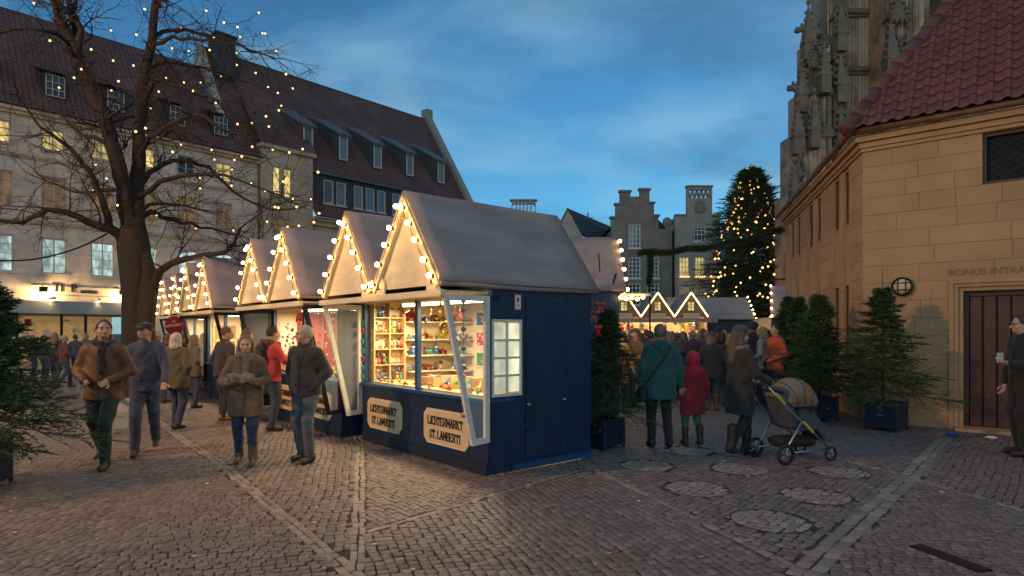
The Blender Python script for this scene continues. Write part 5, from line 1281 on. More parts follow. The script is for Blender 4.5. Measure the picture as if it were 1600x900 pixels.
for k in range(5): b = obj('bulb', bulb_far_me, b8); b.location = (-.08+.42*k/4, -.25+1.1*k/4, 2.25+1.25*k/4); b.scale = (1.1,)*3

# ================================================================== ASSUMED STREET LAMP, unseen: added left of the frame to light chapel and ground
sl_t = thing('assumed_street_lamp', 'assumed tall post-top street lamp, out of view at the left side of the square', 'street lamp', (-14, 2.0, 0))
m = MB(); m.lathe([(.16,0),(.16,.25),(.09,.4),(.075,4),(.055,7.7)], 12); m.build('post', 'dark_metal', sl_t, True)
m = MB(); m.lathe([(.1,7.7),(.22,7.8),(.30,8.25),(.32,8.3),(.05,8.55),(.02,8.7)], 12); m.build('lantern_cap', 'dark_metal', sl_t, True)
m = MB(); m.sph((0,0,8.0), (.2,.2,.2), 2); m.build('lantern_glass', 'bulb_far', sl_t, True)
l_ = lamp('assumed_street_lamp_light', 'POINT', sl_t, (.45, 0, 7.6), 5400, (1.0,.53,.22), .25)

# ================================================================== BARE TREE WITH LIGHTS
TY = 14.4
rt = random.Random(4)
tree = thing('bare_tree', 'large bare forked tree hung with small warm lights', 'tree', (at(215,0,TY).x, TY, 0))
TO = Vector(tree.location)
def lp(px, py, dy=0.0): return at(px, py, TY+dy) - Vector((TO.x, TO.y, 0))
limbs = [
 ([(205,375,0),(197,325,-.1),(188,275,-.2),(176,225,-.3),(160,175,-.3),(140,135,-.3),(125,105,-.4),(119,80,-.4)], .25, .17),
 ([(121,90,-.4),(108,55,-.5),(94,31,-.6),(80,-5,-.8),(70,-60,-1)], .14, .07),
 ([(119,85,-.4),(117,45,-.2),(110,10,0),(104,-40,.2)], .12, .06),
 ([(213,372,0),(214,325,.1),(214,275,.2),(217,220,.2),(222,165,.3),(229,110,.3),(236,60,.3),(243,10,.3),(247,-50,.4)], .25, .10),
 ([(236,455,-.1),(246,432,-.3),(266,413,-.6),(305,402,-.9),(345,395,-1.2),(364,382,-1.3),(374,356,-1.4)], .15, .035),
 ([(198,385,0),(178,360,-.3),(155,352,-.5),(132,345,-.7),(112,334,-.9),(72,329,-1.2),(35,346,-1.4),(-20,343,-1.6)], .17, .05),
 ([(172,356,-.4),(163,325,-.6),(150,290,-.8),(138,266,-1.0),(110,235,-1.2),(84,212,-1.5),(58,196,-1.7)], .12, .04),
 ([(214,345,.1),(236,330,.5),(262,342,.9),(300,350,1.2),(342,360,1.5),(384,372,1.7)], .10, .025),
 ([(221,170,.3),(240,128,0),(270,132,-.3),(302,141,-.6),(337,160,-.8),(374,190,-1),(396,222,-1.1)], .10, .03),
 ([(236,60,.3),(250,52,.5),(276,45,.8),(312,52,1.0),(350,62,1.2),(392,78,1.4),(430,92,1.5)], .08, .025),
 ([(233,80,.3),(245,68,.1),(270,60,-.2),(312,61,-.4),(356,67,-.7),(398,80,-.9)], .08, .025),
 ([(121,95,-.4),(105,66,-.9),(88,53,-1.3),(60,46,-1.6),(20,46,-1.9),(-20,52,-2.2)], .07, .03),
 ([(216,290,.2),(245,262,.6),(285,250,1.0),(325,262,1.4),(368,300,1.8),(420,328,2.1),(478,322,2.3)], .10, .02),
 ([(214,310,.2),(250,285,-.5),(300,272,-1.1),(350,274,-1.6),(402,292,-1.9),(452,312,-2.1)], .09, .02),
 ([(243,15,.3),(252,2,0),(275,-6,-.3),(310,-30,-.6)], .07, .03),
 ([(232,108,.3),(255,98,1.0),(290,100,1.7),(330,110,2.2),(372,125,2.6)], .07, .02),
 ([(176,228,-.3),(150,215,.4),(118,205,1.1),(80,160,1.8),(45,120,2.3)], .09, .02),
 ([(190,300,-.2),(165,296,.6),(130,300,1.3),(92,290,2.0),(40,270,2.6)], .08, .02),
 ([(216,240,.2),(252,205,-.9),(300,180,-1.7),(355,205,-2.3),(400,215,-2.7)], .08, .02),
 ([(214,335,.1),(245,318,1.3),(290,322,2.2),(335,335,2.8)], .07, .02),
]
tm = MB()
tm.tube([lp(217,640),lp(216,622),lp(215,600),lp(214,560),lp(215,510),lp(214,460),lp(212,420),lp(209,385),lp(208,362),lp(209,345)], [.52,.43,.37,.335,.32,.315,.335,.345,.30,.18], 14)
tm.tube([lp(223,610,-.18),lp(226,560,-.2),lp(228,500,-.2),lp(232,455,-.16),lp(234,430,-.1),lp(222,380,0)], [.25,.20,.19,.19,.17,.10], 10)
tw = MB(); nodes = []
def smooth_path(P, sub=3):
    out_ = []
    for i in range(len(P)-1):
        p0, p1, p2, p3 = P[max(i-1,0)], P[i], P[i+1], P[min(i+2,len(P)-1)]
        for k in range(sub):
            t = k/sub; out_.append(.5*((2*p1)+(p2-p0)*t+(2*p0-5*p1+4*p2-p3)*t*t+(3*p1-p0-3*p2+p3)*t**3))
    return out_ + [P[-1]]
def grow(p, d, L, r, lev):
    n = 5 if lev < 2 else 4; pts = [p]; q = Vector(p); d = Vector(d)
    for k in range(n):
        d = d + Vector((rt.gauss(0,.22), rt.gauss(0,.22), rt.gauss(.02,.2) - (.10 if lev >= 2 else .03)*k*.4)); d.normalize(); q = q + d*(L/n); pts.append(q.copy())
    tw.tube(pts, [r*(1-.75*k/n) for k in range(n+1)], 5 if lev < 2 else 3, cap=False); nodes.extend(pts)
    if lev < 3:
        kids = (6, 5, 4)[lev] if lev < 3 else 0
        for k in range(kids):
            t = rt.uniform(.25, 1.0); i = min(n-1, int(t*n)); b = pts[i].lerp(pts[i+1], t*n-i)
            ax_ = Vector((rt.gauss(0,1), rt.gauss(0,1), rt.gauss(0,.7))); ax_.normalize()
            grow(b, (d*.55+ax_*.75).normalized(), L*rt.uniform(.42,.72), r*.5, lev+1)
for P, r0, r1 in limbs:
    pts = smooth_path([lp(*q) for q in P]); n = len(pts)
    r0, r1 = r0*.78, r1*.7; rad = [r0+(r1-r0)*(k/(n-1))**.8 for k in range(n)]
    pts = [p+Vector((rt.gauss(0,.02),rt.gauss(0,.02),rt.gauss(0,.02))) for p in pts]
    tm.tube(pts, rad, 8); nodes.extend(pts)
    big = r0 > .16
    for k in range(7 if big else 13):
        t = rt.uniform(.35 if big else .2, 1.0); i = min(n-2, int(t*(n-1))); b = pts[i]; d = (pts[i+1]-pts[i]).normalized()
        ax_ = Vector((rt.gauss(0,1), rt.gauss(0,1), rt.gauss(.15,.8))).normalized()
        grow(b, (d*.6+ax_*.8).normalized(), rt.uniform(.6,1.35), max(.014, rad[i]*.28), 1)
    grow(pts[-1], (pts[-1]-pts[-2]).normalized(), 1.2, r1*.8, 1)
tm.build('trunk', 'bark', tree, True); c_ = tw.build('crown', 'twig', tree, True)
# bulbs sit on the twigs, as close as possible to where they shine in the photograph
bp = [(56,3),(79,60),(128,104),(118,117),(143,73),(178,92),(93,136),(188,129),(172,137),(212,101),(237,111),(261,120),(248,140),(288,128),(302,140),(315,127),(237,166),(229,198),(209,203),(158,182),(284,224),(271,233),(314,276),(331,232),(340,160),(344,117),(370,191),(376,191),(396,190),(415,181),(422,193),(437,169),(441,163),(420,134),(437,143),(456,137),(397,113),(371,99),(372,81),(328,76),(335,57),(283,40),(328,17),(349,32),(372,38),(377,55),(403,22),(410,50),(418,47),(432,77),(447,113),(229,13),(213,51),(178,40),(270,73),(297,78),(399,230),(428,232),(452,236),(472,230),(363,261),(383,242),(369,248),(146,296),(186,318),(246,332),(216,391),(307,354),(366,356),(420,345),(443,280),(431,320),(462,322),(486,308),(415,293),(364,286),(391,283),(459,308),(468,347),(436,321),(149,254),(168,275),(313,292),(335,246),(450,352),(500,331),(503,268),(491,345)]
NP = np.array([tuple(n_ + Vector((TO.x, TO.y, 0))) for n_ in nodes]); ppx = 800+F*NP[:,0]/NP[:,1]; ppy = HY-F*(NP[:,2]-CH)/NP[:,1]
ls = thing('light_string', 'warm fairy lights strung through the bare tree', 'string lights', TO)
bt_me = MB().sph((0,0,0), .022, 2).mesh('bulb', 'bulb_tree', True)
wire = MB(); prev = None
for bx0, by0 in bp:
    d2 = (ppx-bx0)**2 + (ppy-by0)**2 + rt.random()*20; i = int(np.argmin(d2))
    q = Vector(NP[i]) - TO; o = obj('bulb', bt_me, ls); o.location = q + Vector((0,-.03,-.05))
    wire.tube([q+Vector((0,-.02,.02)), q+Vector((0,-.03,-.03))], .010, 4)
wire.build('bulb_sockets', 'socket', ls)['kind'] = 'stuff'
left_ = [Vector(o.location) for o in ls.children if o.name.startswith('bulb') and o.data is bt_me]; wire = MB(); cur_ = left_.pop(0)
while left_:                                       # thin cable from bulb to bulb, sagging between the branches
    nx_ = min(left_, key=lambda q: (q-cur_).length); left_.remove(nx_); dl = (nx_-cur_).length
    if dl < 2.2: wire.tube([cur_, cur_.lerp(nx_,.3)-Vector((0,0,.07*dl)), cur_.lerp(nx_,.7)-Vector((0,0,.07*dl)), nx_], .006, 4)
    cur_ = nx_
tag(wire.build('cable', 'socket', ls), kind='stuff')
# cable slung from the tree towards the left
m = MB(); P = [lp(168,365), lp(120,388,-.3), lp(60,404,-.6), lp(0,407,-1.0), lp(-90,400,-1.6)]; m.tube(smooth_path(P,4), .022, 6)
o = m.build('slack_cable', 'rubber', None, True); o.location = TO; tag(o, 'black slack cable slung from the bare tree trunk across the cream facade', 'cable')

# ================================================================== FIRS
def fir_arrays(h, rb, seed, nb, ntw, nn, nl, nw, droop=.25, pe=.95):
    rg = np.random.default_rng(seed); V = []; tubes = []
    for i in range(nb):
        f = ((i+rg.random())/nb)**.8; z = h*(.10+.86*f); L = rb*(1-f)**pe*rg.choice([.5,.75,.95,1.05,1.25])*rg.uniform(.85,1.12) + .02*h
        a = i*2.399+rg.normal(0,.3); up = .30*(f-.35)-droop*(1-f)*.4
        d = np.array([math.cos(a), math.sin(a), up]); n = 6; P = []
        for k in range(n+1):
            s = k/n; P.append(np.array([0,0,z]) + d*L*s + np.array([0,0,-droop*L*s*s*.5+.22*L*max(0,s-.5)**1.5]))
        P = np.array(P); tubes.append(P)
        side = np.array([-math.sin(a), math.cos(a), 0])
        for k in range(ntw):
            s = .12+.88*(k+rg.random())/ntw; j = min(n-1, int(s*n)); b = P[j]+(P[j+1]-P[j])*(s*n-j); dd = P[j+1]-P[j]; dd /= np.linalg.norm(dd)+1e-9
            sg = 1 if k % 2 else -1; tl = L*.50*(1-s*.62)*rg.uniform(.6,1.25)+nl*1.2
            td = dd*.75+side*sg*.75+np.array([0,0,rg.normal(-.05,.28)]); td /= np.linalg.norm(td)
            if k >= ntw-2: td = dd
            tt = (np.arange(nn)+rg.random(nn))/nn; bp_ = b+td*(tl*tt)[:,None]
            rnd = rg.normal(0,1,(nn,3)); rnd[:,2] = np.abs(rnd[:,2])*.7; nd = td*.75+rnd*.62; nd /= np.linalg.norm(nd,axis=1)[:,None]
            w = np.cross(nd, rg.normal(0,1,(nn,3))); w /= np.linalg.norm(w,axis=1)[:,None]+1e-9
            ln = nl*rg.uniform(.7,1.25,nn)[:,None]
            V.append(np.stack([bp_-w*nw, bp_+w*nw, bp_+nd*ln], axis=1))
            if tl > nl*2.2: tubes.append(np.array([b, b+td*tl]))
    return np.concatenate(V).reshape(-1,3), tubes
def fir_meshes(h, rb, seed, nb, ntw, nn, nl, nw, mname, tr, droop=.25, pe=.95):
    V, tubes = fir_arrays(h, rb, seed, nb, ntw, nn, nl, nw, droop, pe)
    fol = arr_mesh('foliage', V, np.arange(len(V)).reshape(-1,3), mname)
    m = MB(); m.tube([(0,0,0),(0,0,h*.4),(0,0,h*.98),(0,0,h*(1.12 if h < 4 else 1.0)+.01)], [tr, tr*.65, tr*.2, tr*.08], 8)
    for P in tubes: m.tube(P, [tr*.16*(1-.7*k/(len(P)-1)) for k in range(len(P))] if len(P) > 2 else [tr*.07, tr*.03], 3, cap=False)
    return fol, m.mesh('trunk', 'fir_bark', True)
fA = fir_meshes(2.0, .95, 1, 92, 18, 26, .050, .0065, 'needle', .035)
fB = fir_meshes(2.0, .84, 2, 84, 18, 26, .050, .0065, 'needle', .035)
fC = fir_meshes(2.0, .95, 3, 140, 19, 28, .050, .0065, 'needle', .035)
def fir(meshes, loc, sc, rz, label, lean=(0,0), z=.0, squash=1.0):
    t = thing('fir_tree', label, 'fir tree', (loc[0],loc[1],z), rz, 'small potted firs')
    t.rotation_euler = (lean[0], lean[1], rz); t.scale = (sc*squash, sc*squash, sc)
    obj('foliage', meshes[0], t); obj('trunk', meshes[1], t); return t
def planter(loc, s, rz, label):
    t = thing('planter', label, 'planter', (loc[0],loc[1],0), rz, 'blue wooden planters')
    m = MB(); h = s*.95
    for a in range(4):
        m.T = Matrix.Rotation(a*math.pi/2,4,'Z')
        b_ = MB(); b_.T = m.T
        for k in range(3): b_.box(-s/2+.03,s/2-.03,-s/2,-s/2+.022,.05+k*(h-.05)/3+.003,.05+(k+1)*(h-.05)/3-.003)
        b_.build('panel', 'planter', t); c_ = MB(); c_.T = m.T; c_.cbox(-s/2-.005,-s/2+.03,-s/2-.005,-s/2+.03,0,h+.01,.004); c_.build('corner_post', 'planter', t)
    m = MB(); m.box(-s/2+.03,s/2-.03,-s/2+.03,s/2-.03,.1,h-.05); m.build('soil', 'mortar', t)
    m = MB(); m.tube([(-.05,-s/2-.012,h*.55),(.05,-s/2-.012,h*.55)], .012, 6); m.build('handle', 'brass', t); return t
fir(fC, (-5.56,6.45), 1.0, .4, 'dark fir reaching in from the left edge of the square', z=.30, squash=.92)
planter((-5.66,6.45), .5, .3, 'blue planter under the fir at the left edge')
fir(fA, (1.40,8.92), .86, 2.1, 'fir with red bows standing beside the rear corner of the blue stall', z=.3, squash=.86)
planter((1.30,8.80), .44, SRZ, 'blue planter at the rear corner of the nearest stall')
fir(fB, (6.25,10.35), 1.02, 1.0, 'wide fir nearest the chapel door, its tip leaning left', lean=(0,-.13), z=.40, squash=1.02)
planter((6.30,10.35), .50, SRZ, 'blue planter under the fir nearest the chapel door')
fir(fA, (5.75,11.5), 1.02, 4.0, 'fir in front of the chapel corner with a slim tip', z=.35, squash=.90)
planter((5.75,11.5), .46, .2, 'blue planter under the fir at the chapel corner')
fir(fB, (6.3,13.5), 1.08, 2.2, 'third fir along the chapel side wall', z=.3, squash=.88); planter((6.3,13.5), .46, .2, 'blue planter under the third fir along the chapel')
fir(fA, (7.05,15.7), 1.15, 5.2, 'farthest fir along the chapel side wall', z=.3, squash=.8); planter((7.05,15.7), .46, .2, 'blue planter under the farthest fir along the chapel')
# red bows on the fir beside the stall
for i, (x, y, z) in enumerate(((1.12,8.42,1.90),(1.22,8.46,2.02),(1.18,8.40,1.70),(1.52,8.36,1.2))):
    t = thing('red_bow', ('red ribbon bow high on the fir, against the stall wall','topmost red ribbon bow on the fir beside the stall','red ribbon bow just under the two top bows of the fir','lowest red ribbon bow on the fir beside the stall')[i], 'bow', (x,y,z), .4*i, 'red bows on the fir')
    m = MB(); m.sph((-.05,0,.01), (.05,.02,.032), 1); m.sph((.05,0,.01), (.05,.02,.032), 1); m.build('loop', 'toy_red', t, True)
    m = MB(); m.bar((0,0,0),(-.04,0,-.12),.03,.006,(0,1,0)); m.bar((0,0,0),(.04,0,-.11),.03,.006,(0,1,0)); m.sph((0,-.01,.005), .018, 1); m.build('tail', 'toy_red', t)
# the big lit fir
XY = Vector(((1173-800)/F*36, 36, 0)); BH = CH+(HY-256)/F*36
fol, trk = fir_meshes(BH, 3.7, 7, 330, 18, 18, .22, .018, 'needle_big', .20, .22, .80)
big = thing('christmas_tree', 'tall fir covered in warm lights behind the market crowd', 'christmas tree', XY); obj('foliage', fol, big); obj('trunk', trk, big)
ls2 = thing('light_string', 'warm lights wound round the tall fir', 'string lights', XY)
bb_me = MB().sph((0,0,0), .050, 2).mesh('bulb', 'bulb_tree', True); rt = random.Random(9); wire = MB()
for k in range(300):
    f = .12+.86*(k/300)**1.15; z = BH*f; r0 = 3.55*(1-f)**.86+.08; a = -math.pi/2+rt.uniform(-1.9,1.9) if k % 4 else rt.uniform(0,6.28); r0 *= rt.uniform(.92,1.14)
    o = obj('bulb', bb_me, ls2); o.location = (r0*math.cos(a), r0*math.sin(a), z-.1*r0); o.scale = (rt.uniform(.7,1.25),)*3
# ================================================================== GARLAND on a pole, tied to the chapel corner
gA, gB = Vector((4.05, 19.6, CH+(HY-396)/F*19.6)), Vector((8.35, 19.0, 4.82))
rg = np.random.default_rng(3); V = []; path = []
for k in range(61):
    s = k/60; p = gA.lerp(gB, s) + Vector((0,0,-.28*math.sin(math.pi*s)*.6+.04*math.sin(s*23))); path.append(p)
path += []
def fuzz(path, rad, n, ln):
    P = np.array([tuple(p) for p in path]); idx = rg.integers(0, len(P)-1, n); t = rg.random(n)[:,None]; b = P[idx]*(1-t)+P[idx+1]*t
    d = rg.normal(0,1,(n,3)); d /= np.linalg.norm(d,axis=1)[:,None]; b = b+d*rad*rg.random(n)[:,None]; w = np.cross(d, rg.normal(0,1,(n,3))); w /= np.linalg.norm(w,axis=1)[:,None]+1e-9
    return np.stack([b-w*.012, b+w*.012, b+d*ln*rg.uniform(.6,1.3,n)[:,None]], 1).reshape(-1,3)
drop = [Vector((4.42,19.6,gA.z+.02)), Vector((4.40,19.55,gA.z-.45)), Vector((4.36,19.55,gA.z-1.0))]
gt = thing('garland', 'evergreen garland stretched from a pole to the chapel corner', 'garland', (4.42,19.6,0))
V = np.concatenate([fuzz(path, .085, 11000, .08), fuzz(drop, .07, 2600, .10)]) - np.array([4.42,19.6,0]); obj('foliage', arr_mesh('foliage', V, np.arange(len(V)).reshape(-1,3), 'needle_big'), gt)
m = MB(); m.tube([p-Vector((4.42,19.6,0)) for p in path], .05, 6); m.tube([p-Vector((4.42,19.6,0)) for p in drop], .05, 6); m.build('rope', 'fir_bark', gt)
pl = thing('pole', 'thin dark pole carrying the end of the evergreen garland', 'pole', (4.42,19.68,0)); m = MB(); m.tube([(0,0,0),(0,0,gA.z+.05)], .028, 8); m.build('shaft', 'dark_metal', pl); m = MB(); m.lathe([(.16,0),(.16,.03),(.04,.06)], 12); m.build('foot', 'dark_metal', pl)

# ================================================================== PEOPLE
class SDF:
    def __init__(s, lo, hi, h):
        s.h = h; s.lo = np.array(lo, float); n = np.ceil((np.array(hi)-s.lo)/h).astype(int)+1
        s.ax = [s.lo[i]+h*np.arange(n[i]) for i in range(3)]; s.f = np.full(n, .25, np.float32)
    def block(s, lo, hi):
        sl = []
        for i in range(3):
            a = int(np.clip(math.floor((lo[i]-s.lo[i])/s.h), 0, s.f.shape[i])); b = int(np.clip(math.ceil((hi[i]-s.lo[i])/s.h)+1, 0, s.f.shape[i])); sl.append(slice(a, max(a, b)))
        return tuple(sl), s.ax[0][sl[0]][:,None,None], s.ax[1][sl[1]][None,:,None], s.ax[2][sl[2]][None,None,:]
    def put(s, sl, d, k, op):
        f = s.f[sl]
        if f.size == 0: return
        if op == 'u':
            if k > 0: hh = np.clip(.5+.5*(f-d)/k, 0, 1); s.f[sl] = f*(1-hh)+d*hh-k*hh*(1-hh)
            else: s.f[sl] = np.minimum(f, d)
        else:
            d = -d
            if k > 0: hh = np.clip(.5-.5*(f-d)/k, 0, 1); s.f[sl] = f*(1-hh)+d*hh+k*hh*(1-hh)
            else: s.f[sl] = np.maximum(f, d)
    def cone(s, a, b, ra, rb, k=.03, sy=1.0, op='u', sx=1.0):
        a, b = np.array(a, float), np.array(b, float); m = max(ra, rb)/min(sy, sx, 1)*max(1, sx, sy)+k+2.5*s.h
        sl, X, Y, Z = s.block(np.minimum(a,b)-m, np.maximum(a,b)+m)
        ab = (b-a)/np.array([sx,sy,1]); L2 = max(1e-9, ab@ab)
        px, py, pz = (X-a[0])/sx, (Y-a[1])/sy, Z-a[2]
        t = np.clip((px*ab[0]+py*ab[1]+pz*ab[2])/L2, 0, 1)
        d = np.sqrt((px-t*ab[0])**2+(py-t*ab[1])**2+(pz-t*ab[2])**2)-(ra+(rb-ra)*t); s.put(sl, (d*min(sx,sy,1)).astype(np.float32), k, op)
    def ell(s, c, r, k=.02, Rm=None, op='u', cut=None):
        c = np.array(c, float); m = max(r)+k+2.5*s.h; sl, X, Y, Z = s.block(c-m, c+m)
        dx, dy, dz = X-c[0], Y-c[1], Z-c[2]
        if Rm is not None: dx, dy, dz = (Rm[0][0]*dx+Rm[1][0]*dy+Rm[2][0]*dz, Rm[0][1]*dx+Rm[1][1]*dy+Rm[2][1]*dz, Rm[0][2]*dx+Rm[1][2]*dy+Rm[2][2]*dz)
        k0 = np.sqrt((dx/r[0])**2+(dy/r[1])**2+(dz/r[2])**2)+1e-6; d = (k0-1)*min(r)
        if cut is not None: d = np.maximum(d, cut(dx, dy, dz))
        s.put(sl, np.asarray(d, np.float32), k, op)
    def below(s, z): s.f = np.maximum(s.f, (z-s.ax[2])[None,None,:].astype(np.float32))
    def above(s, z): s.f = np.maximum(s.f, (s.ax[2]-z)[None,None,:].astype(np.float32))
    def wrinkle(s, amp, seed):
        r = np.random.default_rng(seed); X, Y, Z = s.ax[0][:,None,None], s.ax[1][None,:,None], s.ax[2][None,None,:]; p = r.random(6)*6
        w = np.sin(Z*21+5*np.sin(X*7+p[0])+4*np.sin(Y*8+p[1]))+.5*np.sin(Z*43+4*np.sin(X*11+p[2])+X*9+p[3])+.5*np.sin(X*30+Z*7+3*np.sin(Y*12+p[4]))
        s.f = s.f + (amp*w).astype(np.float32)
    def mesh(s):
        f = s.f; ins = f < 0; nx, ny, nz = f.shape
        c = np.zeros((nx-1,ny-1,nz-1), np.int8)
        for i in (0,1):
            for j in (0,1):
                for k in (0,1): c += ins[i:nx-1+i, j:ny-1+j, k:nz-1+k]
        act = (c > 0) & (c < 8); idx = np.argwhere(act); ID = np.full(act.shape, -1, np.int32); ID[act] = np.arange(len(idx))
        acc = np.zeros((len(idx),3)); cnt = np.zeros(len(idx)); I, J, K = idx.T
        cor = [(i,j,k) for i in (0,1) for j in (0,1) for k in (0,1)]
        for a in cor:
            for b in cor:
                if sum(x != y for x, y in zip(a,b)) == 1 and a < b:
                    fa = f[I+a[0],J+a[1],K+a[2]]; fb = f[I+b[0],J+b[1],K+b[2]]; m = (fa < 0) != (fb < 0); t = np.where(m, fa/(fa-fb+1e-12), 0)[:,None]
                    acc += m[:,None]*(np.array(a)+t*(np.array(b)-np.array(a))); cnt += m
        V = s.lo+(idx+acc/np.maximum(cnt,1)[:,None])*s.h; Q = []
        for axn in range(3):
            o = [0,0,0]; o[axn] = 1
            A = ins[:nx-o[0], :ny-o[1], :nz-o[2]]; B = ins[o[0]:, o[1]:, o[2]:]; e = np.argwhere(A != B); u, v = [(1,2),(2,0),(0,1)][axn]
            ok = (e[:,u] > 0) & (e[:,v] > 0) & (e[:,u] < f.shape[u]-1) & (e[:,v] < f.shape[v]-1); e = e[ok]
            if not len(e): continue
            q = []
            for du, dv in ((-1,-1),(0,-1),(0,0),(-1,0)):
                g = e.copy(); g[:,u] += du; g[:,v] += dv; q.append(ID[g[:,0],g[:,1],g[:,2]])
            q = np.stack(q,1); fl = ~A[e[:,0],e[:,1],e[:,2]]; q[fl] = q[fl][:,::-1]; Q.append(q)
        Q = np.concatenate(Q) if Q else np.zeros((0,4),int); return V, Q[(Q >= 0).all(1)]

mat('skin', (.42,.235,.165), .55, .08, 12); mat('skin_pale', (.50,.30,.22), .55, .08, 12); mat('lip', (.28,.10,.085), .5, 0); mat('eye', (.02,.015,.012), .2, 0)
_cm = {}
def cloth(c, rough=.85, var=.18):
    k = tuple(round(x,3) for x in c)+(rough,)
    if k not in _cm: n_ = 'cloth_%d' % len(_cm); mat(n_, c, rough, var*.6, 9, .12, 90, sheen=.15 if rough > .7 else 0); _cm[k] = n_
    return _cm[k]
ARMS = {'down':((.255,.02,1.14),(.265,-.04,.885)), 'pocket':((.275,.08,1.15),(.155,-.055,.955)), 'read':((.285,-.03,1.13),(.125,-.27,1.13)), 'fwd':((.25,-.07,1.15),(.24,-.24,.96)),
        'back':((.26,.13,1.16),(.27,.15,.91)), 'push':((.25,-.06,1.14),(.20,-.33,1.02)), 'front':((.285,.03,1.15),(.13,-.17,1.04)), 'reach':((.26,-.12,1.20),(.20,-.38,1.22)), 'hold':((.265,.03,1.14),(.30,.0,.88)), 'phone':((.27,-.02,1.12),(.16,-.24,1.16))}
def rotm(yaw, pitch=0): return np.array(Matrix.Rotation(yaw,3,'Z') @ Matrix.Rotation(pitch,3,'X'))
def hand(par_mesh, wrist, dirv, side, curl, sc, hh=.0055):
    d = np.array(dirv, float); d /= np.linalg.norm(d); up = np.array([0,-1.,0]) if abs(d[1]) < .8 else np.array([0,0,1.]); pal = up-d*(up@d); pal /= np.linalg.norm(pal); sd = np.cross(d, pal)*side
    w = np.array(wrist); S = SDF(w-.14*sc-.02, w+.14*sc+.02+np.maximum(d,0)*.1, hh) if False else SDF(w+d*.09-.13, w+d*.09+.13, hh)
    S.cone(w-d*.02, w+d*.03, .027*sc, .028*sc, .01)
    for o in (-.026,-.009,.009,.026): S.cone(w+d*.03*sc+sd*o*.7*sc, w+d*.088*sc+sd*o*sc, .015*sc, .0125*sc, .012)
    for o, L in ((-.029,.062),(-.010,.075),(.010,.080),(.029,.070)):
        p = w+d*.088*sc+sd*o*sc; dd = d
        for q in range(3):
            dd = dd*math.cos(curl)+pal*math.sin(curl)*(.9 if q else .6); dd /= np.linalg.norm(dd); p2 = p+dd*L*sc*(.45,.32,.25)[q]; S.cone(p, p2, .0088*sc, .0078*sc, .003); p = p2
    p = w+d*.03*sc+sd*.026*sc
    for q, v in enumerate((d*.6+sd*.8+pal*.2, d*.8+sd*.35+pal*.4, d*.9+pal*.4)): v = v/np.linalg.norm(v); p2 = p+v*(.038,.03,.026)[q]*sc; S.cone(p, p2, .0115*sc, .009*sc, .006); p = p2
    return S.mesh()
PCOUNT = 0
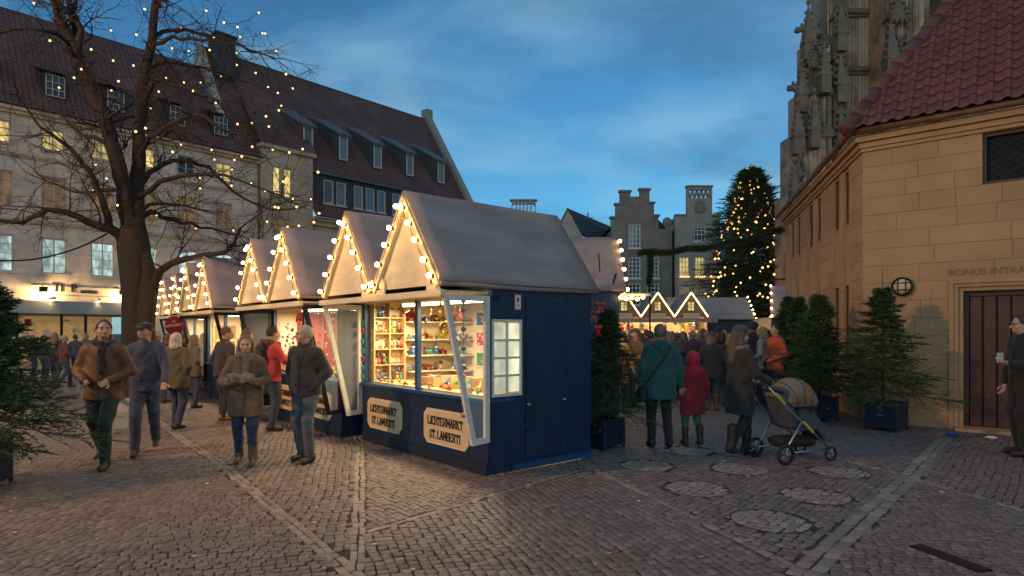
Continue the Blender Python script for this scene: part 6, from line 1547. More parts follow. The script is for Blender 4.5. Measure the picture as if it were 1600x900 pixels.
def person(label, loc, face, H=1.72, coat=(.05,.05,.06), legs=(.03,.035,.06), shoes=(.03,.02,.015), hair=('short',(.06,.045,.035)), arms=('pocket','pocket'), stride=0.0, hem=.80, yaw=0, pitch=0,
           h=.014, skin='skin', hat=None, scarf=None, hood=None, collar=None, sh2=None, group=None, puffy=1.0, boots=None, hands=False, lean=0.0, coat_rough=.85, belt=False, fur=None, phase=1, detail=True):
    global PCOUNT; PCOUNT += 1; sd = PCOUNT
    t = thing('person', label, 'person', (loc[0], loc[1], 0), face, group); s = H/1.75; t.scale = (s, s, s)
    lx = -lean
    def B(p): return (p[0], p[1]-lean*max(0, p[2]-.9), p[2])
    st = stride
    hipz = .93-.25*st*st
    ank = {1: np.array((.10,-st*.52*phase,.085+(0 if phase > 0 else .10*min(1,st*2)))), -1: np.array((-.10,st*.52*phase,.085+(.10*min(1,st*2) if phase > 0 else 0)))}
    kn = {}
    for sg in (1,-1):
        a = ank[sg]; hp = np.array((sg*.095,0,hipz)); k = (a+hp)/2; k[1] -= .05+.22*abs(st)*(1 if a[1] > 0 else .5); k[2] += .03; kn[sg] = k
    neck = B((0,.01,1.47)); hc = np.array(B((0,-.01,1.635))); Rm = rotm(yaw, pitch)
    def hp_(x, y, z): return np.array(neck)+np.array([0,0,.04])+Rm@(np.array([x,y,z])-np.array([0,.01,1.51]))
    sk = SDF((-.42,-.55,0),(.42,.5,1.82),h)
    # ---- body: head, neck, trunk, arms, legs in one surface
    sk.ell(hp_(0,.012,1.655), (.076,.096,.103), 0, Rm); sk.ell(hp_(0,-.032,1.59), (.056,.062,.066), .03, Rm); sk.cone(hp_(0,.02,1.56), neck, .055, .06, .03)
    sk.cone(hp_(0,-.088,1.655), hp_(0,-.115,1.617), .011, .0165, .012); sk.ell(hp_(0,-.075,1.672), (.055,.022,.014), .015, Rm); sk.ell(hp_(0,-.085,1.572), (.026,.016,.018), .012, Rm)
    for sg in (1,-1):
        sk.ell(hp_(sg*.077,.015,1.635), (.012,.022,.034), .008, Rm); sk.ell(hp_(sg*.038,-.062,1.615), (.026,.022,.024), .018, Rm); sk.ell(hp_(sg*.032,-.096,1.652), (.014,.010,.009), .012, Rm, 's')
    sk.cone(B((0,.01,1.36)), B((0,.0,1.0)), .115, .115, .03, .72, sx=1.2)
    arm = {}
    for sg, nm in ((1,arms[0]),(-1,arms[1])):
        e, w = ARMS[nm] if isinstance(nm, str) else nm; S_ = B((sg*.168,.012,1.395)); e = B((sg*e[0],e[1],e[2])); w = B((sg*w[0],w[1],w[2])); arm[sg] = (np.array(S_), np.array(e), np.array(w))
        sk.cone(S_, e, .05, .038, .03); sk.cone(e, w, .037, .025, .02)
        if nm == 'pocket': pass
        elif not hands: 
            d = np.array(w)-np.array(e); d /= np.linalg.norm(d); sk.cone(w, np.array(w)+d*.09, .03, .026, .01); sk.cone(np.array(w)+d*.085, np.array(w)+d*.15, .022, .014, .012); sk.cone(np.array(w)+d*.02, np.array(w)+d*.08+np.array((-sg*.04,-.02,0)), .014, .010, .008)
        sk.cone((sg*.095,0,hipz), kn[sg], .075, .05, .03); sk.cone(kn[sg], ank[sg], .05, .035, .02)
    V, Q = sk.mesh()
    if hands:
        for sg in (1,-1):
            if arms[0 if sg == 1 else 1] == 'pocket': continue
            _, e, w = arm[sg]; hv, hq = hand(None, w, (w-e) if hands is True else hands[sg], -sg, .55, 1.0); Q = np.concatenate([Q, hq+len(V)]); V = np.concatenate([V, hv])
    obj('body', arr_mesh('body', V, Q, skin, True), t)
    # ---- trousers
    S = SDF((-.32,-.62,0),(.32,.62,1.12),h); 
    S.cone((0,.01,1.02),(0,.01,.92),.125,.135,.03,.78,sx=1.15)
    for sg in (1,-1):
        S.cone((sg*.09,.01,hipz-.02), kn[sg], .102, .072, .035); S.cone(kn[sg], ank[sg]+np.array((0,.01,.0)), .074, .058 if not boots else .045, .02)
    S.below(.055); S.wrinkle(.0035, sd); V, Q = S.mesh(); obj('trousers', arr_mesh('trousers', V, Q, cloth(legs), True), t)
    # ---- shoes / boots
    for sg in (1,-1):
        a = ank[sg]; S = SDF(a-np.array((.09,.26,.10)), a+np.array((.09,.14,.38 if boots else .12)), h*.8); lift = a[2]-.085
        tilt = .10*min(1, lift*12)
        S.cone((a[0],a[1]+.055,.045+lift), (a[0]+sg*.012,a[1]-.145,.036+lift-tilt*.55), .045, .04, .02, sx=.92); S.cone((a[0],a[1]+.04,.08+lift),(a[0],a[1]+.0,.10+lift),.05,.046,.03)
        if boots: S.cone((a[0],a[1]+.01,.1+lift), np.array((a[0],a[1]+.0,.33+lift)), .055, .066, .03)
        if lift < .01: S.below(.003)
        V, Q = S.mesh(); obj('boot' if boots else 'shoe', arr_mesh('shoe', V, Q, cloth(shoes, .6), True), t)
    # ---- coat
    p = puffy; S = SDF((-.5,-.6,hem-.12),(.5,.5,1.62),h)
    S.cone(B((0,.012,1.335)), B((0,.008,1.05)), .158*p, .152*p, .04, .76, sx=1.18); S.cone(B((-.115,.012,1.41)), B((.115,.012,1.41)), .075, .075, .05)
    hw_ = .165*p+.03*max(0,.85-hem)/.3; S.cone(B((0,.01,1.05)), (0,.01,hem-.02), .155*p, hw_, .05, .82, sx=1.16)
    if hem < .8:
        for sg in (1,-1): S.cone((sg*.09,.01,hipz-.02), kn[sg], .128, .104, .06)
    for sg in (1,-1):
        s0, e, w = arm[sg]; S.cone(s0, e, .072*p, .062*p, .045); cu_ = e+(w-e)*.93; S.cone(e, cu_, .062*p, .047*p, .03)
    if not hood: S.cone(B((0,.012,1.44)), B((0,.005,1.505)), .085, .078, .03); S.cone(B((0,.0,1.50)), B((0,-.01,1.62)), .058, .07, .0, op='s')
    S.below(hem); S.wrinkle(.0042, sd+50); V, Q = S.mesh(); ct = obj('coat', arr_mesh('coat', V, Q, cloth(coat, coat_rough), True), t)
    if h < .02:
        m = MB(); zt = 1.43
        pts = [(0,.0)]; m = MB(); zz = np.linspace(hem+.02, 1.42, 9)
        fy = [-(.125 if z > 1.2 else .128)*p-.012-lean*max(0,z-.9) for z in zz]
        m.tube([(0.0,fy[i]+.004,zz[i]) for i in range(9)], .006, 4); m.build('zip', cloth(tuple(c*.4 for c in coat), .6), ct)
    if h < .0145:                                  # pocket flaps and a hem seam
        for sg in (1,-1):
            zf = max(hem+.13, 1.0) if hem > .8 else 1.0; rx_, ry_ = .158*p*1.16, .158*p*.82; x_ = .095; yf = .01-ry_*math.sqrt(1-(x_/rx_)**2)
            m = MB(); m.T = Matrix.Translation(B((sg*x_, yf+.002, zf))) @ Matrix.Rotation(sg*R(24), 4, 'Z'); m.cbox(-.055,.055,-.010,.012,-.022,.022,.004); m.build('pocket_flap', cloth(tuple(c*.8 for c in coat), coat_rough), ct)
        for k in range(4): m = MB(); zb_ = 1.36-k*.12; m.sph(B((.018,-(.125 if zb_ > 1.2 else .128)*p-.010,zb_)), .009, 1); m.build('button', 'rubber', ct)
    if collar:
        S = SDF((-.2,-.25,1.35),(.2,.25,1.62),h*.8); S.cone(B((0,.015,1.44)), B((0,.012,1.525)), .105, .10, .02); S.cone(B((0,-.005,1.47)), B((0,-.03,1.60)), .070, .10, .0, op='s'); S.wrinkle(.003, sd); V, Q = S.mesh(); obj('collar', arr_mesh('collar', V, Q, cloth(collar), True), ct)
    if scarf:
        S = SDF((-.24,-.3,1.0),(.24,.25,1.62),h*.8)
        for a in range(9):
            t0, t1 = a*2*math.pi/9, (a+1)*2*math.pi/9; r_ = .092; z_ = 1.478
            S.cone(B((r_*math.cos(t0),.005+r_*math.sin(t0),z_+.012*math.sin(t0*2))), B((r_*math.cos(t1),.005+r_*math.sin(t1),z_+.012*math.sin(t1*2))), .038, .038, .02)
        S.cone(B((.02,-.11,1.46)), B((.03,-.165,1.16)), .045, .05, .02, .5); S.wrinkle(.005, sd+9); V, Q = S.mesh(); obj('scarf', arr_mesh('scarf', V, Q, cloth(scarf), True), t)
    # ---- hair / hat / hood
    kind, hcol = hair
    if kind != 'bald' or hat:
        S = SDF(hc-np.array((.2,.22,.42)), hc+np.array((.2,.24,.22)), h*.8)
        if kind in ('short','bob','long','grey'):
            S.ell(hp_(0,.018,1.662), (.088,.108,.108), 0, Rm, cut=lambda dx,dy,dz: np.maximum(-(dy+.062+.9*np.minimum(0,dz-.035)*-1*.0)-0.0-.0+(-.0), -dz-.02-.9*(dy+.02)))
            if kind in ('bob','long'):
                for sg in (1,-1): S.cone(hp_(sg*.072,.02,1.66), hp_(sg*.082,.03,1.53), .03, .036, .03)
                S.cone(hp_(0,.06,1.66), hp_(0,.085,1.52 if kind == 'bob' else 1.50), .07, .075, .03)
                if kind == 'long':
                    for sg in (1,-1): S.cone(hp_(sg*.085,.0,1.54), B((sg*.10,-.07,1.33)), .035, .03, .03)
                    S.cone(hp_(0,.09,1.5), B((0,.115,1.30)), .08, .06, .03)
            S.wrinkle(.0035, sd+7); V, Q = S.mesh(); obj('hair', arr_mesh('hair', V, Q, cloth(hcol, .7, .35), True), t)
    if hat:
        hk, hcol2 = hat; S = SDF(hc-np.array((.22,.3,.2)), hc+np.array((.22,.26,.26)), h*.8)
        if hk == 'beanie': S.ell(hp_(0,.012,1.69), (.098,.115,.105), 0, Rm, cut=lambda dx,dy,dz: -dz-.025-.25*dy); S.wrinkle(.003, sd)
        else: S.ell(hp_(0,.012,1.70), (.095,.115,.07), 0, Rm, cut=lambda dx,dy,dz: -dz-.012); S.cone(hp_(-.05,-.10,1.69), hp_(.05,-.10,1.69), .02, .02, .02); S.cone(hp_(-.04,-.13,1.682), hp_(.04,-.13,1.682), .012, .012, .02)
        V, Q = S.mesh(); obj('hat', arr_mesh('hat', V, Q, cloth(hcol2), True), t)
    if hood:
        S = SDF(hc-np.array((.25,.28,.36)), hc+np.array((.25,.28,.25)), h*.8)
        if hood[0] == 'up':
            S.ell(hp_(0,.03,1.655), (.118,.132,.135), 0, Rm); S.cone(B((0,.02,1.45)), hp_(0,.03,1.58), .115, .11, .04); S.ell(hp_(0,-.085,1.635), (.08,.09,.105), .01, Rm, 's')
        else: S.cone(B((-.07,.07,1.46)), B((.07,.07,1.46)), .07, .07, .03); S.cone(B((0,.09,1.46)), B((0,.12,1.36)), .09, .05, .03); S.cone(B((.09,.0,1.47)), B((-.09,.0,1.47)), .04, .04, .03); S.cone(B((0,0,1.5)), B((0,-.02,1.7)), .07, .085, 0, op='s')
        S.wrinkle(.004, sd+3); V, Q = S.mesh(); obj('hood', arr_mesh('hood', V, Q, cloth(hood[1]), True), t)
    if fur:
        S = SDF(hc-np.array((.25,.25,.32)), hc+np.array((.25,.28,.06)), h*.8)
        for a in range(10):
            t0, t1 = a*2*math.pi/10, (a+1)*2*math.pi/10; S.cone(B((.125*math.cos(t0),.03+.115*math.sin(t0),1.475+.03*math.sin(t0))), B((.125*math.cos(t1),.03+.115*math.sin(t1),1.475+.03*math.sin(t1))), .045, .045, .02)
        S.wrinkle(.012, sd+3); V, Q = S.mesh(); obj('fur_trim', arr_mesh('fur', V, Q, cloth(fur,.95,.4), True), t)
    if detail and h < .02:
        for sg in (1,-1): m = MB(); m.sph(hp_(sg*.031,-.0835,1.65), (.0095,.006,.0055), 1); m.build('eye', 'eye', t, True)
        m = MB(); m.sph(hp_(0,-.0965,1.588), (.021,.006,.006), 1); m.build('mouth', 'lip', t, True)
        for sg in (1,-1): m = MB(); m.tube([hp_(sg*.016,-.098,1.674), hp_(sg*.047,-.085,1.675)], .0045, 4); m.build('eyebrow', cloth(hcol, .7, .35), t)
    return t, arm, s
def gpos(px, py): return gp(px, py)
FAR = .026

# ---- foreground figures
P1, A1, s1 = person('man in a brown leather jacket and dark scarf walking towards the camera', (-5.02,7.55), R(12), 1.78, (.105,.045,.019), (.013,.022,.018), (.035,.02,.012), ('short',(.045,.03,.022)), ('front','front'), .42, .80, R(28), 0, .012, 'skin', scarf=(.012,.011,.011), collar=(.30,.12,.04), puffy=1.10, coat_rough=.62, phase=1, hands=True)
P2, A2, s2 = person('man in a flat cap and dark blue jacket with a pale carrier bag', (-4.98,8.35), R(25), 1.76, (.045,.055,.085), (.03,.042,.075), (.05,.028,.018), ('short',(.05,.04,.035)), ('fwd','hold'), .40, .84, R(-30), 0, .013, 'skin', hat=('cap',(.02,.018,.018)), phase=-1, hands=True)
P3, A3_, s3 = person('white-haired woman in an olive jacket seen from behind', (-5.62,10.3), R(175), 1.62, (.085,.062,.024), (.025,.035,.075), (.02,.015,.012), ('bob',(.45,.38,.30)), ('pocket','pocket'), .22, .76, 0, 0, .015, 'skin', puffy=1.1, belt=True)
P4, A4, s4 = person('woman in a brown coat and scarf reading an open brochure', (-3.32,7.66), R(14), 1.60, (.105,.066,.038), (.018,.026,.065), (.11,.075,.035), ('bob',(.16,.10,.06)), ('read','read'), .15, .66, R(6), R(16), .012, 'skin', scarf=(.12,.085,.07), puffy=1.02, hands={1:np.array((-.3,-.85,.25)),-1:np.array((.3,-.85,.25))}, boots=True)
P5, A5, s5 = person('grey-haired man in a black jacket and jeans with hands in pockets', (-2.63,7.82), R(-18), 1.72, (.020,.017,.017), (.055,.068,.085), (.018,.016,.016), ('short',(.30,.25,.21)), ('pocket','pocket'), .10, .86, R(-40), R(6), .012, 'skin', puffy=1.12, collar=(.02,.017,.017))
P6, A6, s6 = person('person in a red jacket with a dark rucksack facing the second stall', (-3.98,10.2), R(130), 1.72, (.42,.035,.035), (.03,.04,.045), (.03,.02,.015), ('short',(.03,.018,.012)), ('front','reach'), .08, .84, R(0), R(10), .014, 'skin', puffy=1.08, fur=(.09,.045,.022))
P7, A7, s7 = person('dark-jacketed man with tan shoes at the third stall', (-5.35,11.35), R(150), 1.72, (.035,.028,.028), (.02,.016,.02), (.26,.11,.03), ('short',(.07,.04,.025)), ('front','front'), .12, .84, R(-35), R(12), .015, 'skin', lean=.12)
P8, A8, s8 = person('figure in a navy jacket and pale trousers bending over the third stall', (-4.85,11.0), R(140), 1.70, (.05,.055,.085), (.34,.28,.22), (.28,.16,.10), ('short',(.08,.05,.03)), ('reach','front'), .1, .86, 0, R(15), .016, 'skin', lean=.16)
P9, A9, s9 = person('woman in a long teal coat with a crossbody bag walking away', (2.10,8.72), R(180), 1.74, (.012,.070,.072), (.012,.011,.012), (.014,.011,.01), ('short',(.16,.11,.08)), ('down','hold'), .20, .70, 0, 0, .013, 'skin', hood=('down',(.012,.062,.064)), puffy=1.12, hands=True)
P10, A10, s10 = person('child in a dark red coat with a bright red hood', (2.60,8.85), R(184), 1.34, (.26,.010,.020), (.05,.16,.085), (.06,.032,.02), ('short',(.1,.05,.03)), ('down','down'), .22, .60, 0, 0, .014, 'skin', hood=('up',(.55,.012,.03)), puffy=1.1, boots=True)
P11, A11, s11 = person('woman in a dark knee-length coat pushing a stroller', (3.02,8.15), R(108), 1.70, (.022,.018,.018), (.012,.011,.013), (.02,.016,.014), ('long',(.10,.06,.04)), ('push','push'), .38, .58, R(-10), R(6), .013, 'skin', scarf=(.20,.13,.10), boots=True, hands=True, hat=('beanie',(.06,.045,.04)))
P12, A12, s12 = person('man with glasses in a dark suit standing at the chapel door', (6.80,8.18), R(-98), 1.86, (.013,.012,.014), (.016,.014,.015), (.02,.013,.01), ('short',(.035,.025,.02)), ('phone','down'), .05, .80, R(-12), R(6), .012, 'skin_pale', hands=True)
# extras that belong to single figures
t = thing('brochure', 'open white brochure in the hands of the woman in the brown coat', 'brochure', P4.location, P4.rotation_euler.z); t.scale = P4.scale
m = MB()
for sg in (1, -1):
    prev_ = None
    for k in range(6):
        u = k/5; x = sg*.165*u; y = -.40+.045*math.sin(u*2.6)+.03*u; pt_ = [(x,y-.03,1.18+.02*u),(x,y+.05,1.40-.005*u)]
        pt_ = [(x, -.25-.02*math.sin(u*2.8), 1.12+.03*math.sin(u*3)), (x, -.40-.02*math.sin(u*2.8), 1.24+.03*math.sin(u*3))]
        if prev_: m.quad(prev_[0], pt_[0], pt_[1], prev_[1]); m.quad(*[tuple(Vector(q)+Vector((0,-.006,-.002))) for q in (prev_[1], pt_[1], pt_[0], prev_[0])])
        prev_ = pt_
m.build('pages', 'paper', t)
m = MB(); m.quad((-.15,-.295,1.135),(-.02,-.295,1.125),(-.02,-.40,1.205),(-.15,-.41,1.22)); m.build('print', 'toy_wood', t)
def on(pp, name, label, cat): t = thing(name, label, cat, pp.location, pp.rotation_euler.z); t.scale = pp.scale; return t
t = on(P2, 'carrier_bag', 'pale carrier bag held by the man in the flat cap', 'bag'); w = A2[-1][2]
m = MB(); x, y, z = w[0]-.02, w[1], w[2]-.10
m.add([(x-.20,y-.07,z-.42),(x+.20,y-.07,z-.42),(x+.20,y+.07,z-.42),(x-.20,y+.07,z-.42),(x-.23,y-.06,z-.2),(x+.23,y-.06,z-.2),(x+.23,y+.06,z-.2),(x-.23,y+.06,z-.2),(x-.17,y-.015,z-.03),(x+.17,y-.015,z-.03),(x+.17,y+.015,z-.03),(x-.17,y+.015,z-.03)],
      [(3,2,1,0),(0,1,5,4),(1,2,6,5),(2,3,7,6),(3,0,4,7),(4,5,9,8),(5,6,10,9),(6,7,11,10),(7,4,8,11),(8,9,10,11)]); m.build('bag_body', 'paper', t)
m = MB(); m.tube([(x-.09,y,z-.04),(x-.06,y,z+.03),(x,y,z+.05),(x+.06,y,z+.03),(x+.09,y,z-.04)], .008, 6); m.build('handle', 'paper', t)
t = on(P6, 'rucksack', 'dark rucksack on the back of the red jacket', 'rucksack'); S = SDF((-.2,.05,.95),(.2,.4,1.52),.014); S.cone((0,.20,1.38),(0,.215,1.08),.115,.135,.03,.62,sx=1.05); S.cone((-.05,.29,1.12),(.05,.29,1.12),.07,.07,.03); S.wrinkle(.005,3); V,Q = S.mesh(); obj('pack', arr_mesh('pack',V,Q,cloth((.022,.018,.014)),True), t)
for sg in (1,-1): m = MB(); m.tube([(sg*.10,.16,1.40),(sg*.12,.06,1.495),(sg*.135,-.09,1.42),(sg*.14,-.125,1.25),(sg*.16,.02,1.10),(sg*.1,.16,1.06)], .016, 5); m.build('strap', cloth((.022,.018,.014)), t)
t = on(P9, 'crossbody_bag', 'dark crossbody bag on the teal coat', 'bag'); m = MB(); m.tube([(-.16,.02,1.475),(-.12,.118,1.43),(-.02,.165,1.28),(.10,.165,1.12),(.19,.12,.98),(.245,.03,.86)], .011, 5); m.tube([(-.16,.02,1.475),(-.10,-.10,1.42),(.06,-.165,1.2),(.2,-.10,.98),(.245,.0,.86)], .011, 5); m.build('strap', 'rubber', t)
m = MB(); m.cbox(.20,.31,-.09,.12,.66,.88,.03); m.build('bag_body', 'rubber', t)
t = on(P12, 'glasses', 'dark-rimmed glasses of the man at the chapel door', 'glasses'); Rm = rotm(R(-12),R(6)); nk = np.array((0,.01,1.47)); 
def gpt(x,y,z): return nk+np.array([0,0,.04])+Rm@(np.array([x,y,z])-np.array([0,.01,1.51]))
for sg in (1,-1): m = MB(); m.tube([gpt(sg*.033+.024*math.cos(a), -.105, 1.652+.019*math.sin(a)) for a in np.linspace(0,6.283,13)], .002, 4); m.build('rim', 'rubber', t)
m = MB(); m.tube([gpt(-.009,-.107,1.655), gpt(.009,-.107,1.655)], .003, 4); [m.tube([gpt(sg*.057,-.104,1.656), gpt(sg*.082,.01,1.655)], .0028, 4) for sg in (1,-1)]; m.build('temple', 'rubber', t)
t = on(P12, 'phone', 'pale phone in the hand of the man at the chapel door', 'phone'); w = A12[1][2]; m = MB(); m.cbox(w[0]-.05,w[0]-.03+.01,w[1]-.13,w[1]-.06,w[2]+.0,w[2]+.13,.004); m.build('case', 'steel', t)

# scraps by the chapel door
for nm, lb, x, y, mm, sz in (('crumpled_bag','crumpled blue plastic bag beside the chapel doorstep',6.95,9.72,'toy_blue',.07),('paper_scrap','white paper scrap lying before the chapel doorstep',7.35,9.42,'paper',.06)):
    m = MB(); rq = random.Random(nm); v_, f_ = ico(2); m.add([Vector((q.x*sz*rq.uniform(.6,1.25)*1.3, q.y*sz*rq.uniform(.6,1.25), sz*.35+q.z*sz*rq.uniform(.25,.5))) for q in v_], f_); tag(m.build(nm, mm, None, False, (x,y,.004)), lb, 'litter')
# ---- stroller
mat('stroller_cloth', (.055,.062,.082), .8, .2, 8, .2, 40); mat('stroller_hood', (.15,.15,.165), .75, .2, col2=(.24,.11,.035), scale=7, c2pos=(.46,.54)); mat('lime', (.35,.5,.04), .5, 0)
stl = thing('stroller', 'grey stroller with an orange patterned hood pushed across the setts', 'stroller', (3.62, 7.95, 0), R(18)); stl.scale = (.95,.95,.95)
V = []; Q = []; nu, nv = 14, 10
for i in range(nu+1):
    for j in range(nv+1):
        a = R(20)+R(150)*i/nu; b = math.pi*j/nv; V.append((-.02-.34*math.cos(a)*(.55+.45*math.sin(b)), -.235*math.cos(b), .74+.36*math.sin(a)*math.sin(b)**.6))
Q = [(i*(nv+1)+j, i*(nv+1)+j+1, (i+1)*(nv+1)+j+1, (i+1)*(nv+1)+j) for i in range(nu) for j in range(nv)]
o = obj('hood', arr_mesh('hood', V, Q, 'stroller_hood', True), stl); o.modifiers.new('s','SOLIDIFY').thickness = .012
def shell(prof, hw, name, mname):                  # side profile extruded across, edges chamfered
    m = MB(); n = len(prof); c = Vector((sum(p[0] for p in prof)/n, 0, sum(p[1] for p in prof)/n)); rings = []
    for y, k in ((-hw, .90), (-hw+.03, 1), (hw-.03, 1), (hw, .90)): rings += [c+(Vector((p[0],0,p[1]))-c)*k+Vector((0,y,0)) for p in prof]
    fs = [tuple(range(n)), tuple(range(4*n-1, 3*n-1, -1))]
    for r_ in range(3):
        for i in range(n): fs.append((r_*n+(i+1)%n, r_*n+i, (r_+1)*n+i, (r_+1)*n+(i+1)%n))
    m.add(rings, fs); return m.build(name, mname, stl)
shell([(-.34,.98),(-.28,1.0),(-.10,.60),(-.02,.53),(-.06,.42),(-.16,.46)], .215, 'backrest', 'stroller_cloth')
shell([(-.10,.56),(.26,.54),(.30,.48),(.24,.42),(-.08,.41)], .215, 'seat', 'stroller_cloth')
shell([(.22,.55),(.28,.56),(.44,.30),(.52,.28),(.52,.24),(.38,.25),(.22,.46)], .19, 'footrest', 'stroller_cloth')
shell([(-.06,.68),(.06,.72),(.22,.68),(.36,.50),(.44,.36),(.36,.34),(.22,.52),(-.04,.56)], .17, 'foot_cover', 'stroller_cloth')
m = MB(); m.tube([(.10,-.23,.66),(.18,-.22,.78),(.19,0,.80),(.18,.22,.78),(.10,.23,.66)], .018, 8); m.build('bumper_bar', 'rubber', stl, True)
for q in (.25, .5, .75):                           # hood ribs
    a_ = R(20)+R(150)*q; m = MB(); m.tube([(-.02-.345*math.cos(a_)*(.55+.45*math.sin(b_)), -.24*math.cos(b_), .74+.367*math.sin(a_)*math.sin(b_)**.6) for b_ in np.linspace(0.02, math.pi-.02, 13)], .009, 6); m.build('hood_rib', 'rubber', stl, True)
m = MB()
for sg in (1,-1): m.tube([(-.60,sg*.25,1.02),(-.30,sg*.26,.72),(.05,sg*.26,.45),(.40,sg*.25,.16)], .013, 8); m.tube([(-.36,sg*.26,.14),(-.08,sg*.26,.55)], .013, 8); m.tube([(-.36,sg*.26,.14),(.38,sg*.25,.17)], .011, 8)
m.build('frame', 'steel', stl, True)
m = MB(); m.tube([(-.60,-.25,1.02),(-.63,-.22,1.05),(-.63,.22,1.05),(-.60,.25,1.02)], .018, 8); m.build('handle', 'rubber', stl, True)
m = MB(); m.tube([(-.50,-.265,.93),(-.36,-.268,.80)], .017, 8); m.build('reflector', 'lime', stl); m = MB(); m.tube([(-.06,-.275,.545),(.10,-.275,.40)], .017, 8); m.build('reflector', 'toy_yellow', stl)
S = SDF((-.4,-.25,.15),(.4,.25,.4),.02); S.cone((-.24,0,.26),(.24,0,.24),.08,.08,.03,2.0); V_, Q_ = S.mesh(); obj('basket', arr_mesh('basket', V_, Q_, 'rubber', True), stl)
for x, y, r_ in ((-.36,.29,.135),(-.36,-.29,.135),(.40,.27,.10),(.40,-.27,.10)):
    w = MB(); w.T = Matrix.Translation((x,y,r_)) @ Matrix.Rotation(R(90),4,'X'); w.tube([(r_*.86*math.cos(a), r_*.86*math.sin(a), 0) for a in np.linspace(0,6.2832,21)], r_*.14+.004, 8); w = w.build('wheel', 'rubber', stl, True)
    m = MB(); m.T = Matrix.Translation((x,y,r_)) @ Matrix.Rotation(R(90),4,'X'); m.lathe([(.02,-.03),(.02,.03)], 10)
    for k in range(5): a = k*1.2566; m.tube([(0,0,0),(r_*.8*math.cos(a), r_*.8*math.sin(a),0)], .007, 5)
    m.build('spokes', 'steel', w)

# ---- crowd: each seen person is built, coarser with distance
rc = random.Random(12)
def crowd(px, top, Y, face, label, H=None, **k):
    H = H or max(1.5, min(1.92, CH-(top-HY)/F*Y)); x = (px-800)/F*Y
    k.setdefault('h', .018 if Y < 13 else FAR); k.setdefault('detail', Y < 13)
    return person(label, (x, Y), R(face), H, **k)
GR = 'people in the crowd by the lit stalls'; GL = 'people by the far stalls on the left'
crowd(965,516,12.6, 12,'blond woman in a camel coat facing the camera beside the fir', coat=(.30,.16,.065), hair=('long',(.34,.20,.09)), arms=('fwd','front'), legs=(.05,.03,.025), stride=.3, hem=.62, group=GR, puffy=1.05)
crowd(992,514,13.4, -60,'figure in a brown coat passing behind the blond woman', coat=(.14,.085,.05), hair=('short',(.08,.05,.03)), hat=('cap',(.10,.06,.035)), arms=('front','front'), stride=.35, group=GR)
crowd(1112,521,12.9, 170,'woman in a dark padded jacket with a beanie and white shoulder bag', coat=(.030,.026,.028), hair=('bob',(.22,.11,.06)), hat=('beanie',(.07,.045,.04)), legs=(.05,.062,.085), shoes=(.12,.065,.03), boots=True, arms=('front','front'), hem=.72, yaw=R(-50), group=GR, puffy=1.15)
crowd(1140,522,13.6, 185,'long-haired woman in a black coat with her back turned beside the beanie wearer', coat=(.014,.013,.016), hair=('long',(.30,.19,.10)), arms=('pocket','down'), hem=.6, group=GR)
crowd(1211,508,13.2, -75,'man in an orange-red jacket in profile by the firs', coat=(.46,.075,.035), hair=('short',(.05,.03,.02)), arms=('front','front'), legs=(.02,.02,.025), group=GR, puffy=1.1)
crowd(1190,512,13.9, -120,'long-haired blond woman in a pale scarf beside the orange-red jacket', coat=(.36,.30,.27), hair=('long',(.34,.22,.11)), arms=('front','pocket'), group=GR)
crowd(1178,504,15.8, 150,'tall man with a dark knitted cap over the crowd', coat=(.04,.032,.036), hat=('beanie',(.07,.035,.04)), group=GR)
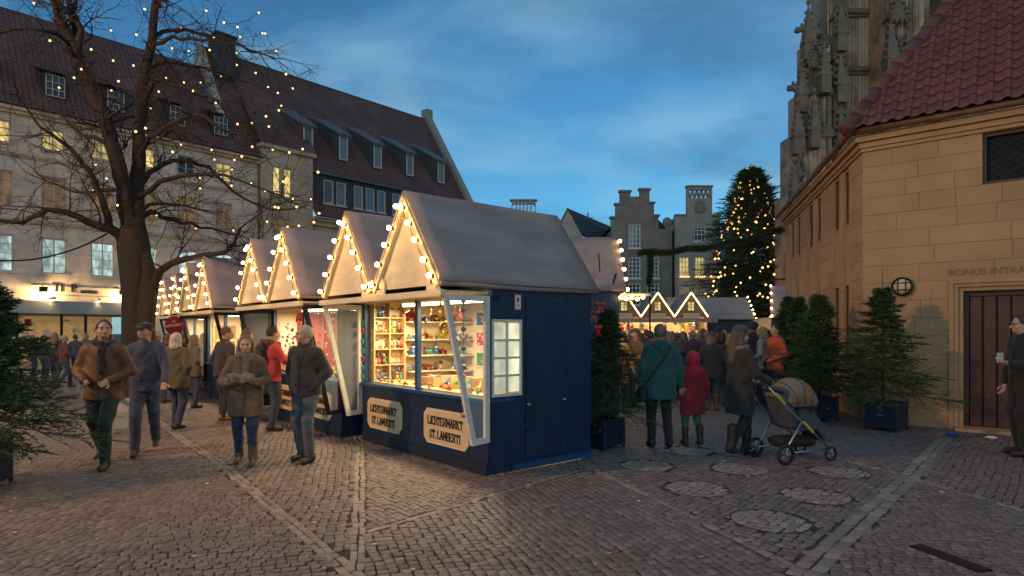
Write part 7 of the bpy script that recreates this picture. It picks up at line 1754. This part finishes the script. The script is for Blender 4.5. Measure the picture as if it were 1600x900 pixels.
specs = [(1010,516,17.5,190,(.05,.04,.035),'dark brown coat'),(1026,520,19,160,(.02,.022,.03),'navy coat'),(1050,518,18.2,185,(.085,.075,.05),'olive-grey parka'),(1082,517,16.0,182,(.085,.05,.052),'mauve-brown parka'),(1098,514,19.5,200,(.10,.10,.12),'grey anorak'),(1122,512,18.0,150,(.24,.03,.03),'red scarf coat'),(1132,516,20,30,(.12,.09,.08),'taupe jacket'),(1156,515,16.8,190,(.09,.10,.13),'blue-grey coat'),(1166,519,19.2,20,(.16,.06,.05),'rust jacket'),(1203,517,17.5,160,(.03,.03,.03),'black parka'),(1062,521,21,175,(.05,.07,.05),'moss coat'),(1037,517,22,200,(.09,.07,.06),'grey-brown coat'),(1147,517,22.5,180,(.03,.03,.045),'ink-blue coat'),(952,519,16.5,170,(.16,.11,.07),'sand jacket'),(975,520,19.5,190,(.20,.08,.06),'brick red jacket'),(1005,521,23,180,(.02,.02,.02),'black coat'),(1090,520,23.5,185,(.12,.12,.12),'light grey coat'),(1182,519,22.0,175,(.05,.045,.05),'charcoal coat'),(1220,517,20.0,185,(.08,.06,.05),'umber coat'),(938,521,21.0,160,(.06,.06,.08),'slate coat'),(1017,519,15.2,175,(.07,.045,.035),'chestnut coat'),(1044,520,15.6,200,(.025,.03,.035),'graphite jacket'),(1068,518,17.2,170,(.16,.13,.10),'beige anorak'),(1105,519,16.4,30,(.05,.06,.09),'denim blue jacket'),(1127,518,15.2,165,(.03,.025,.025),'sooty black jacket'),(1171,517,17.6,185,(.11,.05,.05),'wine brown coat'),(1196,520,19.8,150,(.10,.10,.09),'stone grey parka'),(1000,519,20.5,160,(.04,.05,.04),'dark green coat'),(985,518,16.2,200,(.09,.08,.075),'mouse grey coat'),(1058,520,25,180,(.07,.05,.06),'plum coat'),(1110,520,25.5,170,(.13,.10,.08),'oatmeal coat'),(1030,520,25.2,190,(.05,.05,.05),'iron grey coat')]
hs = [('short',(.06,.04,.03)),('bob',(.28,.17,.09)),('long',(.20,.12,.06)),('short',(.30,.26,.22)),('bob',(.08,.05,.03))]
for i, (px, top, Y, fc, c, nm) in enumerate(specs):
    crowd(px, top, Y, fc, f'person in a {nm} standing in the crowd before the three-gabled stall', coat=c, hair=hs[i % 5], arms=rc.choice([('pocket','pocket'),('front','front'),('front','down')]), hem=rc.choice([.84,.78,.62]), hat=('beanie',rc.choice([(.1,.05,.05),(.03,.03,.04),(.2,.18,.16)])) if i % 4 == 1 else None, scarf=(.3,.04,.04) if i == 5 else None, group=GR)
# left side, far stalls and shop front
L = [(86,520,18.5,200,(.012,.014,.022),'black coat walking away on the left','walk'),(101,524,18.0,150,(.10,.03,.03),'dark red jacket striding left behind the fir','walk'),(70,524,21,180,(.03,.03,.03),'black jacket before the shop front',''),(118,523,22.5,190,(.05,.05,.06),'grey coat under the steel fascia',''),(135,521,23.5,170,(.14,.10,.08),'tan coat under the steel fascia',''),(52,526,23,160,(.07,.05,.04),'brown coat beside the shop door',''),(246,520,15.2,170,(.10,.09,.08),'pale hat near the tree trunk','hat'),(262,522,14.2,185,(.36,.03,.03),'bright red coat under the round red sign',''),(275,519,16.5,190,(.04,.035,.035),'dark coat behind the round red sign',''),(291,521,15.8,150,(.20,.02,.025),'crimson jacket among the far stalls',''),(305,523,13.2,140,(.12,.09,.05),'khaki jacket at the end of the third stall',''),(232,523,17.4,200,(.03,.03,.05),'navy coat behind the tree',''),(318,521,17,180,(.08,.06,.05),'umber jacket far down the row','')]
for i, (px, top, Y, fc, c, nm, kind) in enumerate(L):
    crowd(px, top, Y, fc, f'person in a {nm}', coat=c, hair=hs[(i+2) % 5], stride=.42 if kind == 'walk' else .1, hem=rc.choice([.84,.76]), hat=('beanie',(.45,.40,.32)) if kind == 'hat' else None, group=GL)
